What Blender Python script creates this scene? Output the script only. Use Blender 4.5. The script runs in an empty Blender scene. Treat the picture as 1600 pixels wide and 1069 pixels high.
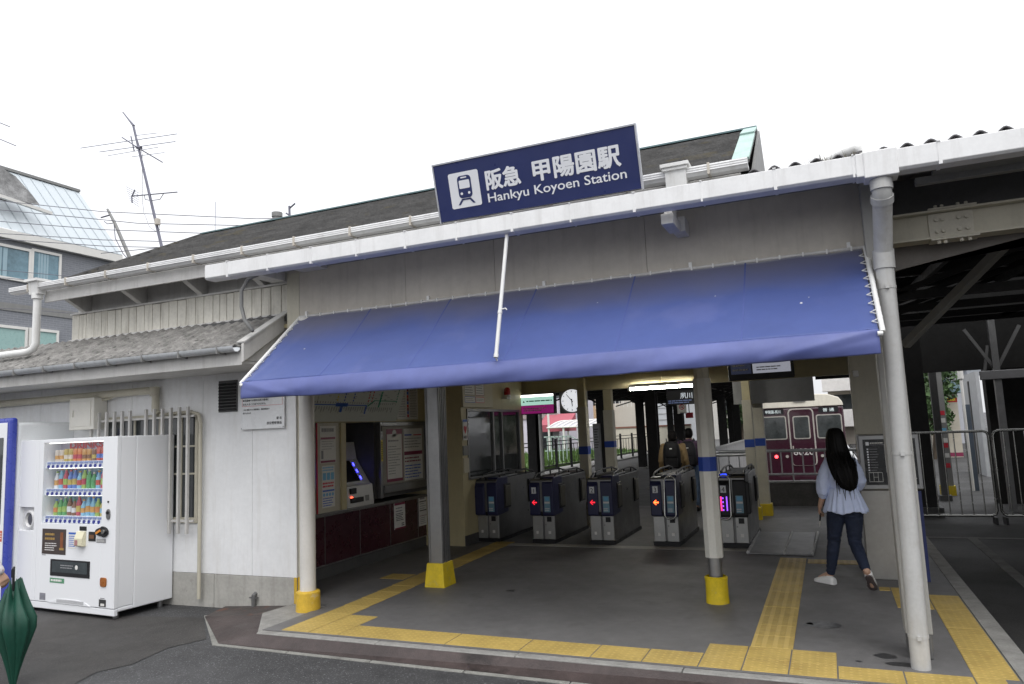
import bpy, bmesh, math, random
from mathutils import Vector, Matrix
random.seed(7)
RAD = math.radians
scn = bpy.context.scene
COL = scn.collection

# ------------------------------------------------------------------ camera
CAM_Z = 1.62
yaw, pitch, roll = RAD(23.158), RAD(6.908), RAD(-2.4123)
FPX = 1132.026                                    # focal length in pixels of a 1600 px wide frame
_f = Vector((-math.sin(yaw)*math.cos(pitch), math.cos(yaw)*math.cos(pitch), math.sin(pitch)))
_r = Vector((math.cos(yaw), math.sin(yaw), 0)); _u = _r.cross(_f)
_r2 = math.cos(roll)*_r + math.sin(roll)*_u
_u2 = -math.sin(roll)*_r + math.cos(roll)*_u
cam = bpy.data.cameras.new("camera"); cam.sensor_width = 36.0; cam.lens = FPX/1600*36
cam.clip_start = .05; cam.clip_end = 3000
co = bpy.data.objects.new("camera", cam); COL.objects.link(co)
co.matrix_world = Matrix(((_r2.x, _u2.x, -_f.x, 0), (_r2.y, _u2.y, -_f.y, 0), (_r2.z, _u2.z, -_f.z, CAM_Z), (0, 0, 0, 1)))
scn.camera = co

# ------------------------------------------------------------------ sky, sun, exposure (bright overcast)
SUN_EL, SUN_ROT = RAD(58), RAD(150)
w = bpy.data.worlds.new("World"); scn.world = w; w.use_nodes = True
nt = w.node_tree; nt.nodes.clear()
sky = nt.nodes.new("ShaderNodeTexSky"); sky.sky_type = 'NISHITA'; sky.sun_disc = False
sky.sun_elevation = SUN_EL; sky.sun_rotation = SUN_ROT; sky.air_density = 1.0; sky.dust_density = 6.0; sky.ozone_density = 1
# overcast deck: brighter overhead than at the horizon
tc = nt.nodes.new("ShaderNodeTexCoord"); sep = nt.nodes.new("ShaderNodeSeparateXYZ"); nt.links.new(tc.outputs['Generated'], sep.inputs[0])
grad = nt.nodes.new("ShaderNodeMapRange"); grad.inputs[1].default_value = 0; grad.inputs[2].default_value = 1; grad.inputs[3].default_value = .70; grad.inputs[4].default_value = 1.50
nt.links.new(sep.outputs[2], grad.inputs[0])
hs = nt.nodes.new("ShaderNodeHueSaturation"); hs.inputs['Saturation'].default_value = .12
mx = nt.nodes.new("ShaderNodeMix"); mx.data_type = 'RGBA'; mx.inputs['Factor'].default_value = .72
mx.inputs['B'].default_value = (10.0, 10.15, 10.5, 1)          # the even cloud deck
bg = nt.nodes.new("ShaderNodeBackground"); gm = nt.nodes.new('ShaderNodeMath'); gm.operation = 'MULTIPLY'; gm.inputs[1].default_value = .105; nt.links.new(grad.outputs[0], gm.inputs[0]); nt.links.new(gm.outputs[0], bg.inputs['Strength'])
wo = nt.nodes.new("ShaderNodeOutputWorld")
nt.links.new(sky.outputs[0], hs.inputs['Color']); nt.links.new(hs.outputs[0], mx.inputs['A'])
nt.links.new(mx.outputs['Result'], bg.inputs['Color']); nt.links.new(bg.outputs[0], wo.inputs[0])
sl = bpy.data.lights.new("sun", 'SUN'); sl.energy = .5; sl.angle = RAD(40); sl.color = (1, .97, .93)
so = bpy.data.objects.new("sun", sl); COL.objects.link(so)
so.rotation_euler = (RAD(90)-SUN_EL, 0, math.pi-SUN_ROT+0)
_d = Vector((math.sin(SUN_ROT)*math.cos(SUN_EL), math.cos(SUN_ROT)*math.cos(SUN_EL), math.sin(SUN_EL)))
so.rotation_euler = _d.to_track_quat('Z', 'Y').to_euler()
so.location = (0, -10, 30)
vs = scn.view_settings
scn.display_settings.display_device = 'sRGB'
vs.view_transform = 'Standard'; vs.look = 'None'; vs.gamma = 1; vs.use_curve_mapping = False
vs.exposure = 0.62
scn.render.engine = 'CYCLES'
scn.cycles.use_denoising = True
scn.cycles.max_bounces = 10; scn.cycles.diffuse_bounces = 6; scn.cycles.glossy_bounces = 4
scn.cycles.caustics_reflective = False; scn.cycles.caustics_refractive = False
scn.cycles.sample_clamp_indirect = 4

# ------------------------------------------------------------------ helpers
def at(px, py, x=None, y=None, z=None):
    """point of a photo pixel on a chosen real plane"""
    d = _r2*((px-800)/FPX) - _u2*((py-534.5)/FPX) + _f
    c = Vector((0, 0, CAM_Z))
    t = (z-CAM_Z)/d.z if z is not None else (y/d.y if y is not None else x/d.x)
    return c + d*t

def srgb(r, g, b):
    def f(v):
        v /= 255.0
        return v/12.92 if v <= .04045 else ((v+.055)/1.055)**2.4
    return (f(r), f(g), f(b))

MATS = {}
def mat(name, col, rough=.6, metal=0., var=.10, scale=5., bump=0., bscale=60., streak=0., streakcol=(.18, .16, .13),
        spot=0., spotcol=(.03, .03, .03), spotscale=20., emis=0., spec=.5, coat=0., rvar=.08):
    if name in MATS: return MATS[name]
    m = bpy.data.materials.new(name); m.use_nodes = True; MATS[name] = m
    n = m.node_tree; L = n.links.new; b = n.nodes["Principled BSDF"]
    b.inputs['Roughness'].default_value = rough; b.inputs['Metallic'].default_value = metal
    b.inputs['Specular IOR Level'].default_value = spec; b.inputs['Coat Weight'].default_value = coat
    geo = n.nodes.new("ShaderNodeNewGeometry")
    rgb = n.nodes.new("ShaderNodeRGB"); rgb.outputs[0].default_value = (*col, 1)
    cur = rgb.outputs[0]
    def noise(sc, det=4, vec=None, ro=.6):
        t = n.nodes.new("ShaderNodeTexNoise"); t.inputs['Scale'].default_value = sc; t.inputs['Detail'].default_value = det
        t.inputs['Roughness'].default_value = ro
        L(vec or geo.outputs['Position'], t.inputs['Vector']); return t.outputs['Fac']
    def mapr(v, a, b_, c, d):
        r = n.nodes.new("ShaderNodeMapRange"); r.clamp = True
        for k, q in zip((1, 2, 3, 4), (a, b_, c, d)): r.inputs[k].default_value = q
        L(v, r.inputs[0]); return r.outputs[0]
    def mix(fac, a, bcol, mode='MIX'):
        x = n.nodes.new("ShaderNodeMix"); x.data_type = 'RGBA'; x.blend_type = mode
        L(fac, x.inputs['Factor']) if not isinstance(fac, float) else setattr(x.inputs['Factor'], 'default_value', fac)
        L(a, x.inputs['A'])
        if isinstance(bcol, tuple): x.inputs['B'].default_value = (*bcol, 1)
        else: L(bcol, x.inputs['B'])
        return x.outputs['Result']
    if var:
        v = mapr(noise(scale, 6), .3, .7, 1-var, 1+var)
        cur = mix(1.0, cur, v, 'MULTIPLY')
        v2 = mapr(noise(scale*9, 3), .3, .7, 1-var*.5, 1+var*.5)
        cur = mix(1.0, cur, v2, 'MULTIPLY')
    if streak:
        mp = n.nodes.new("ShaderNodeMapping"); mp.inputs['Scale'].default_value = (9, 9, .8)
        L(geo.outputs['Position'], mp.inputs[0])
        s = mapr(noise(1.6, 6, mp.outputs[0], .65), .5, .78, 0, streak)
        cur = mix(s, cur, streakcol)
    if spot:
        s = mapr(noise(spotscale, 5), .58, .68, 0, spot)
        cur = mix(s, cur, spotcol)
    L(cur, b.inputs['Base Color'])
    rr = mapr(noise(scale*2.3, 4), .3, .7, max(0, rough-rvar), min(1, rough+rvar)); L(rr, b.inputs['Roughness'])
    if bump:
        bp = n.nodes.new("ShaderNodeBump"); bp.inputs['Strength'].default_value = bump; bp.inputs['Distance'].default_value = .01
        L(noise(bscale, 5), bp.inputs['Height']); L(bp.outputs[0], b.inputs['Normal'])
    if emis:
        L(cur, b.inputs['Emission Color']); b.inputs['Emission Strength'].default_value = emis
    return m

class MB:
    """collects shapes into one mesh"""
    def __init__(s): s.b = bmesh.new()
    def faces(s, vs, fs):
        v = [s.b.verts.new(p) for p in vs]
        for f in fs:
            try: s.b.faces.new([v[i] for i in f])
            except ValueError: pass
        return s
    def box(s, x0, x1, y0, y1, z0, z1, M=None):
        x0, x1 = sorted((x0, x1)); y0, y1 = sorted((y0, y1)); z0, z1 = sorted((z0, z1))
        p = [Vector(c) for c in ((x0,y0,z0),(x1,y0,z0),(x1,y1,z0),(x0,y1,z0),(x0,y0,z1),(x1,y0,z1),(x1,y1,z1),(x0,y1,z1))]
        if M: p = [M @ q for q in p]
        return s.faces(p, [(0,3,2,1),(4,5,6,7),(0,1,5,4),(1,2,6,5),(2,3,7,6),(3,0,4,7)])
    def bar(s, a, b, w, h, up=(0,0,1)):
        """rectangular bar from a to b, width w (sideways), height h (along up)"""
        a, b = Vector(a), Vector(b); d = (b-a); l = d.length; d.normalize()
        upv = Vector(up); sd = d.cross(upv)
        if sd.length < 1e-4: sd = d.cross(Vector((1,0,0)))
        sd.normalize(); u = sd.cross(d)
        M = Matrix(((sd.x,d.x,u.x,a.x),(sd.y,d.y,u.y,a.y),(sd.z,d.z,u.z,a.z),(0,0,0,1)))
        return s.box(-w/2, w/2, 0, l, -h/2, h/2, M)
    def ring(s, c, t, r, n, up=None, ry=None, ph=0):
        t = Vector(t).normalized()
        u = Vector(up) if up else (Vector((0,0,1)) if abs(t.z) < .9 else Vector((1,0,0)))
        a = t.cross(u).normalized(); b = a.cross(t)
        ry = ry or r
        return [Vector(c) + a*(r*math.cos(2*math.pi*i/n+ph)) + b*(ry*math.sin(2*math.pi*i/n+ph)) for i in range(n)]
    def rings(s, rs, cap=True):
        n = len(rs[0]); V = [[s.b.verts.new(p) for p in r] for r in rs]
        for k in range(len(V)-1):
            for i in range(n):
                j = (i+1) % n
                try: s.b.faces.new((V[k][i], V[k][j], V[k+1][j], V[k+1][i]))
                except ValueError: pass
        if cap:
            s.b.faces.new(V[0][::-1]); s.b.faces.new(V[-1])
        return s
    def tube(s, pts, r, n=10, cap=True):
        pts = [Vector(p) for p in pts]; rs = []
        rr = r if isinstance(r, (list, tuple)) else [r]*len(pts)
        up = None
        for i, p in enumerate(pts):
            t = (pts[min(i+1, len(pts)-1)] - pts[max(i-1, 0)]).normalized()
            if up is None: up = Vector((0,0,1)) if abs(t.z) < .9 else Vector((1,0,0))
            a = t.cross(up).normalized(); up = a.cross(t)
            q = rr[i]; qa, qb = q if isinstance(q, tuple) else (q, q)
            rs.append([p + a*(qa*math.cos(2*math.pi*k/n)) + up*(qb*math.sin(2*math.pi*k/n)) for k in range(n)])
        return s.rings(rs, cap)
    def cyl(s, c, r, h, n=20, axis='z', r2=None):
        d = {'x': Vector((1,0,0)), 'y': Vector((0,1,0)), 'z': Vector((0,0,1))}[axis]; c = Vector(c)
        return s.rings([s.ring(c, d, r, n), s.ring(c+d*h, d, r2 if r2 is not None else r, n)])
    def lathe(s, prof, c=(0,0,0), n=24):
        c = Vector(c)
        return s.rings([[c + Vector((r*math.cos(2*math.pi*i/n), r*math.sin(2*math.pi*i/n), z)) for i in range(n)] for r, z in prof])
    def prism(s, poly, axis, a, b):
        """poly in the plane perpendicular to axis; x:(y,z) y:(x,z) z:(x,y)"""
        def P(q, t): return {'x': (t, q[0], q[1]), 'y': (q[0], t, q[1]), 'z': (q[0], q[1], t)}[axis]
        n = len(poly); v = [P(q, a) for q in poly] + [P(q, b) for q in poly]
        return s.faces(v, [tuple(range(n))[::-1], tuple(range(n, 2*n))] + [(i, (i+1) % n, n+(i+1) % n, n+i) for i in range(n)])
    def sphere(s, c, r, n=12, m=8, sc=(1,1,1)):
        c = Vector(c); rs = []
        for k in range(1, m):
            th = math.pi*k/m
            rs.append([c + Vector((sc[0]*r*math.sin(th)*math.cos(2*math.pi*i/n), sc[1]*r*math.sin(th)*math.sin(2*math.pi*i/n), -sc[2]*r*math.cos(th))) for i in range(n)])
        return s.rings(rs)
    def mesh(s, name):
        me = bpy.data.meshes.new(name)
        bmesh.ops.recalc_face_normals(s.b, faces=s.b.faces[:])
        s.b.to_mesh(me); s.b.free(); return me
    def build(s, name, m, parent=None, bevel=0., smooth=None, local=False, label=None, seg=2, split=False):
        if split:
            bmesh.ops.recalc_face_normals(s.b, faces=s.b.faces[:])
            s.b.verts.index_update(); seen = set(); out = []
            for v0 in s.b.verts:
                if v0.index in seen: continue
                st = [v0]; isl = []; seen.add(v0.index)
                while st:
                    v = st.pop(); isl.append(v)
                    for e in v.link_edges:
                        q = e.other_vert(v)
                        if q.index not in seen: seen.add(q.index); st.append(q)
                ix = {v.index: k for k, v in enumerate(isl)}
                fs = {f for v in isl for f in v.link_faces}
                me = bpy.data.meshes.new(name)
                me.from_pydata([v.co[:] for v in isl], [], [[ix[v.index] for v in f.verts] for f in fs])
                out.append(link(name, me, m, parent, bevel, smooth, local, label, seg))
            s.b.free(); return out
        me = s.mesh(name)
        return link(name, me, m, parent, bevel, smooth, local, label, seg)

def link(name, me, m, parent=None, bevel=0., smooth=None, local=False, label=None, seg=2):
    o = bpy.data.objects.new(name, me); COL.objects.link(o)
    if m is not None:
        me.materials.clear(); me.materials.append(m)
    if parent is not None:
        o.parent = parent
        if not local and parent.parent is None: o.location = -parent.location
    if bevel:
        b = o.modifiers.new("bevel", 'BEVEL'); b.width = bevel; b.segments = seg; b.limit_method = 'ANGLE'; b.angle_limit = RAD(40)
    if smooth is not None:
        for p in me.polygons: p.use_smooth = True
        if smooth < 180:
            try: me.set_sharp_from_angle(angle=RAD(smooth))
            except Exception: pass
    if label: o['label'] = label
    return o

def tag(o, label, cat, group=None, kind='thing'):
    o['label'] = label; o['category'] = cat; o['kind'] = kind
    if group: o['group'] = group
    return o
def thing(name, label, cat, loc=(0,0,0), rz=0., group=None):
    o = bpy.data.objects.new(name, None); COL.objects.link(o); o.empty_display_size = .2
    o.location = loc; o.rotation_euler = (0, 0, rz)
    return tag(o, label, cat, group)
def struct(o, label, cat=None, kind='structure'):
    o['kind'] = kind; o['label'] = label; o['category'] = cat or o.name.split('.')[0].replace('_', ' ')
    return o
def dup(root, loc, label=None, rz=None, name=None):
    def rec(o, parent):
        c = o.copy(); COL.objects.link(c)
        if parent is not None: c.parent = parent
        for ch in o.children: rec(ch, c)
        return c
    c = rec(root, None); c.location = loc
    if rz is not None: c.rotation_euler = (0, 0, rz)
    if label: c['label'] = label
    return c

_dg = None
def evaluated_mesh(o, name):
    bpy.context.view_layer.update()
    dg = bpy.context.evaluated_depsgraph_get()
    me = bpy.data.meshes.new_from_object(o.evaluated_get(dg), depsgraph=dg)
    me.name = name
    old = o.data
    bpy.data.objects.remove(o)
    return me

def text_mesh(s, size, ext=.001, bold=0., align='LEFT', spacing=1.0, sx=1.0):
    c = bpy.data.curves.new("lettering", 'FONT'); c.body = s; c.size = size; c.extrude = ext; c.offset = bold
    c.align_x = align; c.space_character = spacing; c.resolution_u = 3; c.fill_mode = 'BOTH'
    o = bpy.data.objects.new("lettering", c); COL.objects.link(o)
    me = evaluated_mesh(o, "lettering"); bpy.data.curves.remove(c)
    if sx != 1.0: me.transform(Matrix.Diagonal((sx, 1, 1, 1)))
    return me
def frame_matrix(o, right, up):
    r = Vector(right).normalized(); u = Vector(up); u = (u - r*u.dot(r)).normalized(); n = r.cross(u); o = Vector(o)
    return Matrix(((r.x,u.x,n.x,o.x),(r.y,u.y,n.y,o.y),(r.z,u.z,n.z,o.z),(0,0,0,1)))
def lettering(s, origin, right, up, size, m, parent, bold=0., align='LEFT', name="lettering", local=False, fit=None, spacing=1., ext=.001, fith=None, heavy=0.):
    me = text_mesh(s, size, ext, bold, align, spacing)
    xs = [v.co.x for v in me.vertices]; ys = [v.co.y for v in me.vertices]
    if fit and xs: me.transform(Matrix.Diagonal((fit/(max(xs)-min(xs)), 1, 1, 1)))
    if fith and ys: me.transform(Matrix.Diagonal((1, fith/(max(ys)-min(ys)), 1, 1)))
    if heavy:                                     # a heavier weight: the same strokes laid a little apart
        n0 = len(me.vertices); co_ = [v.co.copy() for v in me.vertices]; fs = [list(p.vertices) for p in me.polygons]
        V, Fs = [], []
        for k, (dx, dy) in enumerate([(math.cos(2*math.pi*i/8), math.sin(2*math.pi*i/8)) for i in range(8)]+[(0,0)]):
            V += [(c.x+dx*heavy, c.y+dy*heavy, c.z+k*.00012) for c in co_]; Fs += [[i+k*n0 for i in f] for f in fs]
        me = bpy.data.meshes.new(name); me.from_pydata(V, [], Fs)
    me.transform(frame_matrix(origin, right, up))
    return link(name, me, m, parent, local=local)

class Face:
    """a flat face in space with (u, v) in metres, for printed layouts: bars, rectangles, each lifted a little along the normal"""
    def __init__(s, origin, right, up): s.M = frame_matrix(origin, right, up); s.mb = {}; s.kind = 'rect'
    def rect(s, m, u0, u1, v0, v1, lift=.001, th=.0008):
        b = s.mb.setdefault((m.name, s.kind), (MB(), m))[0]; b.box(u0, u1, v0, v1, lift, lift+th, s.M); return s
    def poly(s, m, pts, lift=.001, th=.0008):
        b = s.mb.setdefault((m.name, s.kind), (MB(), m))[0]; n = len(pts)
        v = [s.M @ Vector((p[0], p[1], lift)) for p in pts] + [s.M @ Vector((p[0], p[1], lift+th)) for p in pts]
        b.faces(v, [tuple(range(n))[::-1], tuple(range(n, 2*n))] + [(i, (i+1) % n, n+(i+1) % n, n+i) for i in range(n)]); return s
    def disc(s, m, u, v, r, lift=.001, th=.0008, n=20, ry=None):
        return s.poly(m, [(u+r*math.cos(2*math.pi*i/n), v+(ry or r)*math.sin(2*math.pi*i/n)) for i in range(n)], lift, th)
    def rrect(s, m, u0, u1, v0, v1, r, lift=.001, th=.0008):
        p = []
        for cx, cy, a0 in ((u1-r, v1-r, 0), (u0+r, v1-r, 90), (u0+r, v0+r, 180), (u1-r, v0+r, 270)):
            for k in range(5): a = RAD(a0+k*22.5); p.append((cx+r*math.cos(a), cy+r*math.sin(a)))
        return s.poly(m, p, lift, th)
    def lines(s, m, u0, u1, v0, v1, n, h=.35, lift=.001, ragged=.3, words=True):
        """n rows of small unreadable print"""
        st = (v1-v0)/n; s.kind = 'line'
        for i in range(n):
            y = v1-(i+.5)*st; e = u1-(u1-u0)*random.random()*ragged; u = u0
            while u < e:
                l = min((u1-u0)*random.uniform(.05, .22) if words else e-u0, e-u)
                s.rect(m, u, u+l, y-st*h/2, y+st*h/2, lift); u += l+(u1-u0)*.025
        s.kind = 'rect'
        return s
    def build(s, names, parent, local=False):
        out = []
        for k, (b, m) in s.mb.items():
            if k[1] == 'line': out.append(b.build('print', m, parent, local=local))
            elif names in ('sticker', 'small_plate', 'notice'): out += b.build(names, m, parent, local=local, split=True)
            else: out.append(b.build(names, m, parent, local=local))
        return out
# ------------------------------------------------------------------ materials
WHITE = mat('white paint', (.80,.80,.80), .55, var=.05, streak=.25, streakcol=(.42,.40,.36))
WALL = mat('white wall panel', (.78,.785,.79), .6, var=.06, scale=2, streak=.32, streakcol=(.54,.515,.47), bump=.12, bscale=120)
PVC = mat('white plastic pipe', (.74,.74,.725), .38, var=.06, streak=.4, streakcol=(.4,.36,.3))
GUT = mat('white gutter', (.80,.80,.80), .38, var=.05, streak=.35, streakcol=(.42,.40,.38))
GREYGUT = mat('grey weathered gutter', (.54,.56,.58), .4, var=.12, streak=.3)
PANEL = mat('grey beige panel', (.50,.465,.41), .7, var=.09, scale=1.5, streak=.4, streakcol=(.30,.27,.23))
BEIGE = mat('beige paint', (.50,.47,.38), .55, var=.07, streak=.2)
CREAM = mat('cream interior wall', (.52,.455,.27), .55, var=.06, streak=.15)
CLAP = mat('weathered white boards', (.68,.655,.585), .75, var=.12, scale=3, streak=.65, streakcol=(.22,.19,.15), bump=.3, bscale=60)
FASC = mat('grey white fascia', (.60,.59,.57), .6, var=.08, streak=.3)
DARKEAVE = mat('dark eave timber', (.10,.09,.08), .8, var=.2)
CONC = mat('concrete', (.40,.39,.36), .85, var=.16, scale=3, streak=.35, streakcol=(.16,.15,.13), bump=.4, bscale=70, spot=.4, spotcol=(.2,.19,.17), spotscale=6)
KERB = mat('kerb concrete', (.27,.265,.25), .85, var=.2, scale=6, bump=.5, bscale=90, spot=.3, spotcol=(.14,.13,.12), spotscale=9)
SLATE = mat('dark roof slate', (.082,.080,.078), .75, var=.35, scale=4, spot=.7, spotcol=(.11,.095,.06), spotscale=3.2, bump=.5, bscale=40)
OLDSLATE = mat('weathered grey cement roofing', (.20,.193,.182), .9, var=.45, scale=11, spot=.9, spotcol=(.045,.042,.038), spotscale=16, bump=.8, bscale=50)
COPPER = mat('green copper flashing', (.34,.47,.43), .6, var=.15, streak=.2)
STEEL = mat('brushed stainless steel', (.30,.30,.30), .36, .85, var=.08, scale=3)
DSTEEL = mat('dull dark steel', (.20,.20,.20), .42, .75, var=.12, scale=3)
CHROME = mat('chrome tube', (.36,.36,.34), .22, .95, var=.06)
BLACK = mat('black plastic', (.010,.010,.012), .45, var=.1, spec=.4)
DARK = mat('dark brown steel paint', (.018,.017,.017), .6, var=.2, spec=.3)
DGREY = mat('dark grey paint', (.07,.07,.07), .65, var=.15)
MGREY = mat('mid grey paint', (.22,.22,.215), .6, var=.1, streak=.2)
NAVY = mat('navy sign enamel', (.018,.028,.115), .35, var=.04)
GNAVY = mat('navy blue plastic', (.020,.023,.078), .35, var=.06)
SIGNWHITE = mat('sign white', (.82,.83,.86), .45, var=.02)
BLUEBAND = mat('blue band', (.012,.05,.30), .45, var=.08)
YEL = mat('yellow hazard paint', (.68,.50,.015), .5, var=.14, scale=9, streak=.25, streakcol=(.25,.18,.03), spot=.35, spotcol=(.45,.38,.2), spotscale=14)
RINGYEL = mat('worn yellow paint', (.62,.40,.04), .55, var=.15, scale=9, spot=.75, spotcol=(.5,.47,.38), spotscale=7)
MAROON = mat('dark maroon panel', (.045,.008,.016), .3, var=.1, scale=3)
TRAINRED = mat('maroon train enamel', (.036,.006,.016), .18, var=.05, coat=.5)
IVORY = mat('ivory train roof', (.74,.70,.60), .45, var=.06, streak=.15)
PAPER = mat('white paper', (.72,.71,.68), .6, var=.03)
INK = mat('black ink', (.03,.03,.03), .6, var=0)
GINK = mat('grey print', (.25,.25,.26), .6, var=0)
REDINK = mat('red ink', (.55,.03,.05), .5, var=0)
MINK = mat('maroon ink', (.22,.02,.07), .5, var=0)
BLUEINK = mat('blue ink', (.03,.12,.50), .5, var=0)
CYAN = mat('light blue print', (.16,.45,.68), .5, var=.05)
GREENINK = mat('green ink', (.02,.28,.16), .5, var=0)
YELINK = mat('yellow print', (.75,.60,.03), .5, var=0)
GLASS = mat('dark window glass', (.035,.04,.042), .06, var=.3, scale=1.2, spec=.8)
VEND = mat('white vending enamel', (.80,.81,.83), .32, var=.006, scale=.5, rvar=.01)
LEAF = mat('leaf green', (.040,.080,.022), .6, var=.4, scale=2)
BARK = mat('bark', (.09,.07,.05), .9, var=.3)

def clear_pane(name, tint=(.96,.97,.98)):
    m = bpy.data.materials.new(name); m.use_nodes = True; n = m.node_tree; n.nodes.clear()
    o = n.nodes.new("ShaderNodeOutputMaterial"); t = n.nodes.new("ShaderNodeBsdfTransparent"); g_ = n.nodes.new("ShaderNodeBsdfGlossy"); x = n.nodes.new("ShaderNodeMixShader")
    x.inputs[0].default_value = .05
    t.inputs[0].default_value = (*tint, 1); g_.inputs['Roughness'].default_value = .03
    n.links.new(t.outputs[0], x.inputs[1]); n.links.new(g_.outputs[0], x.inputs[2]); n.links.new(x.outputs[0], o.inputs[0])
    return m
PANE = clear_pane('clear pane')

def tube_light(name, strength, col=(1,.98,.92)):
    return mat(name, col, .5, var=0, emis=strength)

DPIPE = mat('grey white downpipe', (.46,.46,.45), .4, var=.07, streak=.45, streakcol=(.30,.27,.23), spot=.15, spotcol=(.3,.25,.2), spotscale=11)
# ground materials with their own patterns
def asphalt(name, base, chips=.5, wet=.3):
    m = mat(name, base, .75, var=.32, scale=.9, bump=.8, bscale=160, spot=chips, spotcol=tuple(min(1, c*5.5) for c in base), spotscale=85)
    n = m.node_tree; L = n.links.new; b = n.nodes["Principled BSDF"]
    geo = [x for x in n.nodes if x.type == 'NEW_GEOMETRY'][0]
    t = n.nodes.new("ShaderNodeTexNoise"); t.inputs['Scale'].default_value = .55; t.inputs['Detail'].default_value = 6
    L(geo.outputs['Position'], t.inputs['Vector'])
    r = n.nodes.new("ShaderNodeMapRange"); r.inputs[1].default_value = .42; r.inputs[2].default_value = .62
    r.inputs[3].default_value = .82; r.inputs[4].default_value = .82-wet; L(t.outputs['Fac'], r.inputs[0]); L(r.outputs[0], b.inputs['Roughness'])
    return m
ASPH = asphalt('road asphalt', (.048,.048,.050), .9, .32)
ALLEY = asphalt('alley asphalt', (.024,.0235,.023), .3, .2)
FLOOR = mat('grey coated floor', (.142,.139,.139), .6, var=.15, scale=1.3, bump=.35, bscale=110, spot=.45, spotcol=(.085,.083,.08), spotscale=2.6)
PLATF = mat('platform floor', (.10,.10,.10), .7, var=.12, scale=1.2, bump=.3, bscale=80)
WETSPOT = mat('damp patch', (.022,.022,.023), .35, var=.3, scale=9)
BROWN = mat('brown painted slope', (.052,.038,.036), .5, var=.3, scale=2.5, bump=.5, bscale=90, spot=.95, spotcol=(.012,.008,.007), spotscale=1.7)
RUST = mat('rusty iron plate', (.060,.050,.047), .7, var=.3, scale=5, bump=.4, bscale=60, spot=.7, spotcol=(.15,.05,.025), spotscale=4)
SHEET = mat('pale rubber ramp mat', (.30,.30,.31), .5, var=.2, scale=3, streak=0, bump=.3, bscale=60, spot=.4, spotcol=(.16,.16,.16), spotscale=5)

def tactile(name, kind):
    m = mat(name, (.44,.315,.09), .6, var=.16, scale=2.4, spot=.5, spotcol=(.33,.21,.055), spotscale=3.5)
    n = m.node_tree; L = n.links.new; b = n.nodes["Principled BSDF"]
    geo = [x for x in n.nodes if x.type == 'NEW_GEOMETRY'][0]
    mp = n.nodes.new("ShaderNodeMapping"); L(geo.outputs['Position'], mp.inputs[0])
    bp = n.nodes.new("ShaderNodeBump"); bp.inputs['Strength'].default_value = .6; bp.inputs['Distance'].default_value = .004
    if kind == 'dots':
        mp.inputs['Scale'].default_value = (20, 20, 0)
        v = n.nodes.new("ShaderNodeTexVoronoi"); v.inputs['Randomness'].default_value = 0; v.inputs['Scale'].default_value = 1
        L(mp.outputs[0], v.inputs['Vector'])
        r = n.nodes.new("ShaderNodeMapRange"); r.inputs[1].default_value = .15; r.inputs[2].default_value = .24
        r.inputs[3].default_value = 1; r.inputs[4].default_value = 0; L(v.outputs['Distance'], r.inputs[0])
    else:
        sx = n.nodes.new("ShaderNodeSeparateXYZ"); L(mp.outputs[0], sx.inputs[0])
        mp.inputs['Scale'].default_value = (1/.075, 1, 1); mp.inputs['Location'].default_value = (.5, 0, 0)
        fr = n.nodes.new("ShaderNodeMath"); fr.operation = 'PINGPONG'; fr.inputs[1].default_value = .5; L(sx.outputs[0], fr.inputs[0])
        r = n.nodes.new("ShaderNodeMapRange"); r.inputs[1].default_value = .18; r.inputs[2].default_value = .26
        r.inputs[3].default_value = 1; r.inputs[4].default_value = 0; L(fr.outputs[0], r.inputs[0])
    L(r.outputs[0], bp.inputs['Height']); L(bp.outputs[0], b.inputs['Normal'])
    # scuffed, paler tops
    bc = b.inputs['Base Color'].links[0].from_socket
    x = n.nodes.new("ShaderNodeMix"); x.data_type = 'RGBA'; x.inputs['B'].default_value = (.62,.45,.15,1)
    ml = n.nodes.new("ShaderNodeMath"); ml.operation = 'MULTIPLY'; ml.inputs[1].default_value = .55; L(r.outputs[0], ml.inputs[0])
    L(ml.outputs[0], x.inputs['Factor']); L(bc, x.inputs['A']); L(x.outputs['Result'], b.inputs['Base Color'])
    return m
TDOT = tactile('dotted tactile tile', 'dots'); TBAR = tactile('barred tactile tile', 'bars')

# ------------------------------------------------------------------ ground
GZ = -.10                                         # road level
PIT = (-2.35, 1.0, 14.75, 70.0)                   # the track bed behind the buffer wall
def road_z(x): return GZ-.012*min(1, max(0, (-4.9-x)/1.7))
xs = [-400, -6.6, -4.9, PIT[0], PIT[1], 400]; ys = [-300, PIT[2], PIT[3], 600]
g = MB()
for i in range(5):
    for j in range(3):
        if i == 3 and j == 1: continue
        g.faces([(xs[i],ys[j],road_z(xs[i])),(xs[i+1],ys[j],road_z(xs[i+1])),(xs[i+1],ys[j+1],road_z(xs[i+1])),(xs[i],ys[j+1],road_z(xs[i]))], [(0,1,2,3)])
bmesh.ops.remove_doubles(g.b, verts=g.b.verts[:], dist=1e-4)
struct(g.build('road', ASPH), 'dark speckled road asphalt in front of the station')
P = [at(px,py,z=-.107) for px,py in ((318,966),(322,1000),(262,1014),(205,1040),(150,1052),(90,1085),(-60,1110),(-200,985),(60,958),(180,962))]
b = MB(); b.faces([(p.x,p.y,road_z(p.x)+.004) for p in P],[tuple(range(len(P)))]); struct(b.build('road_patch', asphalt('older damp asphalt', (.043,.040,.038), .4, .45)), 'older damp asphalt patch in front of the vending machine')
bal = mat('track ballast', (.10,.085,.07), .9, var=.4, scale=14, bump=.8, bscale=30)
p = MB(); x0, x1, y0, y1 = PIT; d = -1.15
p.faces([(x0,y0,d),(x1,y0,d),(x1,y1,d),(x0,y1,d)], [(0,1,2,3)])
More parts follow.
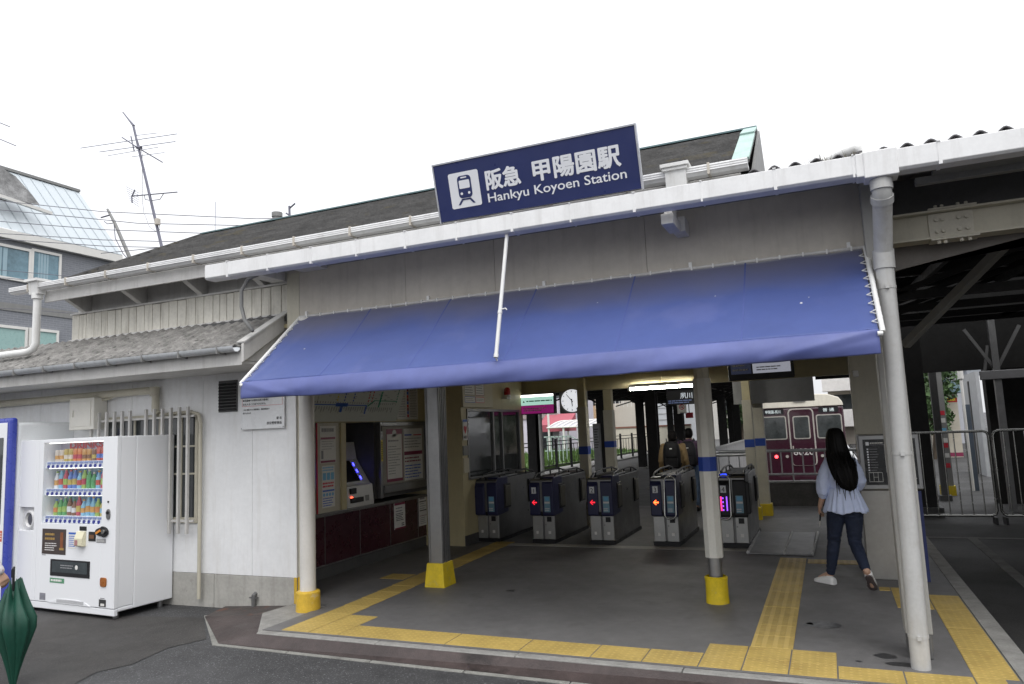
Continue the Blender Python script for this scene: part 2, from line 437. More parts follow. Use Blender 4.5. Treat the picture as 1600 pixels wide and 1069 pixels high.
struct(p.build('track_bed', bal), 'brown gravel track bed under the train')

def slab(name, m, x0, x1, y0, y1, z1, z0=-.3, bevel=.006, label='', kind='structure'):
    o = MB().box(x0, x1, y0, y1, z0, z1).build(name, m, bevel=bevel); return struct(o, label)
o = MB().prism([(-4.628,5.085),(.93,5.085),(.93,14.62),(-6.2,14.62),(-6.2,6.202),(-4.953,6.202),(-4.953,5.99),(-4.628,5.99)], 'z', -.3, 0).build('station_floor', FLOOR)
struct(o, 'dark grey coated floor of the ticket hall')
slab('platform', PLATF, -9.2, -2.36, 14.624, 70, 0, z0=-1.3, label='long grey platform beyond the ticket gates')
# concrete rims
k = MB(); x = -4.62
while x < 1.05:
    e = min(x+1.2, 1.05); k.box(x, e-.006, 5.0, 5.08, -.3, -.002+random.uniform(-.002, .002)); x = e
k.prism([(-5.10,5.60),(-4.83,5.27),(-4.66,5.06),(-4.632,5.09),(-4.632,5.985),(-5.06,5.985)], 'z', -.3, -.012)
struct(k.build('floor_kerb', KERB, bevel=.006), 'worn pale concrete rim along the front of the hall floor')
k = MB(); y = 5.09
while y < 12.6:
    k.box(.935, 1.06, y, min(y+1.5, 12.6)-.006, -.3, .0); y += 1.5
struct(k.build('alley_kerb', KERB, bevel=.006), 'grey kerb between hall floor and side alley')
# brown slope down to the road, with a thin kerb
s = MB()
s.faces([(-4.95,4.905,-.088),(2.3,4.80,-.088),(2.3,4.998,-.012),(-4.62,4.998,-.012)], [(0,1,2,3)])
s.faces([(-5.83,5.60,-.088),(-4.95,4.905,-.088),(-4.62,4.998,-.012),(-4.80,5.29,-.020),(-5.06,5.60,-.030)], [(0,1,2),(0,2,3),(0,3,4)])
o = s.build('ramp_strip', BROWN); struct(o, 'wet brown painted strip sloping from hall to road')
k = MB(); n = 9
for i in range(n):
    a = i/n; b = (i+1)/n
    P = lambda t, w: (-4.99+7.3*t, 4.905-.105*t-w)
    (xa, ya), (xb, yb) = P(a, 0), P(b, 0)
    k.faces([(xa,ya-.035,GZ-.1),(xb-.008,yb-.035,GZ-.1),(xb-.008,yb+.0,GZ-.1),(xa,ya,GZ-.1),(xa,ya-.035,GZ+.008),(xb-.008,yb-.035,GZ+.008),(xb-.008,yb,GZ+.012),(xa,ya,GZ+.012)],
            [(0,3,2,1),(4,5,6,7),(0,1,5,4),(1,2,6,5),(2,3,7,6),(3,0,4,7)])
k.faces([(-5.88,5.64,GZ-.1),(-4.98,4.87,GZ-.1),(-4.94,4.905,GZ-.1),(-5.83,5.67,GZ-.1),(-5.88,5.64,GZ+.01),(-4.98,4.87,GZ+.01),(-4.94,4.905,GZ+.012),(-5.83,5.67,GZ+.012)],
        [(0,3,2,1),(4,5,6,7),(0,1,5,4),(1,2,6,5),(2,3,7,6),(3,0,4,7)])
struct(k.build('road_kerb', mat('road kerb concrete', (.22,.218,.20), .85, var=.25, scale=6, bump=.5, bscale=90, spot=.4, spotcol=(.09,.085,.08), spotscale=9), bevel=.004), 'thin pale kerb line beside the road')
o = MB().faces([(-5.83,5.605,-.085),(-5.06,5.605,-.028),(-5.06,5.99,-.03),(-5.95,5.99,-.085),(-5.83,5.605,-.2),(-5.06,5.605,-.2),(-5.06,5.99,-.2),(-5.95,5.99,-.2)],[(0,1,2,3),(4,7,6,5),(0,4,5,1),(3,2,6,7),(0,3,7,4),(1,5,6,2)]).build('drain_cover', RUST, bevel=.004)
tag(o, 'rusty iron plate set in the pavement by the white wall', 'drain cover')
slab('alley', ALLEY, 1.062, 30, 5.0, 80, -.05, label='darker asphalt alley to the right of the hall')
MB()
o = MB().box(1.55,1.66,6.5,11.4,-.06,-.045).box(1.08,2.6,11.3,11.42,-.06,-.044).build('gutter_line', mat('dark worn concrete', (.10,.098,.094), .85, var=.3, scale=6)); struct(o, 'pale worn concrete edging lines in the dark alley')

# tactile paving
def tile_mesh(tiles, z=.004, gap=.0045):
    b = MB()
    for (x0, x1, y0, y1) in tiles: b.box(x0+gap, x1-gap, y0+gap, y1-gap, -.02, z+random.uniform(-.0008, .0008))
    return b
T = []
x = -4.45
T += [(-4.45,-4.16,5.11,5.41),(-4.16,-3.86,5.11,5.41),(-4.45,-4.16,5.41,5.71),(-4.16,-3.86,5.41,5.71)]
x = -3.86
for ww in (1.0, .62, .55, .37, .38): 
    T.append((x, x+ww, 5.11, 5.41)); x += ww
T += [(-.94,-.66,5.11,5.37),(-.94,-.66,5.37,5.65),(-.66,-.37,5.11,5.37),(-.66,-.37,5.37,5.65),(-.37,-.08,5.11,5.37),(-.37,-.08,5.37,5.65)]
x = -.08
for ww in (.38, .38, .17): T.append((x, x+ww, 5.11, 5.36)); x += ww
y = 5.71
for q in range(14): T.append((-4.45-.012*q, -4.16-.012*q, y, y+.3)); y += .3
T += [(-4.85,-4.53,7.2,7.48)]
y = 5.36
for ww in (.6, .55, .55, .55): T.append((.68, .925, y, y+ww)); y += ww
T += [(.40,.68,7.06,7.35),(.40,.68,7.35,7.62),(.40,.68,7.62,7.85),(.30,.40,7.7,7.85)]
o = tile_mesh(T).build('tactile_paving', TDOT, bevel=.002); struct(o, 'yellow dotted tactile tiles round the edge of the hall floor')
G = []; y = 5.65
while y < 9.2: G.append((-.655,-.36,y,y+.3)); y += .3
G += [(-.35, .3, 8.95, 9.2)]
o = tile_mesh(G).build('guide_strip', TBAR, bevel=.002); struct(o, 'yellow barred guide strip leading to the wide gate')
# damp patches on the floor
def blob(cx, cy, rx, ry, z, n=26):
    ph = [random.uniform(.75, 1.2) for _ in range(n)]
    ph = [(ph[i-1]+2*ph[i]+ph[(i+1) % n])/4 for i in range(n)]
    return [(cx+rx*ph[i]*math.cos(2*math.pi*i/n), cy+ry*ph[i]*math.sin(2*math.pi*i/n), z) for i in range(n)]
b = MB()
for c in ((-.17,6.36,.13,.11),(.22,5.66,.07,.06),(.30,5.50,.11,.045),(-.27,6.38,.03,.03),(.05,5.5,.02,.015),(-3.1,6.95,.05,.03)):
    P = blob(*c, .0012); b.faces(P, [tuple(range(len(P)))])
struct(b.build('damp_patches', WETSPOT), 'dark wet patches on the hall floor')
# rubber ramp mat and floor plates by the wide gate
t = thing('ramp_mat', 'pale grey ribbed ramp mat on floor beside the wide gate', 'floor mat', (-.66,10.3,.002))
b = MB(); b.box(-1.03,-.62,9.42,11.2,.002,.02).box(-.61,-.30,9.42,11.2,.002,.02)
b.build('mat_sheet', SHEET, t, bevel=.008)
b = MB(); b.tube([(-1.03,9.43,.02),(-1.05,11.2,.02)],.02,8).tube([(-.615,9.43,.02),(-.6,11.2,.02)],.016,8).tube([(-.30,9.43,.02),(-.26,11.2,.02)],.016,8)
b.build('edge_strip', mat('worn white rubber', (.55,.55,.54), .6, var=.25, scale=8), t)
# ------------------------------------------------------------------ station building
B = thing('station_building', 'old low station building with dark slate roof and white walls', 'station building', (-3, 8, 0))
# left wall, plinth
b = MB()
edges = [-12.0, -9.0, -7.4, -6.30, -5.60, -5.02]
for a, c in zip(edges[:-1], edges[1:]): b.box(a+.002, c-.002, 6.0, 6.2, .235, 2.72)
b.build('wall', WALL, B, bevel=.003)
b = MB()
for a, c in ((-12,-8.6),(-8.6,-6.12),(-6.12,-5.02)): b.box(a+.003, c-.003, 6.0, 6.2, -.3, .232)
b.build('plinth', CONC, B, bevel=.006)
MB().box(-5.018,-4.955,6.02,6.2,.24,2.72).build('end_post', BEIGE, B, bevel=.003)
MB().box(-5.02,-4.95,6.015,6.2,-.05,.239).box(-5.055,-5.02,5.997,5.9995,-.06,.239).build('painted_edge', RINGYEL, B)
# clapboard strip under the main eave
b = MB(); x = -8.42
while x < -5.0:
    ww = random.choice((.125,.13,.135,.14,.10)); e = min(x+ww, -4.97)
    b.box(x+.004, e-.004, 5.96, 5.998, 2.93, 3.235+random.uniform(-.004,.004)); x = e
b.build('clapboard', CLAP, B, bevel=.002)
MB().box(-8.41,-4.965,6.0,6.012,2.935,3.23).build('backing', DARKEAVE, B)
MB().box(-8.44,-4.96,5.93,6.05,2.905,2.93).box(-8.44,-4.96,5.945,6.05,3.24,3.262).build('board_trim', FASC, B, bevel=.004)
MB().box(-8.38,-4.96,6.03,6.2,2.72,3.62).build('upper_wall', FASC, B)
MB().box(-8.42,-8.36,6.04,8.2,2.72,3.6).build('upper_wall', FASC, B)
# main roof: stepped slate courses, a hip on the left and a gable on the right
def roof_pt(t, u):
    """t 0 eave..1 ridge, u along"""
EY, EZ, RY, RZ = 5.62, 3.56, 7.13, 4.40
XL, XR, XH = -8.30, -.385, -7.50
b = MB(); N = 15
for k in range(N):
    t0, t1 = k/N, (k+1)/N
    ya, yb = EY+(RY-EY)*t0, EY+(RY-EY)*t1; za, zb = EZ+(RZ-EZ)*t0, EZ+(RZ-EZ)*t1
    la, lb = XL+(XH-XL)*t0, XL+(XH-XL)*t1
    x = la; first = True
    st = .021
    M = 26
    for i in range(M):
        u0, u1 = i/M, (i+1)/M
        xa0, xa1 = la+(XR-la)*u0, la+(XR-la)*u1; xb0, xb1 = lb+(XR-lb)*u0, lb+(XR-lb)*u1
        j = random.uniform(-.003, .003)
        P = [(xa0,ya-.012,za+st+j),(xa1,ya-.012,za+st+j),(xb1,yb,zb+.004+j),(xb0,yb,zb+.004+j),(xa0,ya-.012,za-.004),(xa1,ya-.012,za-.004),(xb1,yb,zb-.012),(xb0,yb,zb-.012)]
        b.faces(P, [(0,1,2,3),(0,4,5,1),(1,5,6,2),(0,3,7,4)])
# the left hip and the back slope
b.faces([(XL,EY,EZ),(XH,RY,RZ),(XL,8.66,EZ)], [(0,1,2)])
b.faces([(XL,8.66,EZ),(XH,RY,RZ),(XR,RY,RZ),(XR,8.66,EZ)], [(0,1,2,3)])
roof = b.build('roof', SLATE, B)
b = MB(); b.bar((XL,EY,EZ+.016),(XH,RY,RZ+.016),.10,.02)
b.build('hip_cap', SLATE, roof)
b = MB(); b.bar((XH,RY,RZ+.008),(XR,RY,RZ+.008),.12,.016)
b.build('ridge_cap', mat('teal ridge metal', (.10,.17,.18), .5, var=.15), roof)
b = MB(); b.bar((XR-.06,EY+.03,EZ+.05),(XR-.06,RY-.5,RZ-.28+.045),.13,.022,(0,-.49,.87)); b.bar((XR-.06,RY-.52,RZ-.28+.055),(XR-.06,RY,RZ+.02),.125,.022,(0,-.49,.87))
b.build('gable_flashing', COPPER, roof, bevel=.003)
b = MB(); b.faces([(XR-.002,EY,EZ-.14),(XR-.002,RY,RZ-.02),(XR-.002,8.6,EZ-.14),(XR+.02,EY,EZ-.14),(XR+.02,RY,RZ-.02),(XR+.02,8.6,EZ-.14)], [(0,1,2),(5,4,3),(0,3,4,1),(1,4,5,2),(2,5,3,0)])
b.build('gable_board', MGREY, roof)
# main eave: gutter, fascia, soffit, brackets
def gutter_profile(y, z, h=.075, d=.1): return [(y,z-h),(y-d*.75,z-h),(y-d,z-h*.35),(y-d,z),(y-d+.012,z),(y-.006,z-.004)]
b = MB(); b.prism([(5.62,3.50),(5.545,3.50),(5.52,3.53),(5.52,3.575),(5.535,3.575),(5.535,3.535),(5.61,3.52)], 'x', -8.95, XR-.0)
for dz in (.018,.036,.054): b.box(-8.95, XR, 5.515, 5.521, 3.505+dz, 3.512+dz)
mg = b.build('gutter', GUT, B, bevel=.003)
b = MB(); x = -8.6
while x < -.5: b.box(x, x+.018, 5.508, 5.62, 3.492, 3.582); x += .66
b.build('gutter_strap', mat('rusty strap', (.52,.48,.42), .7, var=.2), mg, split=True)
MB().box(-8.45,-.45,5.63,5.655,3.36,3.50).build('fascia', FASC, B, bevel=.003)
MB().faces([(-8.4,5.655,3.47),(-.45,5.655,3.47),(-.45,6.1,3.62),(-8.4,6.1,3.62),(-8.4,5.655,3.49),(-.45,5.655,3.49),(-.45,6.1,3.64),(-8.4,6.1,3.64)], [(0,1,2,3),(7,6,5,4),(0,4,5,1),(2,6,7,3)]).build('soffit', DARKEAVE, B)
for x in (-8.2,-7.25,-6.3,-5.42):
    b = MB(); b.prism([(5.68,3.40),(5.68,3.45),(6.03,3.50),(6.03,3.22)], 'x', x-.035, x+.035); b.build('eave_bracket', FASC, B, bevel=.004)
b = MB(); b.prism([(5.49,3.60),(5.63,3.60),(5.61,3.40),(5.51,3.40)], 'x', -1.0, -.84); b.box(-1.03,-.81,5.465,5.65,3.585,3.615); b.box(-1.015,-.825,5.478,5.64,3.56,3.585)
b.build('hopper', PVC, B, bevel=.004)
# left downspout with hopper
b = MB(); b.prism([(5.50,3.62),(5.64,3.62),(5.62,3.45),(5.52,3.45)], 'x', -8.57, -8.41)
b.box(-8.60,-8.38,5.475,5.66,3.60,3.63)
b.tube([(-8.49,5.57,3.46),(-8.49,5.57,3.40)],.062,14)
b.tube([(-8.49,5.57,3.42),(-8.49,5.57,2.86),(-8.52,5.56,2.80),(-8.60,5.55,2.77),(-9.3,5.52,2.76),(-10.5,5.48,2.745)],.042,14)
b.build('downpipe', PVC, B, smooth=50)
# lean-to roof of weathered corrugated cement sheets
LX0, LX1 = -12.0, -5.08
b = MB(); nx, ny = 420, 10; V = []
for j in range(ny+1):
    t = j/ny; row = []
    for i in range(nx+1):
        x = LX0+(LX1-LX0)*i/nx
        z = 2.525+(2.915-2.525)*t + .010*math.sin(x*2*math.pi/.13) + random.uniform(-.004,.004)
        row.append(b.b.verts.new((x, 5.30+(5.95-5.30)*t, z)))
    V.append(row)
for j in range(ny):
    for i in range(nx): b.b.faces.new((V[j][i],V[j][i+1],V[j+1][i+1],V[j+1][i]))
lr = b.build('lean_to_roof', OLDSLATE, B, smooth=180); md = lr.modifiers.new('t','SOLIDIFY'); md.thickness = .012; md.offset = -1
b = MB()
for i in range(45):
    t = random.choice((.12,.5,.86)); x = LX0+.065+.13*int(random.random()*53)+.032
    b.sphere((x, 5.30+.65*t, 2.525+.39*t+.010), .009, 8, 5)
b.build('roof_bolt', BLACK, lr, split=True)
b = MB(); b.prism([(5.30,2.545),(5.96,2.945),(5.98,2.80),(5.30,2.37)], 'x', -5.085, -5.055)
b.bar((-5.09,5.30,2.56),(-5.09,5.97,2.955),.10,.02,(0,-.5,.86)); b.build('barge_board', FASC, B, bevel=.003)
MB().prism([(5.34,2.39),(5.97,2.39),(5.97,2.86),(5.34,2.47)], 'x', -5.12, -5.09).build('gable_panel', FASC, B)
b = MB(); b.rings([[Vector((x, 5.255+.055*math.cos(a), 2.52+.055*math.sin(a))) for a in [math.pi+math.pi*i/10 for i in range(11)]]+[Vector((x, 5.255+.049*math.cos(a), 2.52+.049*math.sin(a))) for a in [2*math.pi-math.pi*i/10 for i in range(11)]] for x in (-12.0,-5.10)])
lg = b.build('gutter', GREYGUT, B, smooth=50)
b = MB(); x = -11.8
while x < -5.2: b.box(x, x+.014, 5.195, 5.31, 2.455, 2.53); x += .5
b.build('gutter_strap', MGREY, lg, split=True)
MB().box(-12,-5.09,5.315,5.34,2.345,2.50).build('fascia', FASC, B, bevel=.003)
MB().box(-12,-5.09,5.34,6.0,2.36,2.385).build('soffit', FASC, B)
# front: upper panel, corner post, pale soffit
b = MB()
for a, c in zip((-4.95,-3.55,-2.62,-1.25,.45), (-3.55,-2.62,-1.25,.45)): b.box(a+.0015, c-.0015, 5.80, 5.86, 2.79, 3.34)
b.build('front_panel', PANEL, B, bevel=.002)
MB().box(-4.955,-4.80,5.795,6.05,2.25,3.30).build('corner_post', BEIGE, B, bevel=.004)
MB().box(-5.3,6,5.25,5.80,3.325,3.345).build('soffit', MGREY, B)
b = MB(); b.box(-1.01,-.92,5.27,5.58,3.085,3.165); b.box(-.99,-.89,5.60,5.80,3.10,3.22); b.box(-.99,-.93,5.3,5.5,3.165,3.32); b.build('bracket', FASC, B, bevel=.004)
MB().box(-5.15,-4.98,5.4,5.8,3.23,3.32).box(-4.75,-4.45,5.3,5.8,3.29,3.33).build('bracket', FASC, B, bevel=.004)
# front gutter: a long white box gutter
b = MB(); x = -5.46
b.prism([(5.25,3.17),(5.14,3.17),(5.12,3.187),(5.12,3.312),(5.135,3.312),(5.14,3.20),(5.25,3.185)], 'x', -5.37, 6.2)
fg = b.build('gutter', GUT, B, bevel=.004)
b = MB(); x = -5.1
for i in range(23):
    ww = .012 if i % 2 else .02
    b.box(x, x+ww, 5.1165, 5.255, 3.166, 3.316); b.box(x+.0, x+ww, 5.11, 5.15, 3.312, 3.320); x += .49
b.build('gutter_joint', GUT, fg, split=True)
b = MB(); b.box(.355,.555,5.105,5.27,3.145,3.322).box(.31,.40,5.112,5.26,3.16,3.317); b.build('gutter_outlet', GUT, fg, bevel=.006)
# downpipe: elbow under the outlet, then down the corner post
b = MB(); P = [(.452,5.19,3.16),(.452,5.19,3.09),(.452,5.20,3.05),(.452,5.24,3.005),(.45,5.32,2.92),(.447,5.42,2.79),(.445,5.452,2.72)]
b.tube(P, .060, 18); b.tube([(.452,5.19,3.15),(.452,5.19,3.075)],.068,18); b.tube([(.452,5.212,3.045),(.452,5.245,3.008)],.070,18)
b.tube([(.445,5.462,2.73),(.4435,5.462,2.60)],.067,18)
b.tube([(.4445,5.462,2.68),(.41,5.46,-.01)],.058,20)
dp = b.build('downpipe', DPIPE, B, smooth=50)
for z in (2.47, 1.36, .20):
    b = MB(); xx = .410+.0128*z; b.tube([(xx,5.462,z-.010),(xx,5.462,z+.010)],.0615,20); b.box(xx-.012,xx+.012,5.385,5.402,z-.014,z+.014); b.box(xx-.01,xx+.01,5.5,5.62,z-.008,z+.008)
    b.build('pipe_clip', DPIPE, dp)
# right front post of the hall
def post_box(x, y, w_, d_, z0, z1): return MB().box(x-w_/2, x+w_/2, y-d_/2, y+d_/2, z0, z1)
# header beam over the gates, ceiling, end walls
b = MB()
for a, c in zip((-5.2,-3.9,-2.45,-1.05), (-3.9,-2.45,-1.05,.6)): b.box(a+.002, c-.002, 11.9, 12.05, 2.235, 2.75)
b.build('header_beam', CREAM, B, bevel=.004)
MB().box(-6.2,.35,5.87,12.0,2.76,2.80).build('ceiling', CREAM, B)
MB().box(-6.2,.35,5.87,12.0,2.83,2.9).build('ceiling', DGREY, B)
MB().box(-2.18,.7,12.06,17.5,3.12,3.18).build('light_block_roof', DGREY, B)  # unseen roof piece, added to keep sky light off the floor beyond the gates
# dark board behind the wide gate's header
MB().box(-1.45,-.17,12.9,12.98,1.89,2.5).build('header_board', MGREY, B)
# ticket hall left wall: cream above, stainless sill; office wall with its window
MB().box(-6.1,-5.5,6.2,9.9,1.80,2.76).build('wall', CREAM, B)
MB().box(-6.1,-5.95,6.2,9.9,.72,1.80).build('wall', MGREY, B)
MB().box(-5.95,-5.5,8.10,9.45,.80,1.797).build('wall', DGREY, B)
MB().box(-6.1,-4.90,9.45,9.6,0,2.76).build('wall', CREAM, B)
b = MB(); b.box(-5.05,-4.90,9.6,11.80,.94,.0).box(-5.05,-4.90,9.6,11.80,1.95,2.76).box(-5.05,-4.90,11.62,11.80,.94,1.95).box(-5.05,-4.90,9.6,9.62,.94,1.95)
b.build('wall', CREAM, B)
MB().box(-4.90,-4.885,9.45,11.80,0,.14).build('skirting', DGREY, B)
wf = MB().box(-4.93,-4.885,9.62,9.66,.93,1.96).box(-4.93,-4.885,11.58,11.62,.93,1.96).box(-4.93,-4.885,10.52,10.57,.94,1.95).box(-4.93,-4.885,10.86,10.9,.94,1.95).box(-4.93,-4.88,9.62,11.62,1.92,1.96).box(-4.93,-4.86,9.62,11.62,.92,.95)
wf = wf.build('window', DSTEEL, B, bevel=.003)
MB().box(-4.925,-4.915,9.66,11.58,.95,1.92).build('pane', GLASS, wf)
MB().box(-6.15,-6.1,6.2,12.2,0,2.76).build('wall', CREAM, B)
MB().box(-9.2,-6.15,12.15,12.2,0,2.6).build('wall', CREAM, B)
# grilled window on the left wall
wf = MB().box(-7.82,-6.36,5.985,6.02,.76,.82).box(-7.82,-6.36,5.985,6.02,1.92,1.96).box(-7.82,-7.78,5.985,6.02,.82,1.92).box(-6.40,-6.36,5.985,6.02,.82,1.92).box(-6.62,-6.59,5.985,6.02,.82,1.92).box(-6.95,-6.92,5.985,6.02,.82,1.92).box(-7.35,-7.32,5.985,6.02,.82,1.92).box(-7.78,-6.4,5.99,6.015,1.28,1.30).box(-7.78,-6.4,5.99,6.015,1.58,1.60).build('window', BEIGE, B, bevel=.003)
MB().box(-7.80,-6.38,5.996,6.004,.80,1.94).build('pane', GLASS, wf)
b = MB(); x = -7.92
for i in range(13):
    if i not in (6,): b.bar((x,5.885,.66),(x,5.885,2.02),.028,.032,(0,1,0))
    x += .127
b.box(-7.98,-6.33,5.90,5.925,1.905,1.93).box(-7.98,-6.33,5.90,5.925,.78,.805).box(-7.6,-7.57,5.925,6.0,1.9,1.93).box(-6.5,-6.47,5.925,6.0,1.9,1.93).box(-6.5,-6.47,5.925,6.0,.78,.805)
b.build('window_grille', mat('grille paint', (.56,.55,.53), .5, var=.08, streak=.3), B, bevel=.003)
# vent, conduit, meter box
vt = MB().box(-6.06,-5.80,5.985,6.0,1.94,2.28).build('vent', DGREY, B, bevel=.003)
b = MB()
for i in range(9): b.bar((-6.05,5.982,1.965+.034*i),(-5.81,5.982,1.965+.034*i),.02,.016,(0,.6,1))
b.build('slat', BLACK, vt, split=True)
b = MB(); b.tube([(-12,5.93,2.21),(-7.05,5.93,2.235),(-6.96,5.93,2.22),(-6.94,5.93,2.17),(-6.94,5.93,2.0),(-6.90,5.93,1.955)],.042,12)
b.tube([(-6.90,5.95,1.95),(-6.42,5.95,1.965),(-6.31,5.95,1.93),(-6.28,5.95,1.84),(-6.28,5.95,-.02)],.02,10)
b.tube([(-6.96,5.93,2.27),(-6.955,5.93,2.17)],.052,12)
b.build('conduit', BEIGE, B, smooth=50)
mb_ = MB().box(-8.22,-7.80,5.82,5.995,1.83,2.20).build('meter_box', mat('cream enamel box', (.68,.66,.60), .4, var=.04), B, bevel=.008)
MB().box(-8.17,-7.85,5.812,5.821,1.87,2.16).box(-8.15,-8.135,5.80,5.813,1.98,2.06).build('door', mat('cream enamel door', (.70,.68,.62), .4, var=.04), mb_, bevel=.003)
b = MB(); b.tube([(-7.80,5.93,2.17),(-7.68,5.93,2.18),(-7.55,5.93,2.23)],.014,8); b.build('cable', BEIGE, B)
b = MB(); b.tube([(-5.55,5.97,-.09),(-5.55,5.97,.05),(-5.55,6.0,.06)],.022,10); b.box(-5.6,-5.5,5.955,5.985,.02,.03); b.build('pipe_stub', DSTEEL, B)
# flexible cable from the gutter to the awning corner
b = MB(); b.tube([(-4.98,5.5,3.27),(-5.12,5.42,3.20),(-5.16,5.38,3.08),(-5.14,5.36,2.92),(-5.08,5.34,2.78),(-4.97,5.33,2.66)],.018,8); b.build('cable', MGREY, B, smooth=180)
# right wing canopy: corrugated roof edge above the gutter, beam, dark boards, struts
b = MB(); nx = 420; V = []
for j, (y, z) in enumerate(((5.16,3.334),(5.6,3.362),(9.0,3.56),(13,3.8))):
    V.append([b.b.verts.new((-.36+6.6*i/nx, y, z+.020*math.sin(2*math.pi*(6.6*i/nx)/.135))) for i in range(nx+1)])
for j in range(3):
    for i in range(nx): b.b.faces.new((V[j][i],V[j][i+1],V[j+1][i+1],V[j+1][i]))
cr = b.build('canopy_roof', mat('dark grey corrugated sheet', (.11,.105,.11), .7, var=.25), B, smooth=180)
md = cr.modifiers.new('t','SOLIDIFY'); md.thickness = .01
b = MB(); b.tube([(-.04,5.75,3.43),(.26,5.32,3.405),(.345,5.235,3.395),(.375,5.20,3.37),(.378,5.195,3.29)],.042,12); b.build('overflow_pipe', PVC, B, smooth=50)
b = MB(); b.box(.50,6.2,5.86,6.02,2.85,2.865).box(.50,6.2,5.93,5.95,2.865,3.045).box(.50,6.2,5.86,6.02,3.045,3.06); bm_ = b.build('canopy_beam', BEIGE, B, bevel=.002)
b = MB(); b.box(.79,1.07,5.915,5.93,2.867,3.043).box(.79,1.09,5.855,6.0,2.837,2.849).box(.79,1.09,5.855,6.0,3.061,3.073)
for x in (.84,.88,.98,1.03):
    for z in (2.91,2.995): b.cyl((x,5.915,z),.014,-.016,10,'y')
    b.cyl((x,5.885,2.837),.013,-.024,10); b.cyl((x,5.885,3.073),.012,.022,8)
b.build('splice_plate', mat('bolted plate paint', (.52,.49,.41), .5, var=.12), bm_, bevel=.002)
MB().box(.46,6.2,5.96,6.02,3.08,3.34).build('canopy_board', DGREY, B)
b = MB(); b.box(.8,6.2,5.45,5.62,3.235,3.26).box(.7,6.2,5.60,5.66,3.19,3.24); b.build('canopy_rail', MGREY, B, bevel=.003)
b = MB(); b.prism([(.5,2.88),(6.2,2.88),(6.2,3.2),(3.0,3.02),(1.45,2.83),(.55,2.68)], 'y', 6.05, 6.09); b.build('haunch_plate', mat('grey brown board', (.17,.155,.14), .7, var=.1), B)
b = MB(); b.bar((.72,7.6,2.25),(1.55,6.6,3.05),.07,.07); b.build('strut', MGREY, B, bevel=.004)
b = MB()
for y in (7.4, 9.0, 10.6, 12.2):
    z = 3.34+(y-5.6)*.055
    b.box(.5,6.2,y-.04,y+.04,z-.22,z-.06); b.bar((.6,y,z-.75),(2.4,y,z-.2),.05,.05); b.bar((2.4,y,z-.75),(4.2,y,z-.2),.05,.05)
    b.box(.5,6.2,y-.025,y+.025,z-.80,z-.72)
for x in (1.3,2.4,3.5): b.bar((x,6.2,3.1),(x,13,3.5),.06,.10)
b.build('rafter', DARK, B)
# small whitish pipe top with weeds on the gutter
# ------------------------------------------------------------------ posts
t = thing('support_post', 'round white post with worn yellow foot ring at the white wall corner', 'post', (-4.72,5.80,0), group='posts of the ticket hall')
MB().cyl((-4.72,5.80,-.03),.075,2.85,28).build('shaft', mat('old white gloss paint', (.66,.64,.60), .4, var=.06, streak=.2), t, smooth=50)
b = MB(); b.lathe([(.116,-.04),(.114,.16),(.102,.172),(.07,.175)], (-4.72,5.80,0), 28); b.build('foot_ring', RINGYEL, t, smooth=40)
t = thing('support_column', 'ribbed stainless steel column on a tapered yellow foot beside the ticket counter', 'post', (-3.96,7.05,0), group='posts of the ticket hall')
b = MB(); b.box(-4.05,-3.885,6.95,7.13,.2,2.76)
b.build('shaft', STEEL, t, bevel=.006)
b = MB()
for y in (6.965,7.0,7.04,7.08,7.115): b.box(-3.885,-3.877,y-.006,y+.006,.2,2.76)
b.box(-4.04,-4.02,6.945,6.95,.2,2.76); b.build('ribs', DSTEEL, t)
b = MB(); b.rings([[Vector((-3.965+sx*w_, 7.04+sy*w2, z)) for sx, sy in ((-1,-1),(1,-1),(1,1),(-1,1))] for w_, w2, z in ((.122,.135,-.01),(.098,.112,.245))]); b.build('foot', YEL, t, bevel=.008)
t = thing('support_post', 'white boxed post with blue band and yellow foot in the middle of the hall', 'post', (-1.05,6.92,0), group='posts of the ticket hall')
b = MB(); b.rings([MB().ring((-1.05,6.92,z),(0,0,1),.083,8,ph=RAD(22.5)) for z in (.40,2.02)]); b.build('shaft', mat('post white sleeve', (.60,.59,.54), .5, var=.06, streak=.25), t)
b = MB(); b.rings([MB().ring((-1.05,6.92,z),(0,0,1),.070,8,ph=RAD(22.5)) for z in (2.02,2.76)]); b.build('upper_shaft', BEIGE, t)
b = MB(); b.rings([MB().ring((-1.05,6.92,z),(0,0,1),.0855,8,ph=RAD(22.5)) for z in (1.17,1.30)]); b.build('band', BLUEBAND, t)
MB().cyl((-1.05,6.92,.1),.060,.31,20).build('steel_neck', STEEL, t, smooth=50)
b = MB(); b.lathe([(.104,-.01),(.100,.06),(.099,.18),(.104,.225),(.089,.235),(.087,.20),(.055,.195)], (-1.05,6.92,0), 22); b.build('foot', YEL, t, smooth=50)
t = thing('support_post', 'square white sleeved post with dark foot behind the white downpipe', 'post', (.46,5.74,0), group='posts of the ticket hall')
b = MB(); b.box(.352,.515,5.64,5.83,.16,3.3); b.build('shaft', mat('post sleeve', (.33,.325,.305), .5, var=.06, streak=.25), t, bevel=.008)
MB().box(.362,.508,5.65,5.82,0,.16).build('foot', DSTEEL, t, bevel=.01)
t = thing('support_post', 'broad beige post behind the information board', 'post', (.43,9.15,0), group='posts of the ticket hall')
b = MB(); b.box(.27,.58,9.0,9.3,0,2.78); b.build('shaft', BEIGE, t, bevel=.006)
b = MB(); b.box(.30,.36,8.98,9.0,2.05,2.12); b.build('camera_box', PAPER, t, bevel=.01)
